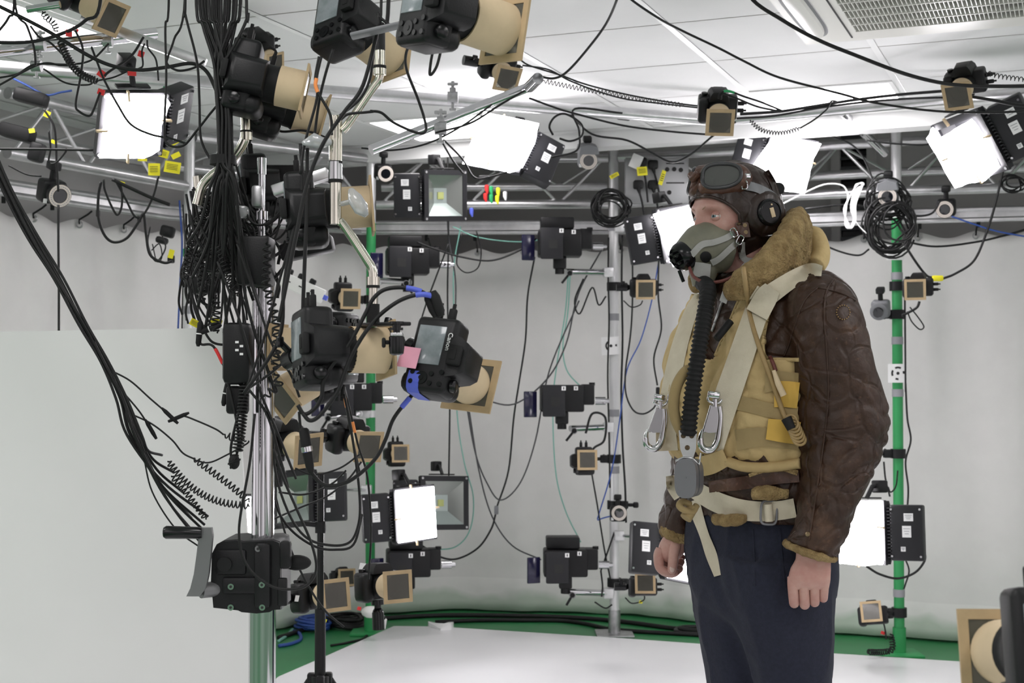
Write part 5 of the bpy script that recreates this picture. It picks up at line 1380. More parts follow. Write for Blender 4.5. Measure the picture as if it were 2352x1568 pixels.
# pink note and blue tape on the camera seen from behind
T = f1.matrix_world.copy() if False else f1.matrix_basis
k = MB(); k.ring([[V((.012 + x, -.0575 - .004 * max(0, x) / .02 - d, -.032 + z)) for x, z in ((-.018, -.017), (.018, -.018), (.019, .018), (-.017, .017))] for d in (0, .0006)])
o = k.build('sticky_note', 'pink', None, 0); o.matrix_world = T; tag(o, 'pink sticky note on the back of the camera', 'sticky note')
k = MB(); k.ring([[V((x, y, -.018 + z)) for z in (-.011, .011)] + [V((x * 1.004, y - .001, -.018 + z)) for z in (.011, -.011)] for x, y in ((.032, -.0535), (.05, -.0545), (.06, -.051), (.0658, -.042), (.0662, -.025), (.0662, -.0))], cap=True)
o = k.build('tape_strip', 'blue', None, 0); o.matrix_world = T; tag(o, 'blue tape strip across the camera grip below the pink note', 'tape')
# printed lines on the big cardboard hood plate
k = MB()
for i in range(7): k.box((-.030 + .006 * (i % 7), .1123, -.01), (.0022, .0004, .05 - .006 * (i % 3)), 0)
k.build('printing', 'ink', f6, 0)

# ------------------------------------------------------------------ box scanners with their arms
o = at(911, 770, 2.12); t = empty('ball_head', 'black ball head with knobs standing between the boom camera and pink note camera', 'ball head', Matrix.Translation(o))
u_ = 2.12 / F; k = MB(); k.cyl((0, 0, 26 * u_), (0, 0, 32 * u_), 16 * u_, n=24); k.cyl((0, 0, 18 * u_), (0, 0, 26 * u_), 10 * u_, n=20); k.cyl((0, 0, 12 * u_), (0, 0, 18 * u_), 15 * u_, n=24); k.cyl((0, 0, 6 * u_), (0, 0, 12 * u_), 8 * u_, n=16); k.build('knob_stack', 'blackgloss', t, 40)
k = MB(); k.lathe([(15 * u_, 6 * u_), (16 * u_, 2 * u_), (15 * u_, -2 * u_)], 24, axis='Z'); k.build('silver_ring', 'alu', t, 40)
k = MB(); k.lathe([(14 * u_, 0), (18 * u_, -4 * u_), (18 * u_, -26 * u_), (16 * u_, -42 * u_), (9 * u_, -46 * u_)], 24, axis='Z'); k.build('housing', 'blackgloss', t, 40)
k = MB(); k.cyl((-16 * u_, 0, -16 * u_), (-26 * u_, -.004, -16 * u_), 5 * u_, n=12); k.rbox((-29 * u_, -.004, -17 * u_), (9 * u_, 12 * u_, 24 * u_), .003); k.build('side_knob', 'blackrub', t, 40)
P850, P1410, P2060 = TN[3], TN[4], TN[5]
box_rig('black box scanner high on the green pole under the truss', 938, 598, 7.0, flip=1)
box_rig('black box scanner high on the silver pole under the truss', 1287, 556, 6.9, flip=1)
box_rig('black box scanner at mid height on the silver pole', 1292, 915, 6.9, flip=1, up=False)
box_rig('black box scanner low on the silver pole above the green floor', 1300, 1295, 6.9, flip=1)
box_rig('black box scanner low behind the lit square flood light', 940, 1296, 6.95, flip=1)
box_rig('black box scanner behind the boom arm camera on the green pole', 805, 912, 6.85, flip=1)
def arm(label, a, c, r=.017, knob=None, m='chrome'):
    o = a.copy(); t = empty('outrigger', label, 'arm', Matrix.Translation(o), 'chrome support arms')
    MB().cyl(V((0, 0, 0)), c - o, r, n=18).build('tube', m, t)
    k = MB(); d = (c - o).normalized(); k.cyl(d * .0, d * .05, r * 1.35, n=18); k.rbox(d * .02, (.05, .06, .05), .006); k.build('socket', 'alupaint', t)
    if knob is not None:
        p = c - o - d * .02; k = MB(); k.cyl(p + V((0, -.02, -.01)), p + V((0, -.05, -.01)), .013, n=16); k.tube([p + V((0, -.045, -.01)), p + V((knob * .05, -.05, -.06))], .006, 8); k.build('handle', 'black', t)
        k = MB(); k.lathe([(.016, -.056), (.016, -.05), (.011, -.05), (.011, -.056)], 20, T=Matrix.Translation(p + V((0, 0, -.01))), cap=False); k.build('handle_ring', 'steel', t)
    return t
arm('chrome arm holding the high box scanner to the silver pole', at(1405, 626, 7.11), at(1300, 624, 6.98), .016, -.8)
arm('chrome arm holding the mid box scanner to the silver pole', at(1405, 980, 7.11), at(1310, 984, 6.98), .016, -.8)
arm('chrome arm holding the low box scanner to the silver pole', at(1405, 1362, 7.11), at(1306, 1358, 6.98), .016, -.6)
arm('chrome arm holding the high box scanner to the green pole', at(858, 643, 7.15), at(942, 648, 7.02), .016, .6)
arm('chrome arm on the green pole behind the orange taped cables', at(846, 948, 7.12), at(748, 956, 7.0), .017, -.6)
arm('thin chrome arm from the silver pole to the flood light behind the far hand', at(1416, 1229, 7.12), at(1464, 1232, 7.0), .008)
arm('thin chrome arm from the silver pole to the flood light by the mask', at(1416, 522, 7.12), at(1470, 520, 7.0), .008)
arm('thin chrome arm from the green pole to the unlit flood light', at(846, 1125, 7.15), at(790, 1124, 6.9), .008)

# ------------------------------------------------------------------ tracking cameras
mocap('grey tracking camera with wide LED ring above the white board', 138, 450, 5.15, tgt=(.3, 3.0, 1.0), s=1.05)
mocap('tracking camera with pointed cowl in front of the silver pole top', 1352, 369, 6.6, s=1., roof=True)
mocap('tracking camera peeping out beside the unlit truss flood light', 886, 399, 6.9, s=.95)
mocap('tracking camera with pointed cowl in front of the coiled black cables', 2038, 452, 6.3, s=1., roof=True)
mocap('tracking camera hanging from the rail next to the coiled cables', 2170, 481, 6.4, s=.95)
mocap('tracking camera on the silver pole at wrist height', 1422, 1178, 6.95, s=.92)
mocap('grey dome tracking camera without ring beside the leather shoulder', 2018, 716, 6.5, tgt=(.2, 3.0, .6), s=.95, ring=False)

# ------------------------------------------------------------------ pole clamps
for lab, u, v, p, ax in (
    ('black clamp on the silver pole beside the camera at mask height', 1412, 658, P1410, (1, -.1, 0)),
    ('black clamp on the silver pole beside the camera at waist height', 1410, 1053, P1410, (-1, -.1, 0)),
    ('black clamp on the silver pole beside the camera under the far hand', 1413, 1335, P1410, (1, -.1, 0)),
    ('black clamp on the silver pole behind the wrist-height tracking camera', 1420, 1158, P1410, (1, -.1, 0)),
    ('black clamp on the green pole beside the shoulder-height camera', 2061, 657, P2060, (1, -.1, 0)),
    ('black clamp on the green pole beside the dome tracking camera', 2062, 722, P2060, (-1, -.1, 0)),
    ('black clamp on the green pole at elbow height', 2064, 1041, P2060, (-1, -.1, 0)),
    ('black clamp on the green pole near its foot', 2066, 1403, P2060, (-1, -.1, 0)),
    ('black clamp on the green pole next to the white power strip', 848, 688, P850, (-1, -.1, 0)),
    ('black clamp on the silver pole inside the cable tangle', 436, 645, TN[2], (1, -.1, 0))):
    clamp(lab, V((p.x, p.y, zat(v, p.y))), ax)

# ------------------------------------------------------------------ coded target cards
def target(label, u, v, Y, s, arcs, rot=0.):
    o = at(u, v, Y); t = empty('target_card', label, 'target card', Matrix.Translation(o) @ Matrix.Rotation(rot, 4, 'Y'), 'coded target cards')
    q = s * Y / F; MB().box((0, 0, 0), (q, .002, q)).build('card', 'paper', t, 0)
    k = MB(); k.cyl((q * .03, -.0012, 0), (q * .03, -.0018, 0), q * .085, n=16)
    for a0, a1, r in arcs:
        n = 10; R = []
        for i in range(n + 1):
            a = radians(a0 + (a1 - a0) * i / n); R.append([V((q * .03 + q * rr * cos(a), y, q * rr * sin(a))) for rr, y in ((r, -.0012), (r + .10, -.0012), (r + .10, -.0018), (r, -.0018))])
        k.ring(R)
    k.build('printed_mark', 'ink', t, 0)
target('white card with curved printed mark on the silver pole', 1402, 794, 7.11, 41, ((112, 235, .22), (-8, 14, .24)), -.05)
target('white card with printed ring mark on the green pole', 2061, 857, 6.61, 43, ((60, 118, .26), (150, 205, .26), (-5, 22, .26), (245, 275, .26)))
o = MB().rbox((0, 0, 0), (.085, .003, .07), .001).build('paper_label', 'paper', None, 30, at(2056, 580, 6.6)); tag(o, 'blank white paper label under the coiled black cables', 'paper label')

# ------------------------------------------------------------------ chrome column stand with its crank carriage
CY = 2.55; cx_ = at(603, 1300, CY).x
t = empty('column_stand', 'tall chrome column stand with black crank carriage', 'column stand', Matrix.Translation((cx_, CY, 0)))
def zc(v, Y=CY): return CAMZ + (860 - v) * Y / F
k = MB(); k.cyl((0, 0, .06), (0, 0, zc(1300)), .0245, n=40); k.build('lower_column', 'chrome', t)
k = MB(); k.cyl((0, 0, zc(1300)), (0, 0, zc(560)), .0208, n=40)
k.build('upper_column', 'chrome', t)
k = MB()
for a in (-100, -70, -40): 
    x, y = .0212 * cos(radians(a)), .0212 * sin(radians(a)); k.box((x, y, (zc(1240) + zc(650)) / 2), (.0016, .0016, zc(650) - zc(1240)))
k.build('groove', 'steel', t, 0)
k = MB(); k.cyl((-.004, -.004, zc(560)), (-.004, -.004, zc(362)), .0065, n=16); k.cyl((-.004, -.004, zc(400)), (-.004, -.004, zc(362)), .0085, n=16); k.cyl((-.004, -.004, zc(505)), (-.004, -.004, zc(485)), .0115, n=16); k.build('spigot', 'chrome', t)
k = MB(); k.lathe([(.30, .0), (.30, .03), (.05, .06), (.03, .12)], 32, axis='Z'); k.build('foot', 'black', t)
s_ = CY / F
def lc(u, v): return ((u - 603) * s_, zc(v))
out = [lc(*p) for p in ((502, 1260), (512, 1240), (530, 1231), (560, 1229), (572, 1233), (640, 1229), (654, 1234), (657, 1262), (658, 1385), (640, 1386), (632, 1391), (604, 1394), (570, 1391), (562, 1387), (506, 1381), (503, 1350), (500, 1330))]
k = MB(); q_ = [(x * .985, zc(1310) + (z - zc(1310)) * .985) for x, z in out]
k.prism(q_, -.062, -.054); k.prism(out, -.054, .05)
k.build('carriage', 'black', t, 30)
k = MB(); k.rbox((-.022, -.064, zc(1330)), (.075, .012, .030), .005); k.rbox((.012, -.066, zc(1308)), (.03, .014, .115), .008); k.rbox((-.045, -.062, zc(1278)), (.055, .010, .045), .010); k.cyl((-.055, -.06, zc(1282)), (-.055, -.072, zc(1282)), .013, n=20)
k.rbox((.052, -.06, zc(1262)), (.02, .02, .05), .006); k.rbox((.047, -.06, zc(1345)), (.018, .012, .05), .004); k.build('carriage_rib', 'black', t, 40)
for u, v in ((609, 1247), (549, 1331), (618, 1327), (549, 1377), (619, 1377)):
    x, z = lc(u, v); q = MB().cyl((x, -.06, z), (x, -.074, z), .0055, n=14).build('bolt', 'chrome', t)
    MB().cyl((x, -.0742, z), (x, -.0746, z), .0026, n=6).build('bolt_socket', 'ink', q)
k = MB(); x, z = lc(655, 1280); k.sphere((x + .026, -.03, z - .004), (.026, .015, .014), 20, 12); k.cyl((x - .01, -.03, z), (x + .01, -.03, z - .002), .009, n=14); k.build('lock_knob', 'blackrub', t)
cr = t
k = MB(); A = [lc(*p) for p in ((500, 1197), (503, 1215), (500, 1260), (497, 1300), (492, 1332), (484, 1350))]
R = []
for i, (x, z) in enumerate(A):
    w_ = (.010, .012, .0125, .013, .0135, .012)[i]; y = (-.095, -.095, -.09, -.085, -.082, -.08)[i]
    x -= .012 * i / 5
    R.append([V((x - w_, y - .006, z)), V((x + w_, y - .006, z)), V((x + w_, y + .006, z)), V((x - w_, y + .006, z))])
k.ring(R); x, z = lc(492, 1340); k.cyl((x - .008, -.07, z), (x + .03, -.04, z), .014, n=20); k.build('crank_arm', 'crank', t, 40)
k = MB(); x, z = lc(502, 1208); x2, _ = lc(408, 1208)
k.tube([(x - .008, -.1, z), (x - .014, -.1, z), (x2 + .004, -.1, z + .001), (x2, -.1, z + .001)], [.009, .0105, .0115, .009], 20); k.build('crank_grip', 'blackgloss', t, 40)
# black box and wrap high on the column
o = MB().rbox((0, 0, 0), (.058, .07, .088), .006).build('junction_box', 'black', None, 30, at(589, 601, 2.5)); tag(o, 'black box strapped to the chrome column above the tangle', 'box')
o = MB().rbox((0, 0, 0), (.052, .05, .11), .012).build('power_adapter', 'black', None, 30, at(548, 812, 2.48)); tag(o, 'black power adapter with white print hanging left of the column', 'power adapter')
k = MB()
for i in range(4): k.box((.002 + (i % 2) * .008, -.0255, .02 - .007 * i), (.006, .0006, .004))
q = k.build('printing', 'paper', o, 0)
o = MB().rbox((0, 0, 0), (.036, .04, .05), .006).build('power_adapter', 'black', None, 30, at(546, 918, 2.5)); tag(o, 'smaller black adapter hanging left of the column, below the printed one', 'power adapter')
M['clearpl'] = mat('clear_plastic', (.7, .72, .73), .12, trans=.55)

# ------------------------------------------------------------------ nickel boom arms and clamps
def bent(label, pts, r, Y, name='boom', m='nickel', cat='arm', sleeves=()):
    P = [at(p[0], p[1], p[2] if len(p) > 2 else Y) for p in pts]; o = P[0].copy(); P = [p - o for p in P]
    t = empty(name, label, cat, Matrix.Translation(o)); MB().tube(crom(P, 6), r, 20).build('tube', m, t, 60)
    for (u0, v0), (u1, v1), rr, mm, nn in sleeves: MB().cyl(at(u0, v0, Y) - o, at(u1, v1, Y) - o, rr, n=22).build(nn, mm, t, 40)
    return t
u_ = 2.3 / F
b1 = bent('bent nickel boom arm rising to the camera at the top edge', ((786, 300), (800, 284), (852, 208), (868, 186), (872, 168), (872, 130)), 9.5 * u_, 2.3, sleeves=(((872, 172), (872, 158), 15 * u_, 'nickel', 'collar'), ((872, 157), (872, 151), 15.5 * u_, 'blackrub', 'seal'), ((872, 151), (872, 116), 12.5 * u_, 'nickel', 'socket'), ((870, 116), (870, 66), 15 * u_, 'black', 'sleeve')))
b2 = bent('ribbed nickel clamp tube with wing lever in the middle of the boom', ((771, 266), (771, 372)), 13.5 * u_, 2.3, sleeves=(((771, 370), (771, 376), 15.5 * u_, 'blackrub', 'seal'),))
k = MB(); o = at(771, 266, 2.3)
for j in range(14):
    a = 2 * pi * j / 14; k.cyl(V((13.5 * u_ * cos(a), 13.5 * u_ * sin(a), -.002)), V((13.5 * u_ * cos(a), 13.5 * u_ * sin(a), (266 - 368) * u_)), .0011, n=6)
k.build('rib', 'nickel', b2, 0)
k = MB(); k.tube([at(757, 326, 2.29) - o, at(742, 328, 2.28) - o, at(722, 322, 2.28) - o, at(694, 329, 2.28) - o], [.006, .009, .0125, .003], 14); k.build('wing_lever', 'clearpl', b2, 60)
b3 = bent('lower nickel boom tube with bent leg down to the pink note camera', ((771, 420), (771, 515)), 13.5 * u_, 2.3, sleeves=(((770, 372), (770, 414), 16 * u_, 'polished', 'joint'), ((770, 412), (770, 420), 16 * u_, 'blackrub', 'seal')))
o = at(771, 420, 2.3)
k = MB(); k.tube(crom([at(780, 508, 2.3) - o, at(792, 520, 2.3) - o, at(842, 596, 2.3) - o, at(855, 618, 2.3) - o, at(857, 640, 2.3) - o], 6), 10.5 * u_, 20); k.build('bent_leg', 'nickel', b3, 60)
k = MB(); k.cyl(at(857, 636, 2.3) - o, at(857, 655, 2.3) - o, 15 * u_, n=22); k.cyl(at(857, 660, 2.3) - o, at(857, 700, 2.3) - o, 10 * u_, n=20); k.build('foot_socket', 'nickel', b3, 60)
k = MB(); k.cyl(at(857, 655, 2.3) - o, at(857, 661, 2.3) - o, 15.5 * u_, n=22); k.build('seal', 'blackrub', b3, 60); k = MB(); k.cyl(at(857, 698, 2.3) - o, at(857, 748, 2.3) - o, 15 * u_, n=22); k.build('black_sleeve', 'blackrub', b3, 60)
k = MB(); k.cyl(at(784, 468, 2.3) - o, at(806, 463, 2.29) - o, 6 * u_, n=12); k.tube([at(806, 436, 2.29) - o, at(815, 456, 2.28) - o, at(830, 480, 2.28) - o, at(842, 496, 2.28) - o], [.005, .0125, .0125, .004], 14); k.build('wing_lever', 'clearpl', b3, 60)
def plate_bar(label, pts, w, th, Y, m='black', name='mounting_bar'):
    P = [at(p[0], p[1], p[2] if len(p) > 2 else Y) for p in pts]; o = P[0].copy()
    k = MB()
    for a, c in zip(P, P[1:]):
        d = (c - a); L = d.length; T = Matrix.Translation((a + c) / 2 - o) @ d.to_track_quat('X', 'Z').to_matrix().to_4x4(); k.rbox((0, 0, 0), (L, w, th), min(.002, th / 3), T=T)
    c = k.build(name, m, None, 30, o); return tag(c, label, 'mounting bar')
plate_bar('flat black mounting bar joining the boom arm camera to the pink note camera', ((840, 746, 2.28), (924, 743, 2.12)), .03, .006, 2.28)
plate_bar('flat grey mounting bar between the two cameras at the top edge', ((806, 84), (960, 48)), .03, .006, 2.2, 'greypl')
plate_bar('shiny flat bar under the display camera behind the chrome boom', ((628, 440), (755, 398)), .03, .020, 2.5, 'alu')
clampb = bent('bent nickel arm under the two stacked cameras', ((563, 262), (564, 300), (558, 330), (532, 366), (470, 420), (452, 470)), .0085, 2.5, sleeves=(((566, 302), (566, 322), .0105, 'nickel', 'collar'), ((566, 300), (566, 304), .0112, 'blackrub', 'seal')))
# chrome boom across, and chrome rig bars at the top corner
bar(at(852, 345, 4.3), at(1215, 200, 4.55), .0165, 'chrome_boom', 'thin chrome boom slanting up to the camera under the ceiling', 'boom', 'chrome')
bar(at(1216, 200, 4.52), at(1236, 180, 4.44), .019, 'tube_socket', 'open chrome tube end beside the camera under the ceiling', 'tube', 'chrome')
bar(at(-40, 122, 3.4), at(356, 77, 3.7), .016, 'chrome_bar', 'chrome rig bar crossing the cable tangle in the top corner', 'bar', 'chrome')
bar(at(62, 22, 3.4), at(138, 10, 3.4), .009, 'chrome_spigot', 'short chrome spigot holding the top corner camera', 'spigot', 'chrome')
plate_bar('flat aluminium bar slanting down across the top corner', ((188, 40, 3.62), (472, 146, 3.62)), .02, .026, 3.62, 'alu')
for lab, u, v, Y in (('chrome coupler on the rig bar in the top corner', 92, 104, 3.45), ('chrome coupler on the rig bar beneath the tilted cardboard frame', 248, 96, 3.6), ('grey hanging coupler below the rig bar', 84, 152, 3.45), ('grey coupler above the lit flood light by the chrome boom', 1040, 224, 5.1), ('grey coupler pair on the chrome boom', 1012, 294, 4.4)):
    o = at(u, v, Y); t = empty('coupler', lab, 'coupler', Matrix.Translation(o) @ Matrix.Scale(.5 if Y < 4 else .8, 4), 'metal couplers'); k = MB()
    k.cyl((-.024, 0, 0), (.024, 0, 0), .028, n=18); k.rbox((0, 0, .03), (.03, .03, .03), .004); k.build('body', 'steel', t, 40)
    k = MB(); k.cyl((0, 0, .03), (0, 0, .075), .008, n=10); k.rbox((0, 0, .062), (.05, .016, .014), .004); k.build('wing_nut', 'steel', t, 40); k = MB(); k.cyl((0, -.0, -.02), (0, 0, -.06), .007, n=10); k.rbox((0, 0, -.055), (.032, .012, .012), .003); k.build('wing_nut', 'steel', t, 40)
# chrome telescopic arm by the second green pole
bar(at(1935, 258, 6.2), at(2032, 352, 6.5), .02, 'telescopic_boom', 'chrome telescopic arm slanting down to the second green pole', 'arm', 'chrome')
o = at(1934, 232, 6.1); k = MB(); k.rbox((0, 0, 0), (.05, .05, .045), .008); k.sphere((0, -.01, -.04), .017, 14, 10); q = k.build('swivel_clamp', 'steel', None, 40, o); tag(q, 'grey swivel clamp at the top of the telescopic arm', 'clamp')

# ------------------------------------------------------------------ black light stand
SY = 3.45; sx = at(736, 1300, SY).x; u3 = SY / F
t = empty('light_stand', 'thin black and chrome light stand right of the column', 'light stand', Matrix.Translation((sx, SY, 0)))
def zs(v): return CAMZ + (860 - v) * SY / F
MB().cyl((0, 0, .1), (0, 0, zs(1395)), .0135, n=20).build('lower_tube', 'black', t)
MB().cyl((0, 0, zs(1400)), (0, 0, zs(1085)), .0085, n=20).build('upper_tube', 'blackgloss', t)
MB().cyl((0, 0, zs(1222)), (0, 0, zs(1196)), .0135, n=20).build('collar', 'black', t)
k = MB(); k.cyl((0, 0, zs(1575)), (0, 0, zs(1548)), .022, n=20)
for j in range(3):
    a = radians(40 + 120 * j); k.rbox((.024 * cos(a), .024 * sin(a), zs(1556)), (.02, .02, .03), .005)
k.build('hub', 'black', t, 40)
for j in range(3):
    a = radians(40 + 120 * j); MB().cyl((.03 * cos(a), .03 * sin(a), zs(1560)), (.42 * cos(a), .42 * sin(a), .028), .008, n=12).build('leg', 'black', t)
k = MB(); k.cyl((0, 0, zs(1205)), (-.04, -.01, zs(1200)), .006, n=10); k.build('knob', 'black', t)

# ------------------------------------------------------------------ power distribution panel and strip
PY = 6.93; pc = at(1508, 416, PY)
t = empty('distribution_box', 'grey metal power distribution panel mounted on the truss', 'power panel', Matrix.Translation(pc)); w_, h_ = 146 * PY / F, 106 * PY / F
M['panelgrey'] = mat('grey_panel', (.36, .365, .37), .4, .3)
MB().rbox((0, 0, 0), (w_, .05, h_), .006).build('case', 'panelgrey', t)
k = MB()
for x, z in ((.05, .055), (.085, .056), (.118, .052), (.06, -.06)): k.cyl((x, -.026, z), (x, -.03, z), .011, n=14)
k.build('socket', 'ink', t)
for z in (.085, -.012): MB().box((.09, -.026, z), (.09, .002, .006)).build('slot', 'ink', t, 0)
for i, (u, v) in enumerate(((1500, 378), (1466, 424), (1500, 424), (1474, 372))):
    pl = empty('power_plug', 'black power plug in the grey panel, ' + ('upper of the pair beside the yellow tag', 'lower one next to the silver pole', 'lower one under the yellow tag', 'with white sticker on it')[i], 'plug', Matrix.Translation(at(u, v, PY - .05)), 'power plugs in the grey panel')
    k = MB(); k.rbox((0, 0, 0), (.05, .035, .045), .010); k.tube([(0, -.005, -.018), (.006, -.01, -.045)], [.012, .006], 10); k.build('plug_body', 'black', pl, 40)
    k = MB(); k.tube(crom([(.006, -.01, -.045), (.018, -.01, -.09), (.03, .0, -.14 - .02 * i)], 5), .005, 8); k.build('lead', 'cable', pl, 60)
    if i == 3: MB().rbox((-.03, -.018, .0), (.055, .004, .07), .001, R=Matrix.Rotation(.4, 3, 'Y')).build('sticker', 'paper', pl)
flag('yellow inspection tag below the sticker plug on the grey panel', 1475, 393, 6.84, 24, 20, rot=-.1)
flag('narrow yellow tag hanging between the plugs on the grey panel', 1521, 408, 6.84, 10, 34, rot=.3)
flag('small yellow tag on the cable left of the grey panel', 1411, 403, 6.84, 22, 9, rot=-.5)
t = empty('power_strip', 'white power strip hanging at a slant behind the boom cameras', 'power strip', Matrix.Translation(at(694, 660, 5.6)) @ Matrix.Rotation(radians(24), 4, 'Y'))
MB().rbox((0, 0, 0), (.19, .04, .058), .006).build('case', 'white', t)
for x in (-.07, -.02, .03): MB().rbox((x, -.0, .036), (.026, .03, .03), .008).build('inserted_plug', 'black', t)
for x in (-.055, -.005, .045): MB().box((x, -.0205, 0), (.014, .001, .005)).build('outlet_slot', 'ink', t, 0)
MB().rbox((.102, 0, 0), (.018, .03, .02), .003).build('blue_end', 'blue', t)

# coloured connectors on the truss, dark gear at the frame edge and below the display camera
for i, (u, v, m, c_) in enumerate(((1118, 431, 'red', 'red'), (1128, 434, 'greentape', 'green'), (1144, 437, 'yellow', 'yellow'), (1115, 450, 'red', 'lower red'), (1128, 453, 'greentape', 'lower green'), (1142, 455, 'yellow', 'lower yellow'), (1160, 446, 'paper', 'white'), (1083, 484, 'blue', 'blue'))):
    k = MB(); k.tube([(0, 0, .014), (0, 0, .01), (0, 0, -.012), (.004, 0, -.03)], [.006, .011, .010, .004], 10)
    tag(k.build('cable_connector', m, None, 40, at(u, v, 6.95)), c_ + ' connector plug on the truss right of the unlit flood light', 'connector', 'coloured connectors on the truss')
o = MB().rbox((0, 0, 0), (.10, .06, .11), .010, R=Matrix.Rotation(.5, 3, 'Y')).build('fixture', 'black', None, 40, at(2334, 268, 5.6)); tag(o, 'black lamp bracket block at the frame edge above the edge flood light', 'fixture')
o = MB().rbox((0, 0, 0), (.10, .05, .032), .006, R=Matrix.Rotation(-.22, 3, 'Y')).build('fixture', 'black', None, 40, at(706, 570, 2.62)); tag(o, 'black slab under the display camera, left of the bent boom leg', 'fixture')
# ------------------------------------------------------------------ cables
rc = random.Random(11)
# thick bundle
ends = [(430, 560), (441, 640), (455, 705), (470, 765), (490, 700), (505, 640), (522, 760), (540, 705), (560, 650), (582, 690), (602, 722), (614, 640), (560, 560), (532, 600), (480, 560), (632, 900), (462, 600), (575, 600)]
for i, (ex, ey) in enumerate(ends):
    x0 = 450 + i * 6.2 + rc.uniform(-4, 4); xm = 492 + (i * 5 % 9) * 3.6; y_ = 2.42 + .012 * (i % 5)
    cab('black cable in the thick bundle hanging beside the two stacked cameras', [(x0, -30, y_), (x0 * .6 + xm * .4, 60, y_), (xm + rc.uniform(-2, 2), 150, y_), (xm + 8 + rc.uniform(-2, 2), 260, y_), (xm + 10 + rc.uniform(-3, 3), 370, y_), (xm + 8 + (ex - xm - 8) * .25, 430, y_), ((ex + xm) / 2 + rc.uniform(-8, 8), (430 + ey) / 2 + 15, y_ + .03), (ex, ey, y_ + .05)], .0029, group='cables of the thick hanging bundle')
o = at(512, 368, 2.44); t = MB().cyl(V((0, 0, -.008)), V((0, 0, .008)), .023, n=20).build('cable_tie', 'blackrub', None, 40, o); tag(t, 'black tie holding the thick cable bundle together', 'cable tie')
# long bundle across the board
e2 = [(478, 1186), (470, 1205), (480, 1230), (474, 1255), (482, 1272), (440, 1190), (420, 1130), (400, 1085), (372, 1045)]
for i, (ex, ey) in enumerate(e2):
    d = (i - 4) * 2.6; y_ = 2.55 + .012 * (i % 4); j = lambda: rc.uniform(-4, 4)
    cab('black cable in the long bundle sweeping down across the white board', [(-30 + d, 330, y_), (20 + d + j(), 440, y_), (75 + d + j(), 545, y_), (132 + d + j(), 640, y_), (190 + d * .8 + j(), 745, y_), (240 + d * .7 + j(), 830, y_), (280 + d + j(), 915, y_), (312 + d * 1.6 + j(), 1000, y_), ((ex + 312) / 2 - 12 + d, (ey + 1000) / 2 + 12, y_ + .02), (ex, ey, y_ + .06)], .0026, group='cables of the long bundle over the white board')
cab('thin cable leaving the long bundle to an angled plug on the board', [(258, 852), (300, 875), (345, 915), (380, 945), (398, 962)], .0017, Y=2.6, plugs=(1,))
cab('thin cable running on from the angled plug to the column coil', [(400, 962), (420, 955), (452, 966), (495, 985), (514, 998)], .0017, Y=2.6, plugs=(0,))
coil('short coiled lead in front of the board, reaching the column', [(514, 998), (536, 1005), (566, 1012)], .0062, .009, .0015, 2.58)
cab('thin cable ending in a plug on the board above the coiled leads', [(278, 895), (318, 942), (342, 978), (352, 995)], .0017, Y=2.6, plugs=(1,))
cab('thin cable curving under the long bundle to the upper coiled lead', [(300, 950), (350, 974), (395, 1010), (420, 1040), (447, 1054)], .0017, Y=2.6)
coil('uppermost long coiled lead from the board to the column', [(445, 1052), (490, 1085), (530, 1115), (574, 1152)], .006, .009, .0015, 2.58)
coil('middle long coiled lead sagging to the column', [(386, 1058), (418, 1098), (460, 1132), (510, 1153), (574, 1162)], .006, .0075, .0015, 2.58)
coil('lower coiled lead running down toward the crank handle', [(394, 1092), (424, 1126), (448, 1158), (474, 1192)], .0055, .008, .0015, 2.6)
cab('thin cable looping under the coiled leads behind the crank', [(330, 1050), (350, 1130), (400, 1210), (450, 1250), (490, 1272)], .0016, Y=2.66)
cab('thin loop from the bundle to the lowest coil on the board', [(445, 1056), (480, 1062), (520, 1045), (565, 1020), (572, 1012)], .0016, Y=2.6)
# around the column
coil('coiled black lead hanging down beside the upper column', [(613, 555), (614, 600), (612, 650), (622, 690), (634, 740), (636, 800), (630, 850)], .0068, .0115, .0019, 2.38)
coil('loose end of the coiled lead crossing the column', [(630, 855), (640, 882), (622, 900), (604, 912)], .007, .013, .0018, 2.38)
coil('dense coiled cable bunch hanging left of the column', [(562, 880), (558, 930), (552, 990), (545, 1040)], .0085, .006, .0018, 2.46)
o = at(538, 1060, 2.46); k = MB(); k.sphere((0, 0, 0), (.010, .010, .0135), 16, 12)
for j in range(6): k.tube([V((.0105 * cos(a) * cos(j), .0105 * sin(a), .0135 * cos(a) * sin(j + .4) * .9)) for a in [2 * pi * i / 16 for i in range(16)]], .0012, 5, closed=True)
tag(k.build('cable_knot', 'blackrub', None, 180, o), 'knotted black cable ball at the end of the hanging coil', 'cable')
coil('pale highlighted coiled lead in the cable tangle', [(500, 560), (512, 600), (525, 640), (548, 680)], .0055, .007, .0014, 2.46)
coil('coiled lead hanging at the edge of the tangle above the board', [(490, 680), (498, 710), (494, 745), (500, 765)], .0075, .0085, .0016, 2.5)
coil('coiled lead hidden in the tangle beside the green taped pole', [(470, 570), (468, 610), (462, 650), (470, 690)], .006, .008, .0015, 2.5)
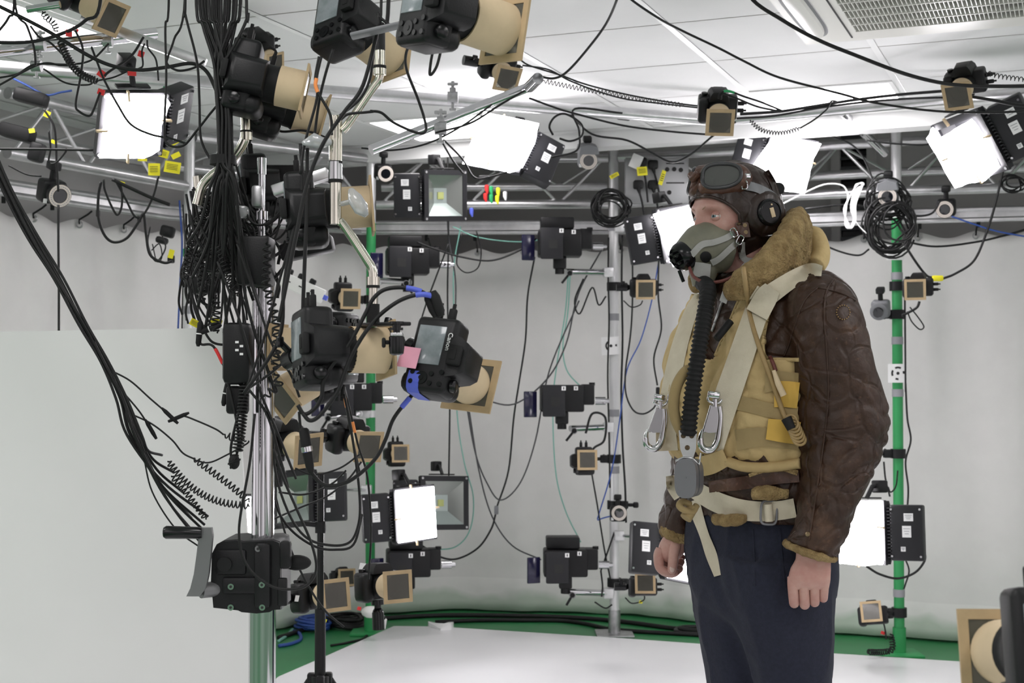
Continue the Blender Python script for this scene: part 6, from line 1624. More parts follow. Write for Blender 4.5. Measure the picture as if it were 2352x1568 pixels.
X = [([(700, 440), (672, 540), (640, 650), (605, 780), (568, 890)], 2.36, 'long straight cable slanting from the display camera to the column knot'),
     ([(690, 330), (694, 440), (668, 560), (652, 660), (640, 780), (560, 905)], 2.33, 'thick cable from the wing lever slanting down to the column knot'),
     ([(706, 340), (705, 470), (700, 600), (696, 720), (700, 810)], 2.3, 'thick dark cable hanging straight down left of the nickel boom'),
     ([(664, 820), (620, 858), (570, 892)], 2.4, 'short cable from the left hood to the column knot'),
     ([(545, 560), (590, 690), (625, 790), (668, 860), (688, 912)], 2.42, 'cable crossing in front of the column to the boom cameras'),
     ([(500, 600), (545, 720), (575, 820), (600, 905), (640, 1000), (680, 1100)], 2.44, 'cable running diagonally across the chrome column'),
     ([(570, 892), (612, 950), (640, 1040), (662, 1120)], 2.44, 'cable from the column knot down to the unlit flood light'),
     ([(568, 895), (545, 960), (530, 1030), (536, 1072)], 2.46, 'cable from the column knot to the hanging ball'),
     ([(520, 860), (540, 950), (548, 1010), (540, 1062)], 2.47, 'cable beside the dense coil left of the column'),
     ([(428, 640), (455, 720), (475, 770), (500, 790), (560, 790)], 2.55, 'cable looping under the tangle above the board'),
     ([(456, 768), (462, 790), (490, 795), (520, 850), (548, 880), (570, 885)], 2.5, 'cable with red tape loop above the board'),
     ([(585, 950), (574, 1060), (556, 1160), (549, 1220), (556, 1272), (578, 1312), (622, 1345), (665, 1353), (704, 1344), (726, 1308), (716, 1250), (682, 1170), (648, 1092), (628, 1030)], 2.40, 'big cable loop hanging in front of the crank carriage'),
     ([(628, 960), (632, 1080), (664, 1180), (705, 1235), (760, 1252), (804, 1244), (824, 1200), (826, 1140), (816, 1050), (802, 962), (790, 905)], 2.5, 'wide cable loop hanging below the blue taped camera'),
     ([(622, 1080), (634, 1160), (668, 1216), (722, 1254), (770, 1262), (812, 1250), (832, 1180)], 2.6, 'lower cable loop drooping across the light stand'),
     ([(996, 712), (979, 676), (933, 661), (887, 664), (859, 684), (841, 717), (820, 758), (797, 797), (770, 829), (751, 857), (742, 880), (738, 914), (722, 939), (699, 951), (684, 930)], 2.2, 'outer arching cable from the pink note camera'),
     ([(1009, 709), (999, 684), (967, 676), (921, 689), (875, 721), (843, 758), (818, 797), (802, 829), (790, 861), (777, 896), (751, 935), (728, 960), (710, 965), (696, 950)], 2.19, 'inner arching cable from the pink note camera'),
     ([(948, 905), (906, 958), (886, 1008), (866, 1048), (830, 1085), (790, 1110), (746, 1114), (716, 1086), (707, 1064)], 2.3, 'thick cable curving from the pink note camera to the blue taped lead'),
     ([(707, 1064), (702, 1040), (696, 1010), (690, 980), (687, 945)], 2.3, 'blue taped lead with plug in front of the filter frame'),
     ([(720, 330), (732, 240), (745, 180), (765, 112)], 2.3, 'cable rising to the camera at the top edge, beside orange tape'),
     ([(738, 130), (728, 175), (727, 205), (758, 262), (762, 310)], 2.28, 'orange taped cable hanging from the camera at the top edge'),
     ([(733, 130), (724, 180), (728, 225), (700, 330), (690, 400)], 2.29, 'second cable hanging from the camera at the top edge, into the tangle'),
     ([(893, -15), (870, 60), (834, 195), (790, 258), (742, 330), (706, 420), (680, 540), (660, 640), (640, 740)], 2.22, 'longest cable slanting from the top edge past the nickel clamp'),
     ([(876, -15), (868, 30), (885, 50), (900, 60)], 2.2, 'short cable at the top edge beside the printed hood camera'),
     ([(858, 112), (850, 180), (826, 228), (780, 266)], 2.25, 'cable dropping from the boom top to the ribbed clamp'),
     ([(948, 88), (933, 122), (934, 160), (958, 222), (974, 270), (978, 300), (958, 305), (905, 282), (876, 259), (850, 255)], 2.3, 'cable from the printed hood camera swinging down to the blue taped plug'),
     ([(1000, 92), (990, 140), (988, 172), (1004, 150), (1018, 92)], 2.25, 'small hanging cable loop under the printed hood camera'),
     ([(858, 256), (838, 258), (800, 262), (782, 275)], 2.28, 'black taped plug lead on top of the ribbed clamp'),
     ([(610, 260), (640, 300), (700, 300), (760, 320)], 2.6, 'cable behind the stacked cameras running to the boom'),
     ([(776, 850, 2.55), (790, 905), (800, 960), (812, 1020), (826, 1085)], 2.9, 'orange taped cable hanging in front of the green pole'),
     ([(782, 850, 2.55), (795, 905), (808, 960), (822, 1020), (842, 1085), (850, 1160), (852, 1240), (846, 1330)], 2.92, 'second orange taped cable hanging beside the green pole'),
     ([(600, 1010), (628, 1120), (660, 1240), (700, 1330), (745, 1400), (790, 1440)], 3.0, 'cable running down behind the crank carriage to the floor'),
     ([(640, 1130), (700, 1135), (760, 1112), (795, 1080)], 3.3, 'cable crossing the unlit flood light behind the stand'),
     ([(620, 1195), (690, 1165), (750, 1140), (800, 1100), (830, 1060)], 3.3, 'lower cable crossing the unlit flood light'),
     ([(678, 1075), (720, 1090), (780, 1075), (830, 1040)], 3.4, 'black taped junction cable under the blue taped camera')]
for i, (pts, Y, lab) in enumerate(X):
    th = .0034 if any(q in lab for q in ('thick', 'arching', 'longest')) else .0024
    wr = ()
    if 'arching' in lab: wr = ((.10, .022, 'blue'),)
    if 'orange taped' in lab: wr = ((.32, .02, 'orange'),)
    if 'blue taped lead' in lab: wr = ((.02, .02, 'blue'),)
    if 'red tape loop' in lab: wr = ((.45, .03, 'red'),)
    pl = (0,) if 'from the pink note camera' in lab and 'arching' in lab else ()
    cab(lab, pts, th, Y=Y, wraps=wr, plugs=pl)
o = at(698, 1030, 2.28); k = MB(); k.tube([(.0, 0, .034), (0, 0, .03), (.004, 0, .004)], [.005, .0085, .009], 14); k.tube([(.004, 0, .003), (.0055, 0, -.005)], .0095, 14, 1); k.tube([(.0055, 0, -.006), (.010, 0, -.03), (.012, 0, -.04)], [.0085, .007, .004], 14)
tag(k.build('plug_connector', ['blackrub', 'polished'], None, 40, o), 'black inline connector with metal band in front of a cardboard filter frame', 'connector')
for lab, u, v, Y, rot in (('inline connector with white band left of the column', 519, 902, 2.5, .2), ('black inline connector above the board by the red tape', 458, 765, 2.5, .1), ('angled black inline connector above the board', 482, 755, 2.5, 1.2)):
    T = Matrix.Rotation(rot, 4, 'Y'); k = MB(); k.tube([(0, 0, .022), (0, 0, .018), (0, 0, 0)], [.003, .0052, .0056], 12, T=T); k.tube([(0, 0, 0), (0, 0, -.002)], .0058, 12, 1, T=T); k.tube([(0, 0, -.002), (0, 0, -.018), (0, 0, -.024)], [.0055, .005, .0025], 12, T=T)
    tag(k.build('plug_connector', ['blackrub', 'paper'], None, 40, at(u, v, Y)), lab, 'connector')
# tangle filling between bundle and boom
rt = random.Random(5)
for i in range(84):
    Y = 2.48 + rt.uniform(0, .32); r_ = rt.choice((.002, .0024, .003)); b_ = rt.uniform(-30, 30)
    if i % 5 < 3:
        x0, y0 = 512 + rt.uniform(-16, 16), rt.uniform(345, 420); x3, y3 = rt.uniform(418, 640), rt.uniform(560, 800)
        if x3 < 500 and y3 > 745: y3 = rt.uniform(600, 740)
        P = [(x0, y0, Y), (x0 * .8 + x3 * .2 + b_ * .3, y0 * .72 + y3 * .28, Y), (x0 * .45 + x3 * .55 + b_, y0 * .4 + y3 * .6, Y), (x3 + b_ * .3, y3 - 40, Y), (x3, y3, Y)]
    else:
        xa, ya = 512 + rt.uniform(-16, 16), rt.uniform(300, 430)
        xb, yb = (rt.uniform(600, 690), rt.uniform(400, 560)) if i % 2 else (rt.uniform(424, 446), rt.uniform(430, 640)); yl = min(745, max(ya, yb) + rt.uniform(20, 170))
        P = [(xa, ya, Y), (xa * .85 + xb * .15 + b_ * .6, ya * .5 + yl * .5, Y), (xa * .65 + xb * .35 + b_, yl - 14, Y), (xa * .4 + xb * .6 + b_, yl, Y), (xa * .12 + xb * .88 + b_ * .4, yl * .6 + yb * .4, Y), (xb, yb, Y)]
    cab('black cable in the dense tangle behind the thick bundle', P, r_, group='cables of the dense tangle')
for i in range(8):
    u, v = rt.uniform(440, 590), rt.uniform(420, 660)
    coil('black coiled lead in the dense tangle behind the thick bundle', [(u, v), (u + rt.uniform(-14, 14), v + 40), (u + rt.uniform(-30, 30), v + rt.uniform(80, 120))], .006, .008, .0015, 2.55, group='coiled leads of the dense tangle')
for lab, u, v, Y, sx_, sz_, m in (('black power brick inside the dense tangle', 505, 610, 2.6, .05, .03, 'black'), ('black adapter block low in the dense tangle', 470, 655, 2.7, .06, .035, 'black'), ('grey metal bracket high in the dense tangle', 592, 452, 2.52, .02, .04, 'steel'), ('clear plastic lever in the dense tangle', 552, 487, 2.5, .03, .022, 'clearpl'), ('black camera grip inside the dense tangle', 640, 415, 2.7, .09, .06, 'black')):
    tag(MB().rbox((0, 0, 0), (sx_, .03, sz_), .006).build('bracket' if 'bracket' in lab else ('lever' if 'lever' in lab else ('pipe_clamp' if 'clamp' in lab else 'power_brick')), m, None, 40, at(u, v, Y)), lab, 'rig fitting')
bar(at(455, 405, 2.7), at(462, 470, 2.7), .010, 'nickel_tube', 'ribbed nickel tube inside the dense tangle', 'tube', 'nickel')
# top corner
Tn = [([(-15, 8), (100, 66), (200, 126), (260, 152), (320, 161), (380, 155), (440, 146), (475, 165), (500, 215)], 3.0, .0042, 'thick cable sweeping across the top corner into the bundle'),
      ([(-15, 98), (70, 96), (140, 78), (195, 48), (232, -10)], 3.0, .004, 'thick cable curving up past the top corner camera'),
      ([(33, -10), (20, 40), (-10, 80)], 3.0, .0028, 'short cable at the very corner of the frame edge'),
      ([(33, -10), (62, 60), (78, 110), (82, 150)], 3.0, .0026, 'cable dropping from the ceiling to the grey hanging coupler'),
      ([(70, 60), (90, 85), (118, 100), (160, 145), (140, 150), (90, 148), (-10, 200)], 3.3, .0026, 'looping cable around the rig bar coupler'),
      ([(-10, 180), (40, 170), (80, 148), (160, 148), (210, 138), (250, 100)], 3.35, .0026, 'cable hanging under the chrome rig bar'),
      ([(172, 68), (190, 112), (186, 170), (174, 238), (182, 256), (205, 266), (216, 250), (230, 212)], 3.2, .0028, 'cable with red tags looping left of the lit flood light'),
      ([(210, 108), (226, 150), (240, 185), (270, 240), (300, 285), (345, 308), (392, 318), (430, 330)], 3.1, .0026, 'pair of cables crossing the lit flood light face'),
      ([(330, 85), (300, 130), (250, 165), (240, 175)], 3.2, .003, 'cable from the rig bar end down to a red tag'),
      ([(338, 92), (340, 110), (356, 132), (361, 152), (364, 185)], 3.25, .0022, 'thin cable from the rig bar end to the flood light top'),
      ([(332, 100), (326, 118), (328, 150), (318, 158)], 3.25, .0022, 'thin plug lead with red tag under the rig bar end'),
      ([(100, 158), (150, 190), (200, 195), (222, 186), (260, 178), (300, 162), (330, 160)], 3.3, .0022, 'thin cable linking two red tags over the flood light'),
      ([(426, -10), (425, 30), (452, 140), (458, 230), (462, 320), (490, 375), (512, 400)], 2.6, .0024, 'cable falling from the top edge left of the thick bundle'),
      ([(388, -10), (380, 60), (382, 180), (378, 290), (384, 330), (420, 335), (452, 300), (482, 262), (505, 235)], 2.7, .0024, 'long loop dropping from the top edge in front of the flood light'),
      ([(425, -10), (400, 90), (386, 130), (385, 148), (410, 162), (445, 156), (470, 140)], 2.75, .0024, 'crossing cable loop left of the thick bundle'),
      ([(566, -10), (570, 30), (556, 70), (530, 118), (520, 135)], 2.4, .0028, 'cable curving from the top edge toward the stacked cameras'),
      ([(-10, 342), (110, 343), (220, 345)], 4.6, .0045, 'straight black cable along the lower truss tube'),
      ([(232, 418), (226, 450), (226, 500), (240, 540), (262, 556), (292, 546), (318, 510), (330, 492), (336, 540), (345, 585), (375, 603), (396, 600)], 4.6, .0048, 'large drooping cable loop above the white board'),
      ([(238, 412), (242, 440), (262, 485), (272, 492), (280, 470), (278, 430), (262, 412)], 4.6, .0038, 'small cable loop hanging from the lower truss tube'),
      ([(264, 412), (290, 460), (310, 497), (330, 492), (352, 450), (364, 405)], 4.6, .0038, 'cable drooping between the truss tube and the yellow tag'),
      ([(258, 412), (300, 432), (350, 455), (390, 470)], 4.6, .006, 'thick cable wrap along the lower truss tube'),
      ([(112, 300), (116, 340), (112, 372), (128, 374), (150, 350), (152, 340)], 4.6, .0034, 'cable loops hung on the truss above the LED ring camera'),
      ([(100, 250), (122, 285), (128, 320), (130, 372), (134, 440)], 4.7, .004, 'cable running down the truss to the LED ring camera'),
      ([(134, 470), (134, 560), (135, 660), (135, 770)], 5.0, .0045, 'straight cable hanging from the LED ring camera behind the board'),
      ([(20, 380), (60, 400), (95, 405)], 4.6, .003, 'short cable on the lower truss tube at the frame edge'),
      ([(345, 520), (340, 560), (358, 600), (380, 570), (372, 540)], 4.9, .0028, 'tangled cable loops left of the silver pole'),
      ([(350, 560), (360, 600), (372, 590), (366, 560), (348, 575)], 4.9, .0022, 'tiny curled cable left of the silver pole'),
      ([(30, 180), (60, 195), (105, 218), (140, 212), (165, 208)], 5.0, .004, 'blue network cable lying along the upper truss tube')]
for pts, Y, r, lab in Tn: cab(lab, pts, r, 'cableblue' if 'blue' in lab else 'cable', Y)
coil('thick glossy coiled cable in the top corner', [(138, 92), (146, 112), (158, 138), (180, 165), (205, 180), (226, 186)], .0075, .0065, .0024, 3.2)
coil('zigzag coiled lead beside the top corner camera', [(98, 26), (108, 42), (122, 52), (132, 74)], .007, .008, .0016, 3.3)
RED = [(158, 76, 12, 16), (324, 124, 12, 14), (234, 170, 18, 16), (303, 168, 18, 12), (232, 211, 14, 13), (172, 68, 14, 10)]
for i, (u, v, w_, h_) in enumerate(RED): flag('red tape tag ' + ('beneath the top corner camera', 'under the rig bar end', 'where two cables cross over the truss', 'beside the black plug above the flood light', 'lowest, left of the lit flood light', 'folded on the lower edge of the top corner camera')[i], u, v, (3.0, 3.25, 3.2, 3.3, 3.2, 3.3)[i], w_, h_, 'red', .3 * (i % 3), 'tape_tag', lines=False)
for i, (u, v, w_, h_) in enumerate(((354, 169, 17, 9), (381, 206, 14, 18))): flag('green tape tag ' + ('on the bracket above the lit flood light', 'at the corner of the lit flood light')[i], u, v, 5.4, w_, h_, 'greentape', .2, 'tape_tag', lines=False)
YT = [(354, 389, 26, 28, 0), (396, 384, 36, 26, .15), (402, 322, 34, 18, -.6), (374, 352, 26, 18, .3), (327, 367, 20, 6, 0), (404, 357, 20, 12, -.5), (108, 262, 13, 14, .4), (124, 326, 13, 8, .4), (73, 300, 12, 10, -.2), (281, 420, 10, 6, .3), (393, 583, 11, 20, .25), (448, 742, 22, 16, .5), (497, 738, 24, 12, .3)]
YL = ['yellow printed tag hanging lowest under the lit flood light', 'wide yellow printed tag hanging beside the lowest tag', 'yellow tag under the corner of the lit flood light, nearest its stickers', 'crumpled yellow tag just below the lit flood light', 'thin yellow tag seen edge on under the flood light', 'small yellow tag between two larger ones', 'yellow tag on the truss cables above the LED ring camera', 'small yellow tag on the lower truss cables', 'yellow tag at the frame edge on the dark cables', 'tiny yellow tag on the cable wrap of the truss tube', 'yellow tag on the plug left of the green tape band', 'yellow tag on the plug above the white board', 'yellow tag in the coils above the board']
for (u, v, w_, h_, r_), lab in zip(YT, YL): flag(lab, u, v, 2.6 if v > 700 else 4.9, w_, h_, 'yellow', r_, lines=w_ > 20)
# dark equipment on the left truss
for lab, u, v, Y, d, m in (('long black fixture on the upper truss tube at the frame edge', 72, 224, 5.0, (.12, .06, .05), 'black'), ('black cable clump on the truss at the frame edge', 40, 305, 5.0, (.12, .08, .05), 'blackrub'), ('black clamp on the lower truss tube beside the tags', 85, 350, 5.0, (.05, .06, .07), 'black'), ('black plug box left of the silver pole', 385, 532, 6.0, (.06, .05, .05), 'black'), ('black transformer at the right of the plug box', 372, 552, 5.9, (.05, .05, .03), 'black')):
    tag(MB().rbox((0, 0, 0), d, .012, R=Matrix.Rotation(.25, 3, 'Y')).build('fixture', m, None, 40, at(u, v, Y)), lab, 'fixture')
# cables down the poles and over the curtain
Bk = [([(412, 460), (418, 560), (414, 640), (409, 755)], 6.3, .0045, 'cableblue', 'blue cable running down beside the green taped pole'),
      ([(420, 470), (425, 560), (420, 660), (418, 755)], 6.3, .0035, 'cable', 'black cable running down beside the blue one'),
      ([(1228, 590), (1212, 680), (1207, 780), (1192, 880), (1180, 960), (1168, 1080), (1141, 1165)], 7.2, .0048, 'cable', 'long cable hanging before the curtain to an inline switch'),
      ([(1139, 1178), (1128, 1215), (1098, 1258), (1050, 1283), (1010, 1278), (965, 1250)], 7.2, .0052, 'cable', 'drooping cable from the inline switch to the flood light'),
      ([(1390, 560), (1330, 670), (1300, 790), (1255, 872), (1180, 928), (1110, 916), (1085, 905)], 7.1, .0042, 'cablegrey', 'grey cable crossing the curtain from the silver pole'),
      ([(1310, 620), (1304, 720), (1293, 790), (1302, 850), (1338, 892)], 7.3, .0035, 'cablegreen', 'pale green cable dropping to the mid box scanner'),
      ([(1306, 620), (1298, 720), (1280, 830), (1270, 930), (1276, 1080), (1298, 1170), (1334, 1245)], 7.35, .0035, 'cablegreen', 'pale green cable hanging to the low box scanner'),
      ([(1058, 520), (1042, 620), (1044, 760), (1050, 950), (1066, 1060), (1087, 1140), (1080, 1215), (1045, 1256), (985, 1262)], 7.3, .0035, 'cablegreen', 'long pale green cable looping down beside the unlit flood light'),
      ([(1290, 540), (1200, 555), (1100, 545), (1040, 520)], 7.2, .003, 'cablegreen', 'pale green cable strung along the curtain top'),
      ([(1028, 330), (1030, 540), (1028, 690), (1033, 900), (1031, 1092)], 7.0, .0045, 'cable', 'straight vertical cable dropping to the half hidden flood light'),
      ([(1014, 330), (1025, 420), (1030, 540), (1046, 640), (1048, 760), (1072, 930), (1092, 1040), (1118, 1108), (1150, 1148), (1195, 1108), (1230, 1010), (1262, 850), (1330, 690)], 7.1, .004, 'cablegrey', 'very long cable sagging across the lower curtain'),
      ([(1078, 945), (1100, 1080), (1130, 1185), (1176, 1252), (1243, 1285)], 7.2, .004, 'cablegrey', 'cable sagging to the low box scanner'),
      ([(958, 556), (1000, 572), (1060, 590), (1130, 598), (1195, 574), (1232, 548)], 6.9, .005, 'cable', 'cable slung between the two high box scanners'),
      ([(1062, 536), (1050, 590), (1052, 612), (1072, 626), (1098, 614), (1105, 575), (1094, 530)], 6.9, .0035, 'cable', 'round cable loop hanging below the unlit truss flood light'),
      ([(1030, 560), (1000, 640), (978, 700), (960, 760)], 6.9, .0042, 'cable', 'cable slanting away behind the pink note camera'),
      ([(1430, 260), (1320, 250), (1330, 300), (1325, 345), (1265, 362)], 5.5, .0045, 'cable', 'cable curling around the tilted lit flood light'),
      ([(1270, 310), (1262, 290), (1275, 268), (1300, 262), (1335, 285), (1336, 312), (1310, 324), (1285, 318)], 5.4, .0045, 'cable', 'round cable loop right of the tilted lit flood light'),
      ([(1215, 225), (1260, 242), (1310, 258), (1430, 288), (1540, 302), (1640, 310)], 5.3, .0042, 'cable', 'cable running under the silver lighting bar'),
      ([(1310, 262), (1360, 308), (1440, 322), (1500, 352), (1545, 372), (1590, 352), (1640, 310), (1690, 280)], 5.6, .0045, 'cable', 'cable drooping in front of the grey distribution box'),
      ([(1000, 305), (1080, 283), (1150, 240), (1205, 208)], 4.3, .0035, 'cable', 'cable tied along the chrome boom'),
      ([(1012, 320), (1040, 368), (1065, 400)], 5.6, .0042, 'cable', 'cable hanging from the boom couplers to the unlit flood light'),
      ([(1018, 320), (1062, 365), (1090, 408), (1130, 405), (1165, 395)], 5.6, .0042, 'cable', 'cable from the boom couplers looping under the tilted flood light'),
      ([(830, 340), (900, 345), (980, 330), (1060, 290), (1130, 240)], 4.4, .0032, 'cable', 'cable drooping beneath the chrome boom'),
      ([(1398, 545), (1397, 640), (1399, 740), (1396, 860), (1399, 1000), (1401, 1120)], 7.08, .0045, 'cable', 'cable taped down one side of the silver pole'),
      ([(1429, 540), (1428, 650), (1430, 780), (1427, 900), (1430, 1020), (1436, 1120), (1438, 1200)], 7.08, .0055, 'cable', 'thick cable taped down the other side of the silver pole'),
      ([(1452, 540), (1453, 680), (1448, 770), (1437, 850), (1438, 905), (1455, 942), (1478, 950), (1500, 938), (1510, 920)], 6.9, .0045, 'cable', 'cable looping beside the silver pole up to the small black switch'),
      ([(1513, 590), (1512, 680), (1519, 755), (1502, 822), (1510, 885)], 6.9, .0045, 'cable', 'wavy cable dropping to the small black switch'),
      ([(1513, 600), (1497, 690), (1472, 780), (1440, 850), (1424, 960), (1405, 1080), (1372, 1192)], 7.0, .0035, 'cableblue', 'blue cable crossing behind the silver pole'),
      ([(1372, 1194), (1390, 1188), (1408, 1184)], 7.0, .0035, 'cableblue', 'short blue lead plugged into the wrist-height tracking camera'),
      ([(1358, 1080), (1372, 1160), (1388, 1260), (1402, 1330)], 7.0, .0042, 'cable', 'cable hanging from the waist-height camera to the low clamp'),
      ([(1380, 1310), (1398, 1260), (1411, 1222, 7.12)], 7.0, .0045, 'cable', 'short cable by the low box scanner'),
      ([(1380, 1310), (1384, 1345), (1382, 1370)], 7.0, .0045, 'cable', 'cable dropping behind the low chrome arm'),
      ([(1366, 1382), (1390, 1396), (1406, 1388)], 7.0, .004, 'cable', 'small cable loop under the low chrome arm'),
      ([(1345, 995), (1360, 950), (1390, 958), (1388, 1010), (1365, 1028), (1352, 1050)], 6.9, .006, 'cable', 'thick curled cable above the waist-height camera'),
      ([(1340, 640), (1320, 690), (1332, 720), (1360, 660), (1375, 700), (1392, 680)], 7.0, .0042, 'cable', 'cable loops hanging from the high chrome arm'),
      ([(1432, 690), (1450, 705), (1470, 700), (1476, 690)], 6.7, .0032, 'cable', 'small cable loop under the camera at mask height'),
      ([(1436, 1372), (1452, 1385), (1478, 1378), (1480, 1364)], 6.8, .0035, 'cable', 'small cable loop under the camera below the far hand'),
      ([(1862, 520), (1878, 552), (1925, 576), (1972, 586), (1996, 572)], 6.4, .0045, 'cable', 'cable sagging from the rail to the coiled cables'),
      ([(2084, 556), (2150, 566), (2240, 556), (2310, 540), (2372, 522)], 6.4, .005, 'cable', 'cable sagging across the curtain top to the frame edge'),
      ([(2310, 360), (2300, 410), (2283, 480), (2262, 545), (2236, 600), (2195, 628), (2165, 640)], 6.2, .0055, 'cable', 'cable dropping from the edge flood light to the yellow connector'),
      ([(2144, 638), (2128, 632), (2106, 605), (2078, 562)], 6.2, .0055, 'cable', 'cable from the yellow connector up to the coiled cables'),
      ([(2186, 497), (2235, 514), (2290, 531), (2372, 546)], 6.3, .004, 'cableblue', 'blue cable trailing from the rail tracking camera'),
      ([(1990, 1300), (2020, 1318), (2062, 1328), (2102, 1314), (2124, 1286), (2120, 1266), (2096, 1262)], 6.3, .0055, 'cable', 'cable looping from the flood light behind the sleeve'),
      ([(2080, 880), (2084, 960), (2092, 1010), (2080, 1060), (2086, 1120), (2084, 1170)], 6.5, .0045, 'cable', 'cable hanging down the right of the second green pole'),
      ([(2078, 640), (2079, 760), (2080, 900)], 6.58, .0045, 'cable', 'cable taped straight down the second green pole'),
      ([(2090, 705), (2110, 730), (2122, 750), (2112, 756), (2094, 738), (2084, 715)], 6.3, .0032, 'cable', 'small loop beneath the shoulder-height camera'),
      ([(2112, 692), (2106, 706), (2086, 718), (2072, 724)], 6.3, .006, 'cable', 'thick stub cable joining the shoulder-height camera to its clamp'),
      ([(2030, 1060), (2034, 1100), (2044, 1140)], 6.4, .0042, 'cable', 'wires hanging behind the elbow of the sleeve'),
      ([(2062, 1080), (2058, 1115), (2046, 1130), (2040, 1118)], 6.4, .0035, 'cable', 'thin wire loop in front of the second green pole'),
      ([(2078, 1280), (2088, 1310), (2080, 1340), (2076, 1352)], 6.5, .004, 'cable', 'cable below the driver box on the second green pole'),
      ([(2025, 1418), (2032, 1440), (2036, 1468)], 6.3, .0035, 'cable', 'lead with red tape below the camera at the pole foot'),
      ([(2200, 300), (2140, 330), (2060, 330), (1990, 322)], 6.2, .0045, 'cable', 'cable stretched between the edge flood light and second pole top'),
      ([(2160, 460), (2140, 490), (2100, 495), (2070, 480)], 6.3, .005, 'cable', 'cable bunch between the coiled cables and rail tracking camera'),
      ([(1850, 480), (1940, 470), (2000, 478), (2030, 500)], 6.5, .005, 'cable', 'black cable along the curtain rail before the coiled cables'),
      ([(1870, 300), (1960, 335), (2000, 400), (2010, 460)], 6.4, .0042, 'cable', 'cable slanting across the louvred window')]
for pts, Y, r, m, lab in Bk: cab(lab, pts, r, m, Y)
# ceiling-level cables on the right
cab('cable falling from the ceiling to the camera on the chrome boom', [(1420, -10, 4.15), (1392, 55, 4.35), (1345, 118, 4.5), (1302, 165, 4.6), (1272, 180, 4.65), (1240, 176, 4.68)], .0042, Y=4.6)
cab('long thin cable crossing the ceiling above the man', [(1440, -10, 4.15), (1510, 40, 4.2), (1570, 72), (1650, 110), (1712, 142), (1790, 178), (1930, 215), (2010, 236), (2150, 255), (2290, 258), (2380, 252)], .0038, Y=4.3)
cab('thick cable crossing the ceiling in front of the air conditioner', [(1722, -10), (1800, 48), (1880, 92), (1960, 125), (2080, 170), (2180, 193), (2280, 198), (2380, 197)], .0055, Y=3.9)
coil('long coiled lead stretched from the chrome boom to the next camera', [(1248, 186), (1330, 203), (1420, 218), (1500, 232), (1572, 242)], .0075, .0125, .0016, 4.7)
cab('upper straight lead beside the long coiled one', [(1150, 118), (1185, 130), (1215, 150), (1285, 172), (1340, 192), (1400, 208), (1480, 225), (1560, 238), (1635, 247)], .0028, Y=4.65)
cab('lower straight lead beside the long coiled one', [(1200, 150), (1260, 160), (1310, 186), (1380, 212), (1440, 228), (1520, 238), (1625, 250)], .0028, Y=4.66)
cab('green taped lead arching from the camera above the goggles', [(1650, 226), (1654, 215), (1672, 209), (1710, 222), (1752, 236), (1800, 256)], .0032, Y=4.4, wraps=((.35, .03, 'greentape'),))
cab('second arching lead from the camera above the goggles', [(1656, 228), (1660, 216), (1690, 225), (1740, 245), (1790, 255)], .003, Y=4.4)
coil('sagging coiled lead under the camera above the goggles', [(1722, 276), (1748, 298), (1785, 306), (1815, 302), (1838, 294)], .007, .010, .0018, 4.9)
cab('lead continuing from the sagging coil to the bar', [(1838, 294), (1870, 275), (1900, 250), (1910, 232), (1930, 236)], .003, Y=4.9)
coil('coiled lead running off beside the blue taped camera', [(2262, 166), (2300, 176), (2380, 186)], .007, .0125, .0016, 4.3)
cab('black cable wrapped on the bar over the man, upper', [(1700, 262), (1790, 256), (1870, 244), (1960, 230), (2060, 218), (2180, 208)], .006, Y=5.3)
cab('black cable wrapped on the bar over the man, lower', [(1692, 272), (1780, 266), (1880, 248), (1990, 234), (2100, 226), (2180, 224)], .0045, Y=5.3)
cab('cable bunch from the blue taped camera to the frame edge', [(2230, 222), (2290, 232), (2330, 240), (2380, 245)], .006, Y=4.7)
# coiled hanks, white cable
hank('neat big coil of black cable on the second green pole, lower of two', 2048, 522, 6.3, 56, 62, 15, .0046, 3)
hank('smaller coil of black cable around the cowled tracking camera', 2040, 462, 6.35, 54, 54, 9, .004, 8)
hank('coil of black cable hung on the silver pole top', 1405, 478, 6.85, 44, 40, 13, .004, 4)
hank('tangled cable loops behind the edge flood light', 2328, 420, 6.2, 30, 22, 4, .004, 6)
cab('white cable strung from the helmet to the truss', [(1790, 472), (1830, 452), (1880, 428), (1910, 422), (1938, 428), (1950, 452)], .0036, 'cablewhite', 6.3)
P = [(1948, 445)]
for i in range(4):
    P += [(1944 - i * 2, 480), (1941 + i * 3, 515), (1950 + i * 2, 524), (1960 + i * 2, 505), (1957 + i * 3, 470), (1966 + i * 4, 436), (1984 - i, 424), (1976 - i * 3, 420 + i), (1958 + i, 440)]
cab('white cable hank hanging from the truss beside the helmet', P + [(1954, 480), (1968, 512), (1990, 536)], .003, 'cablewhite', 6.28, k=5)
for lab, u, v, Y, d, m in (('inline black switch on the hanging cable', 1140, 1171, 7.2, (.022, .02, .045), 'greypl'), ('small black inline switch by the harness strap', 1511, 900, 6.9, (.02, .02, .05), 'black'), ('yellow and black inline connector on the curtain', 2153, 639, 6.2, (.05, .025, .025), 'yellow'), ('yellow tagged plug left of the silver pole', 393, 595, 6.0, (.03, .02, .035), 'black'), ('small label box on the truss cable under the tilted flood light', 1113, 408, 6.6, (.055, .02, .022), 'black')):
    tag(MB().rbox((0, 0, 0), d, .006).build('cable_switch', m, None, 40, at(u, v, Y)), lab, 'cable switch')
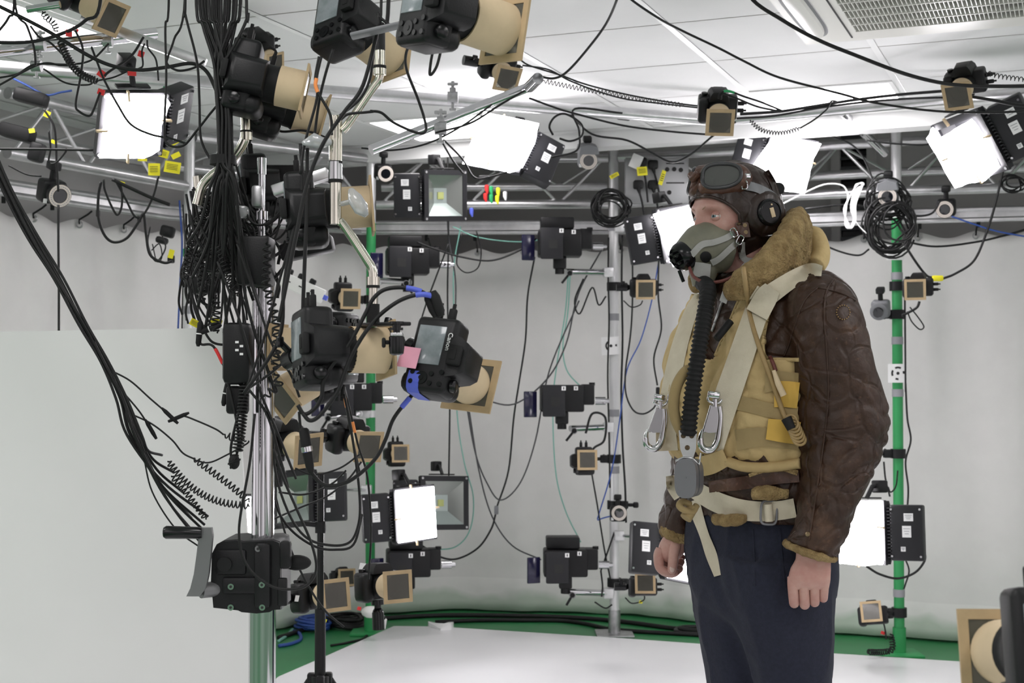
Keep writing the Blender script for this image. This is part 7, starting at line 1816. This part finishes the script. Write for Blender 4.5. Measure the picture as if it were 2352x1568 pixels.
# floor cables and piles
def floor_cab(label, pts, r, m='cable', z=None): 
    P = [atz(x, y, (z or r)) for x, y in pts]; P = crom(P, 7); o = P[0].copy()
    return tag(MB().tube([p - o for p in P], r, 7).build('cable', m, None, 180, o), label, 'cable')
floor_cab('black cable on the green floor in front of the silver pole', [(1000, 1428), (1100, 1424), (1200, 1424), (1290, 1425), (1350, 1433), (1400, 1444), (1470, 1450), (1560, 1455), (1680, 1462)], .011)
floor_cab('black cable lying along the foot of the curtain', [(640, 1464), (740, 1434), (850, 1422), (1000, 1413), (1150, 1413), (1300, 1417), (1420, 1426), (1560, 1444), (1700, 1456)], .012)
floor_cab('looped end of the floor cable beside the trousers', [(1620, 1440), (1570, 1440), (1552, 1447), (1570, 1454), (1640, 1456)], .012)
floor_cab('blue cable lying on the green floor near the column', [(640, 1483), (668, 1478), (690, 1468), (688, 1455), (676, 1448)], .009, 'cableblue')
floor_cab('pale green cable on the floor beside the column', [(640, 1472), (660, 1458), (672, 1445)], .008, 'cablegreen')
floor_cab('thin cable on the floor leading to the white sheet edge', [(760, 1482), (800, 1475), (840, 1462), (862, 1424)], .006)
for lab, u, v, ru, rd, m, seed in (('pile of blue cable on the green floor behind the stand', 722, 1446, .085, .10, 'cableblue', 2), ('pile of black cable on the green floor behind the stand', 792, 1440, .10, .10, 'cable', 9)):
    o = atz(u, v, .0); rr = random.Random(seed); P = []
    for i in range(9 * 20):
        a = 2 * pi * i / 20
        if i % 20 == 0: ox, oy, f_ = rr.uniform(-.03, .03), rr.uniform(-.03, .03), rr.uniform(.75, 1.1)
        P.append(V((cos(a) * ru * f_ + ox, sin(a) * rd * f_ + oy, .012 + .006 * (i // 20) + .006 * sin(a * 2))))
    for _ in range(3): P = [P[0]] + [(P[i - 1] + P[i] * 2 + P[i + 1]) / 4 for i in range(1, len(P) - 1)] + [P[-1]]
    tag(MB().tube(P, .0075, 7).build('cable_pile', m, None, 180, o), lab, 'coiled cable')
coil('coiled lead lying on the floor at the green pole foot', [(2046, 1455, 6.5), (2050, 1488, 6.5), (2035, 1496, 6.5), (1992, 1497, 6.45)], .012, .012, .0035, name='coiled_cable')
for lab, u, v, Y, w_, h_, rot in (('red tape tag under the camera at the pole foot', 2030, 1418, 6.3, 11, 9, .2), ('red tape tag on the lead at the pole foot', 2028, 1453, 6.3, 11, 7, .4), ('red tape tag beside the white connector low on the pole', 825, 1397, 6.8, 9, 8, .3)): flag(lab, u, v, Y, w_, h_, 'red', rot, 'tape_tag', lines=False)
for lab, u, v, Y, w_, h_ in (('yellow tag over the camera below the far hand', 1459, 1296, 6.8, 9, 9), ('yellow tag under the camera below the far hand', 1472, 1382, 6.8, 8, 7), ('yellow tape under the camera on the light stand', 742, 1424, 3.6, 16, 7), ('yellow taped lead beside the crank carriage knob', 703, 1294, 2.6, 14, 7)): flag(lab, u, v, Y, w_, h_, 'yellow', .3, lines=False)
for lab, u, v, Y, w_, h_ in (('white tape label above the camera at the green pole foot', 833, 1300, 4.3, 14, 14), ('white tape label beneath the lens of the camera at the green pole foot', 871, 1381, 4.1, 12, 12), ('white tape label on the side of the light stand camera', 682, 1374, 3.9, 8, 14)): flag(lab, u, v, Y, w_, h_, 'paper', .2, 'tape_label', 'label', lines=False)
k = MB(); k.sphere((0, 0, 0), (.05, .04, .03), 10, 6); k.tube([(.02, 0, 0), (.07, -.01, -.04), (.06, 0, -.08)], .012, 8)
tag(k.build('white_connector', 'white', None, 40, at(852, 1405, 6.9)), 'white plastic connectors at the foot of the green pole', 'connector')
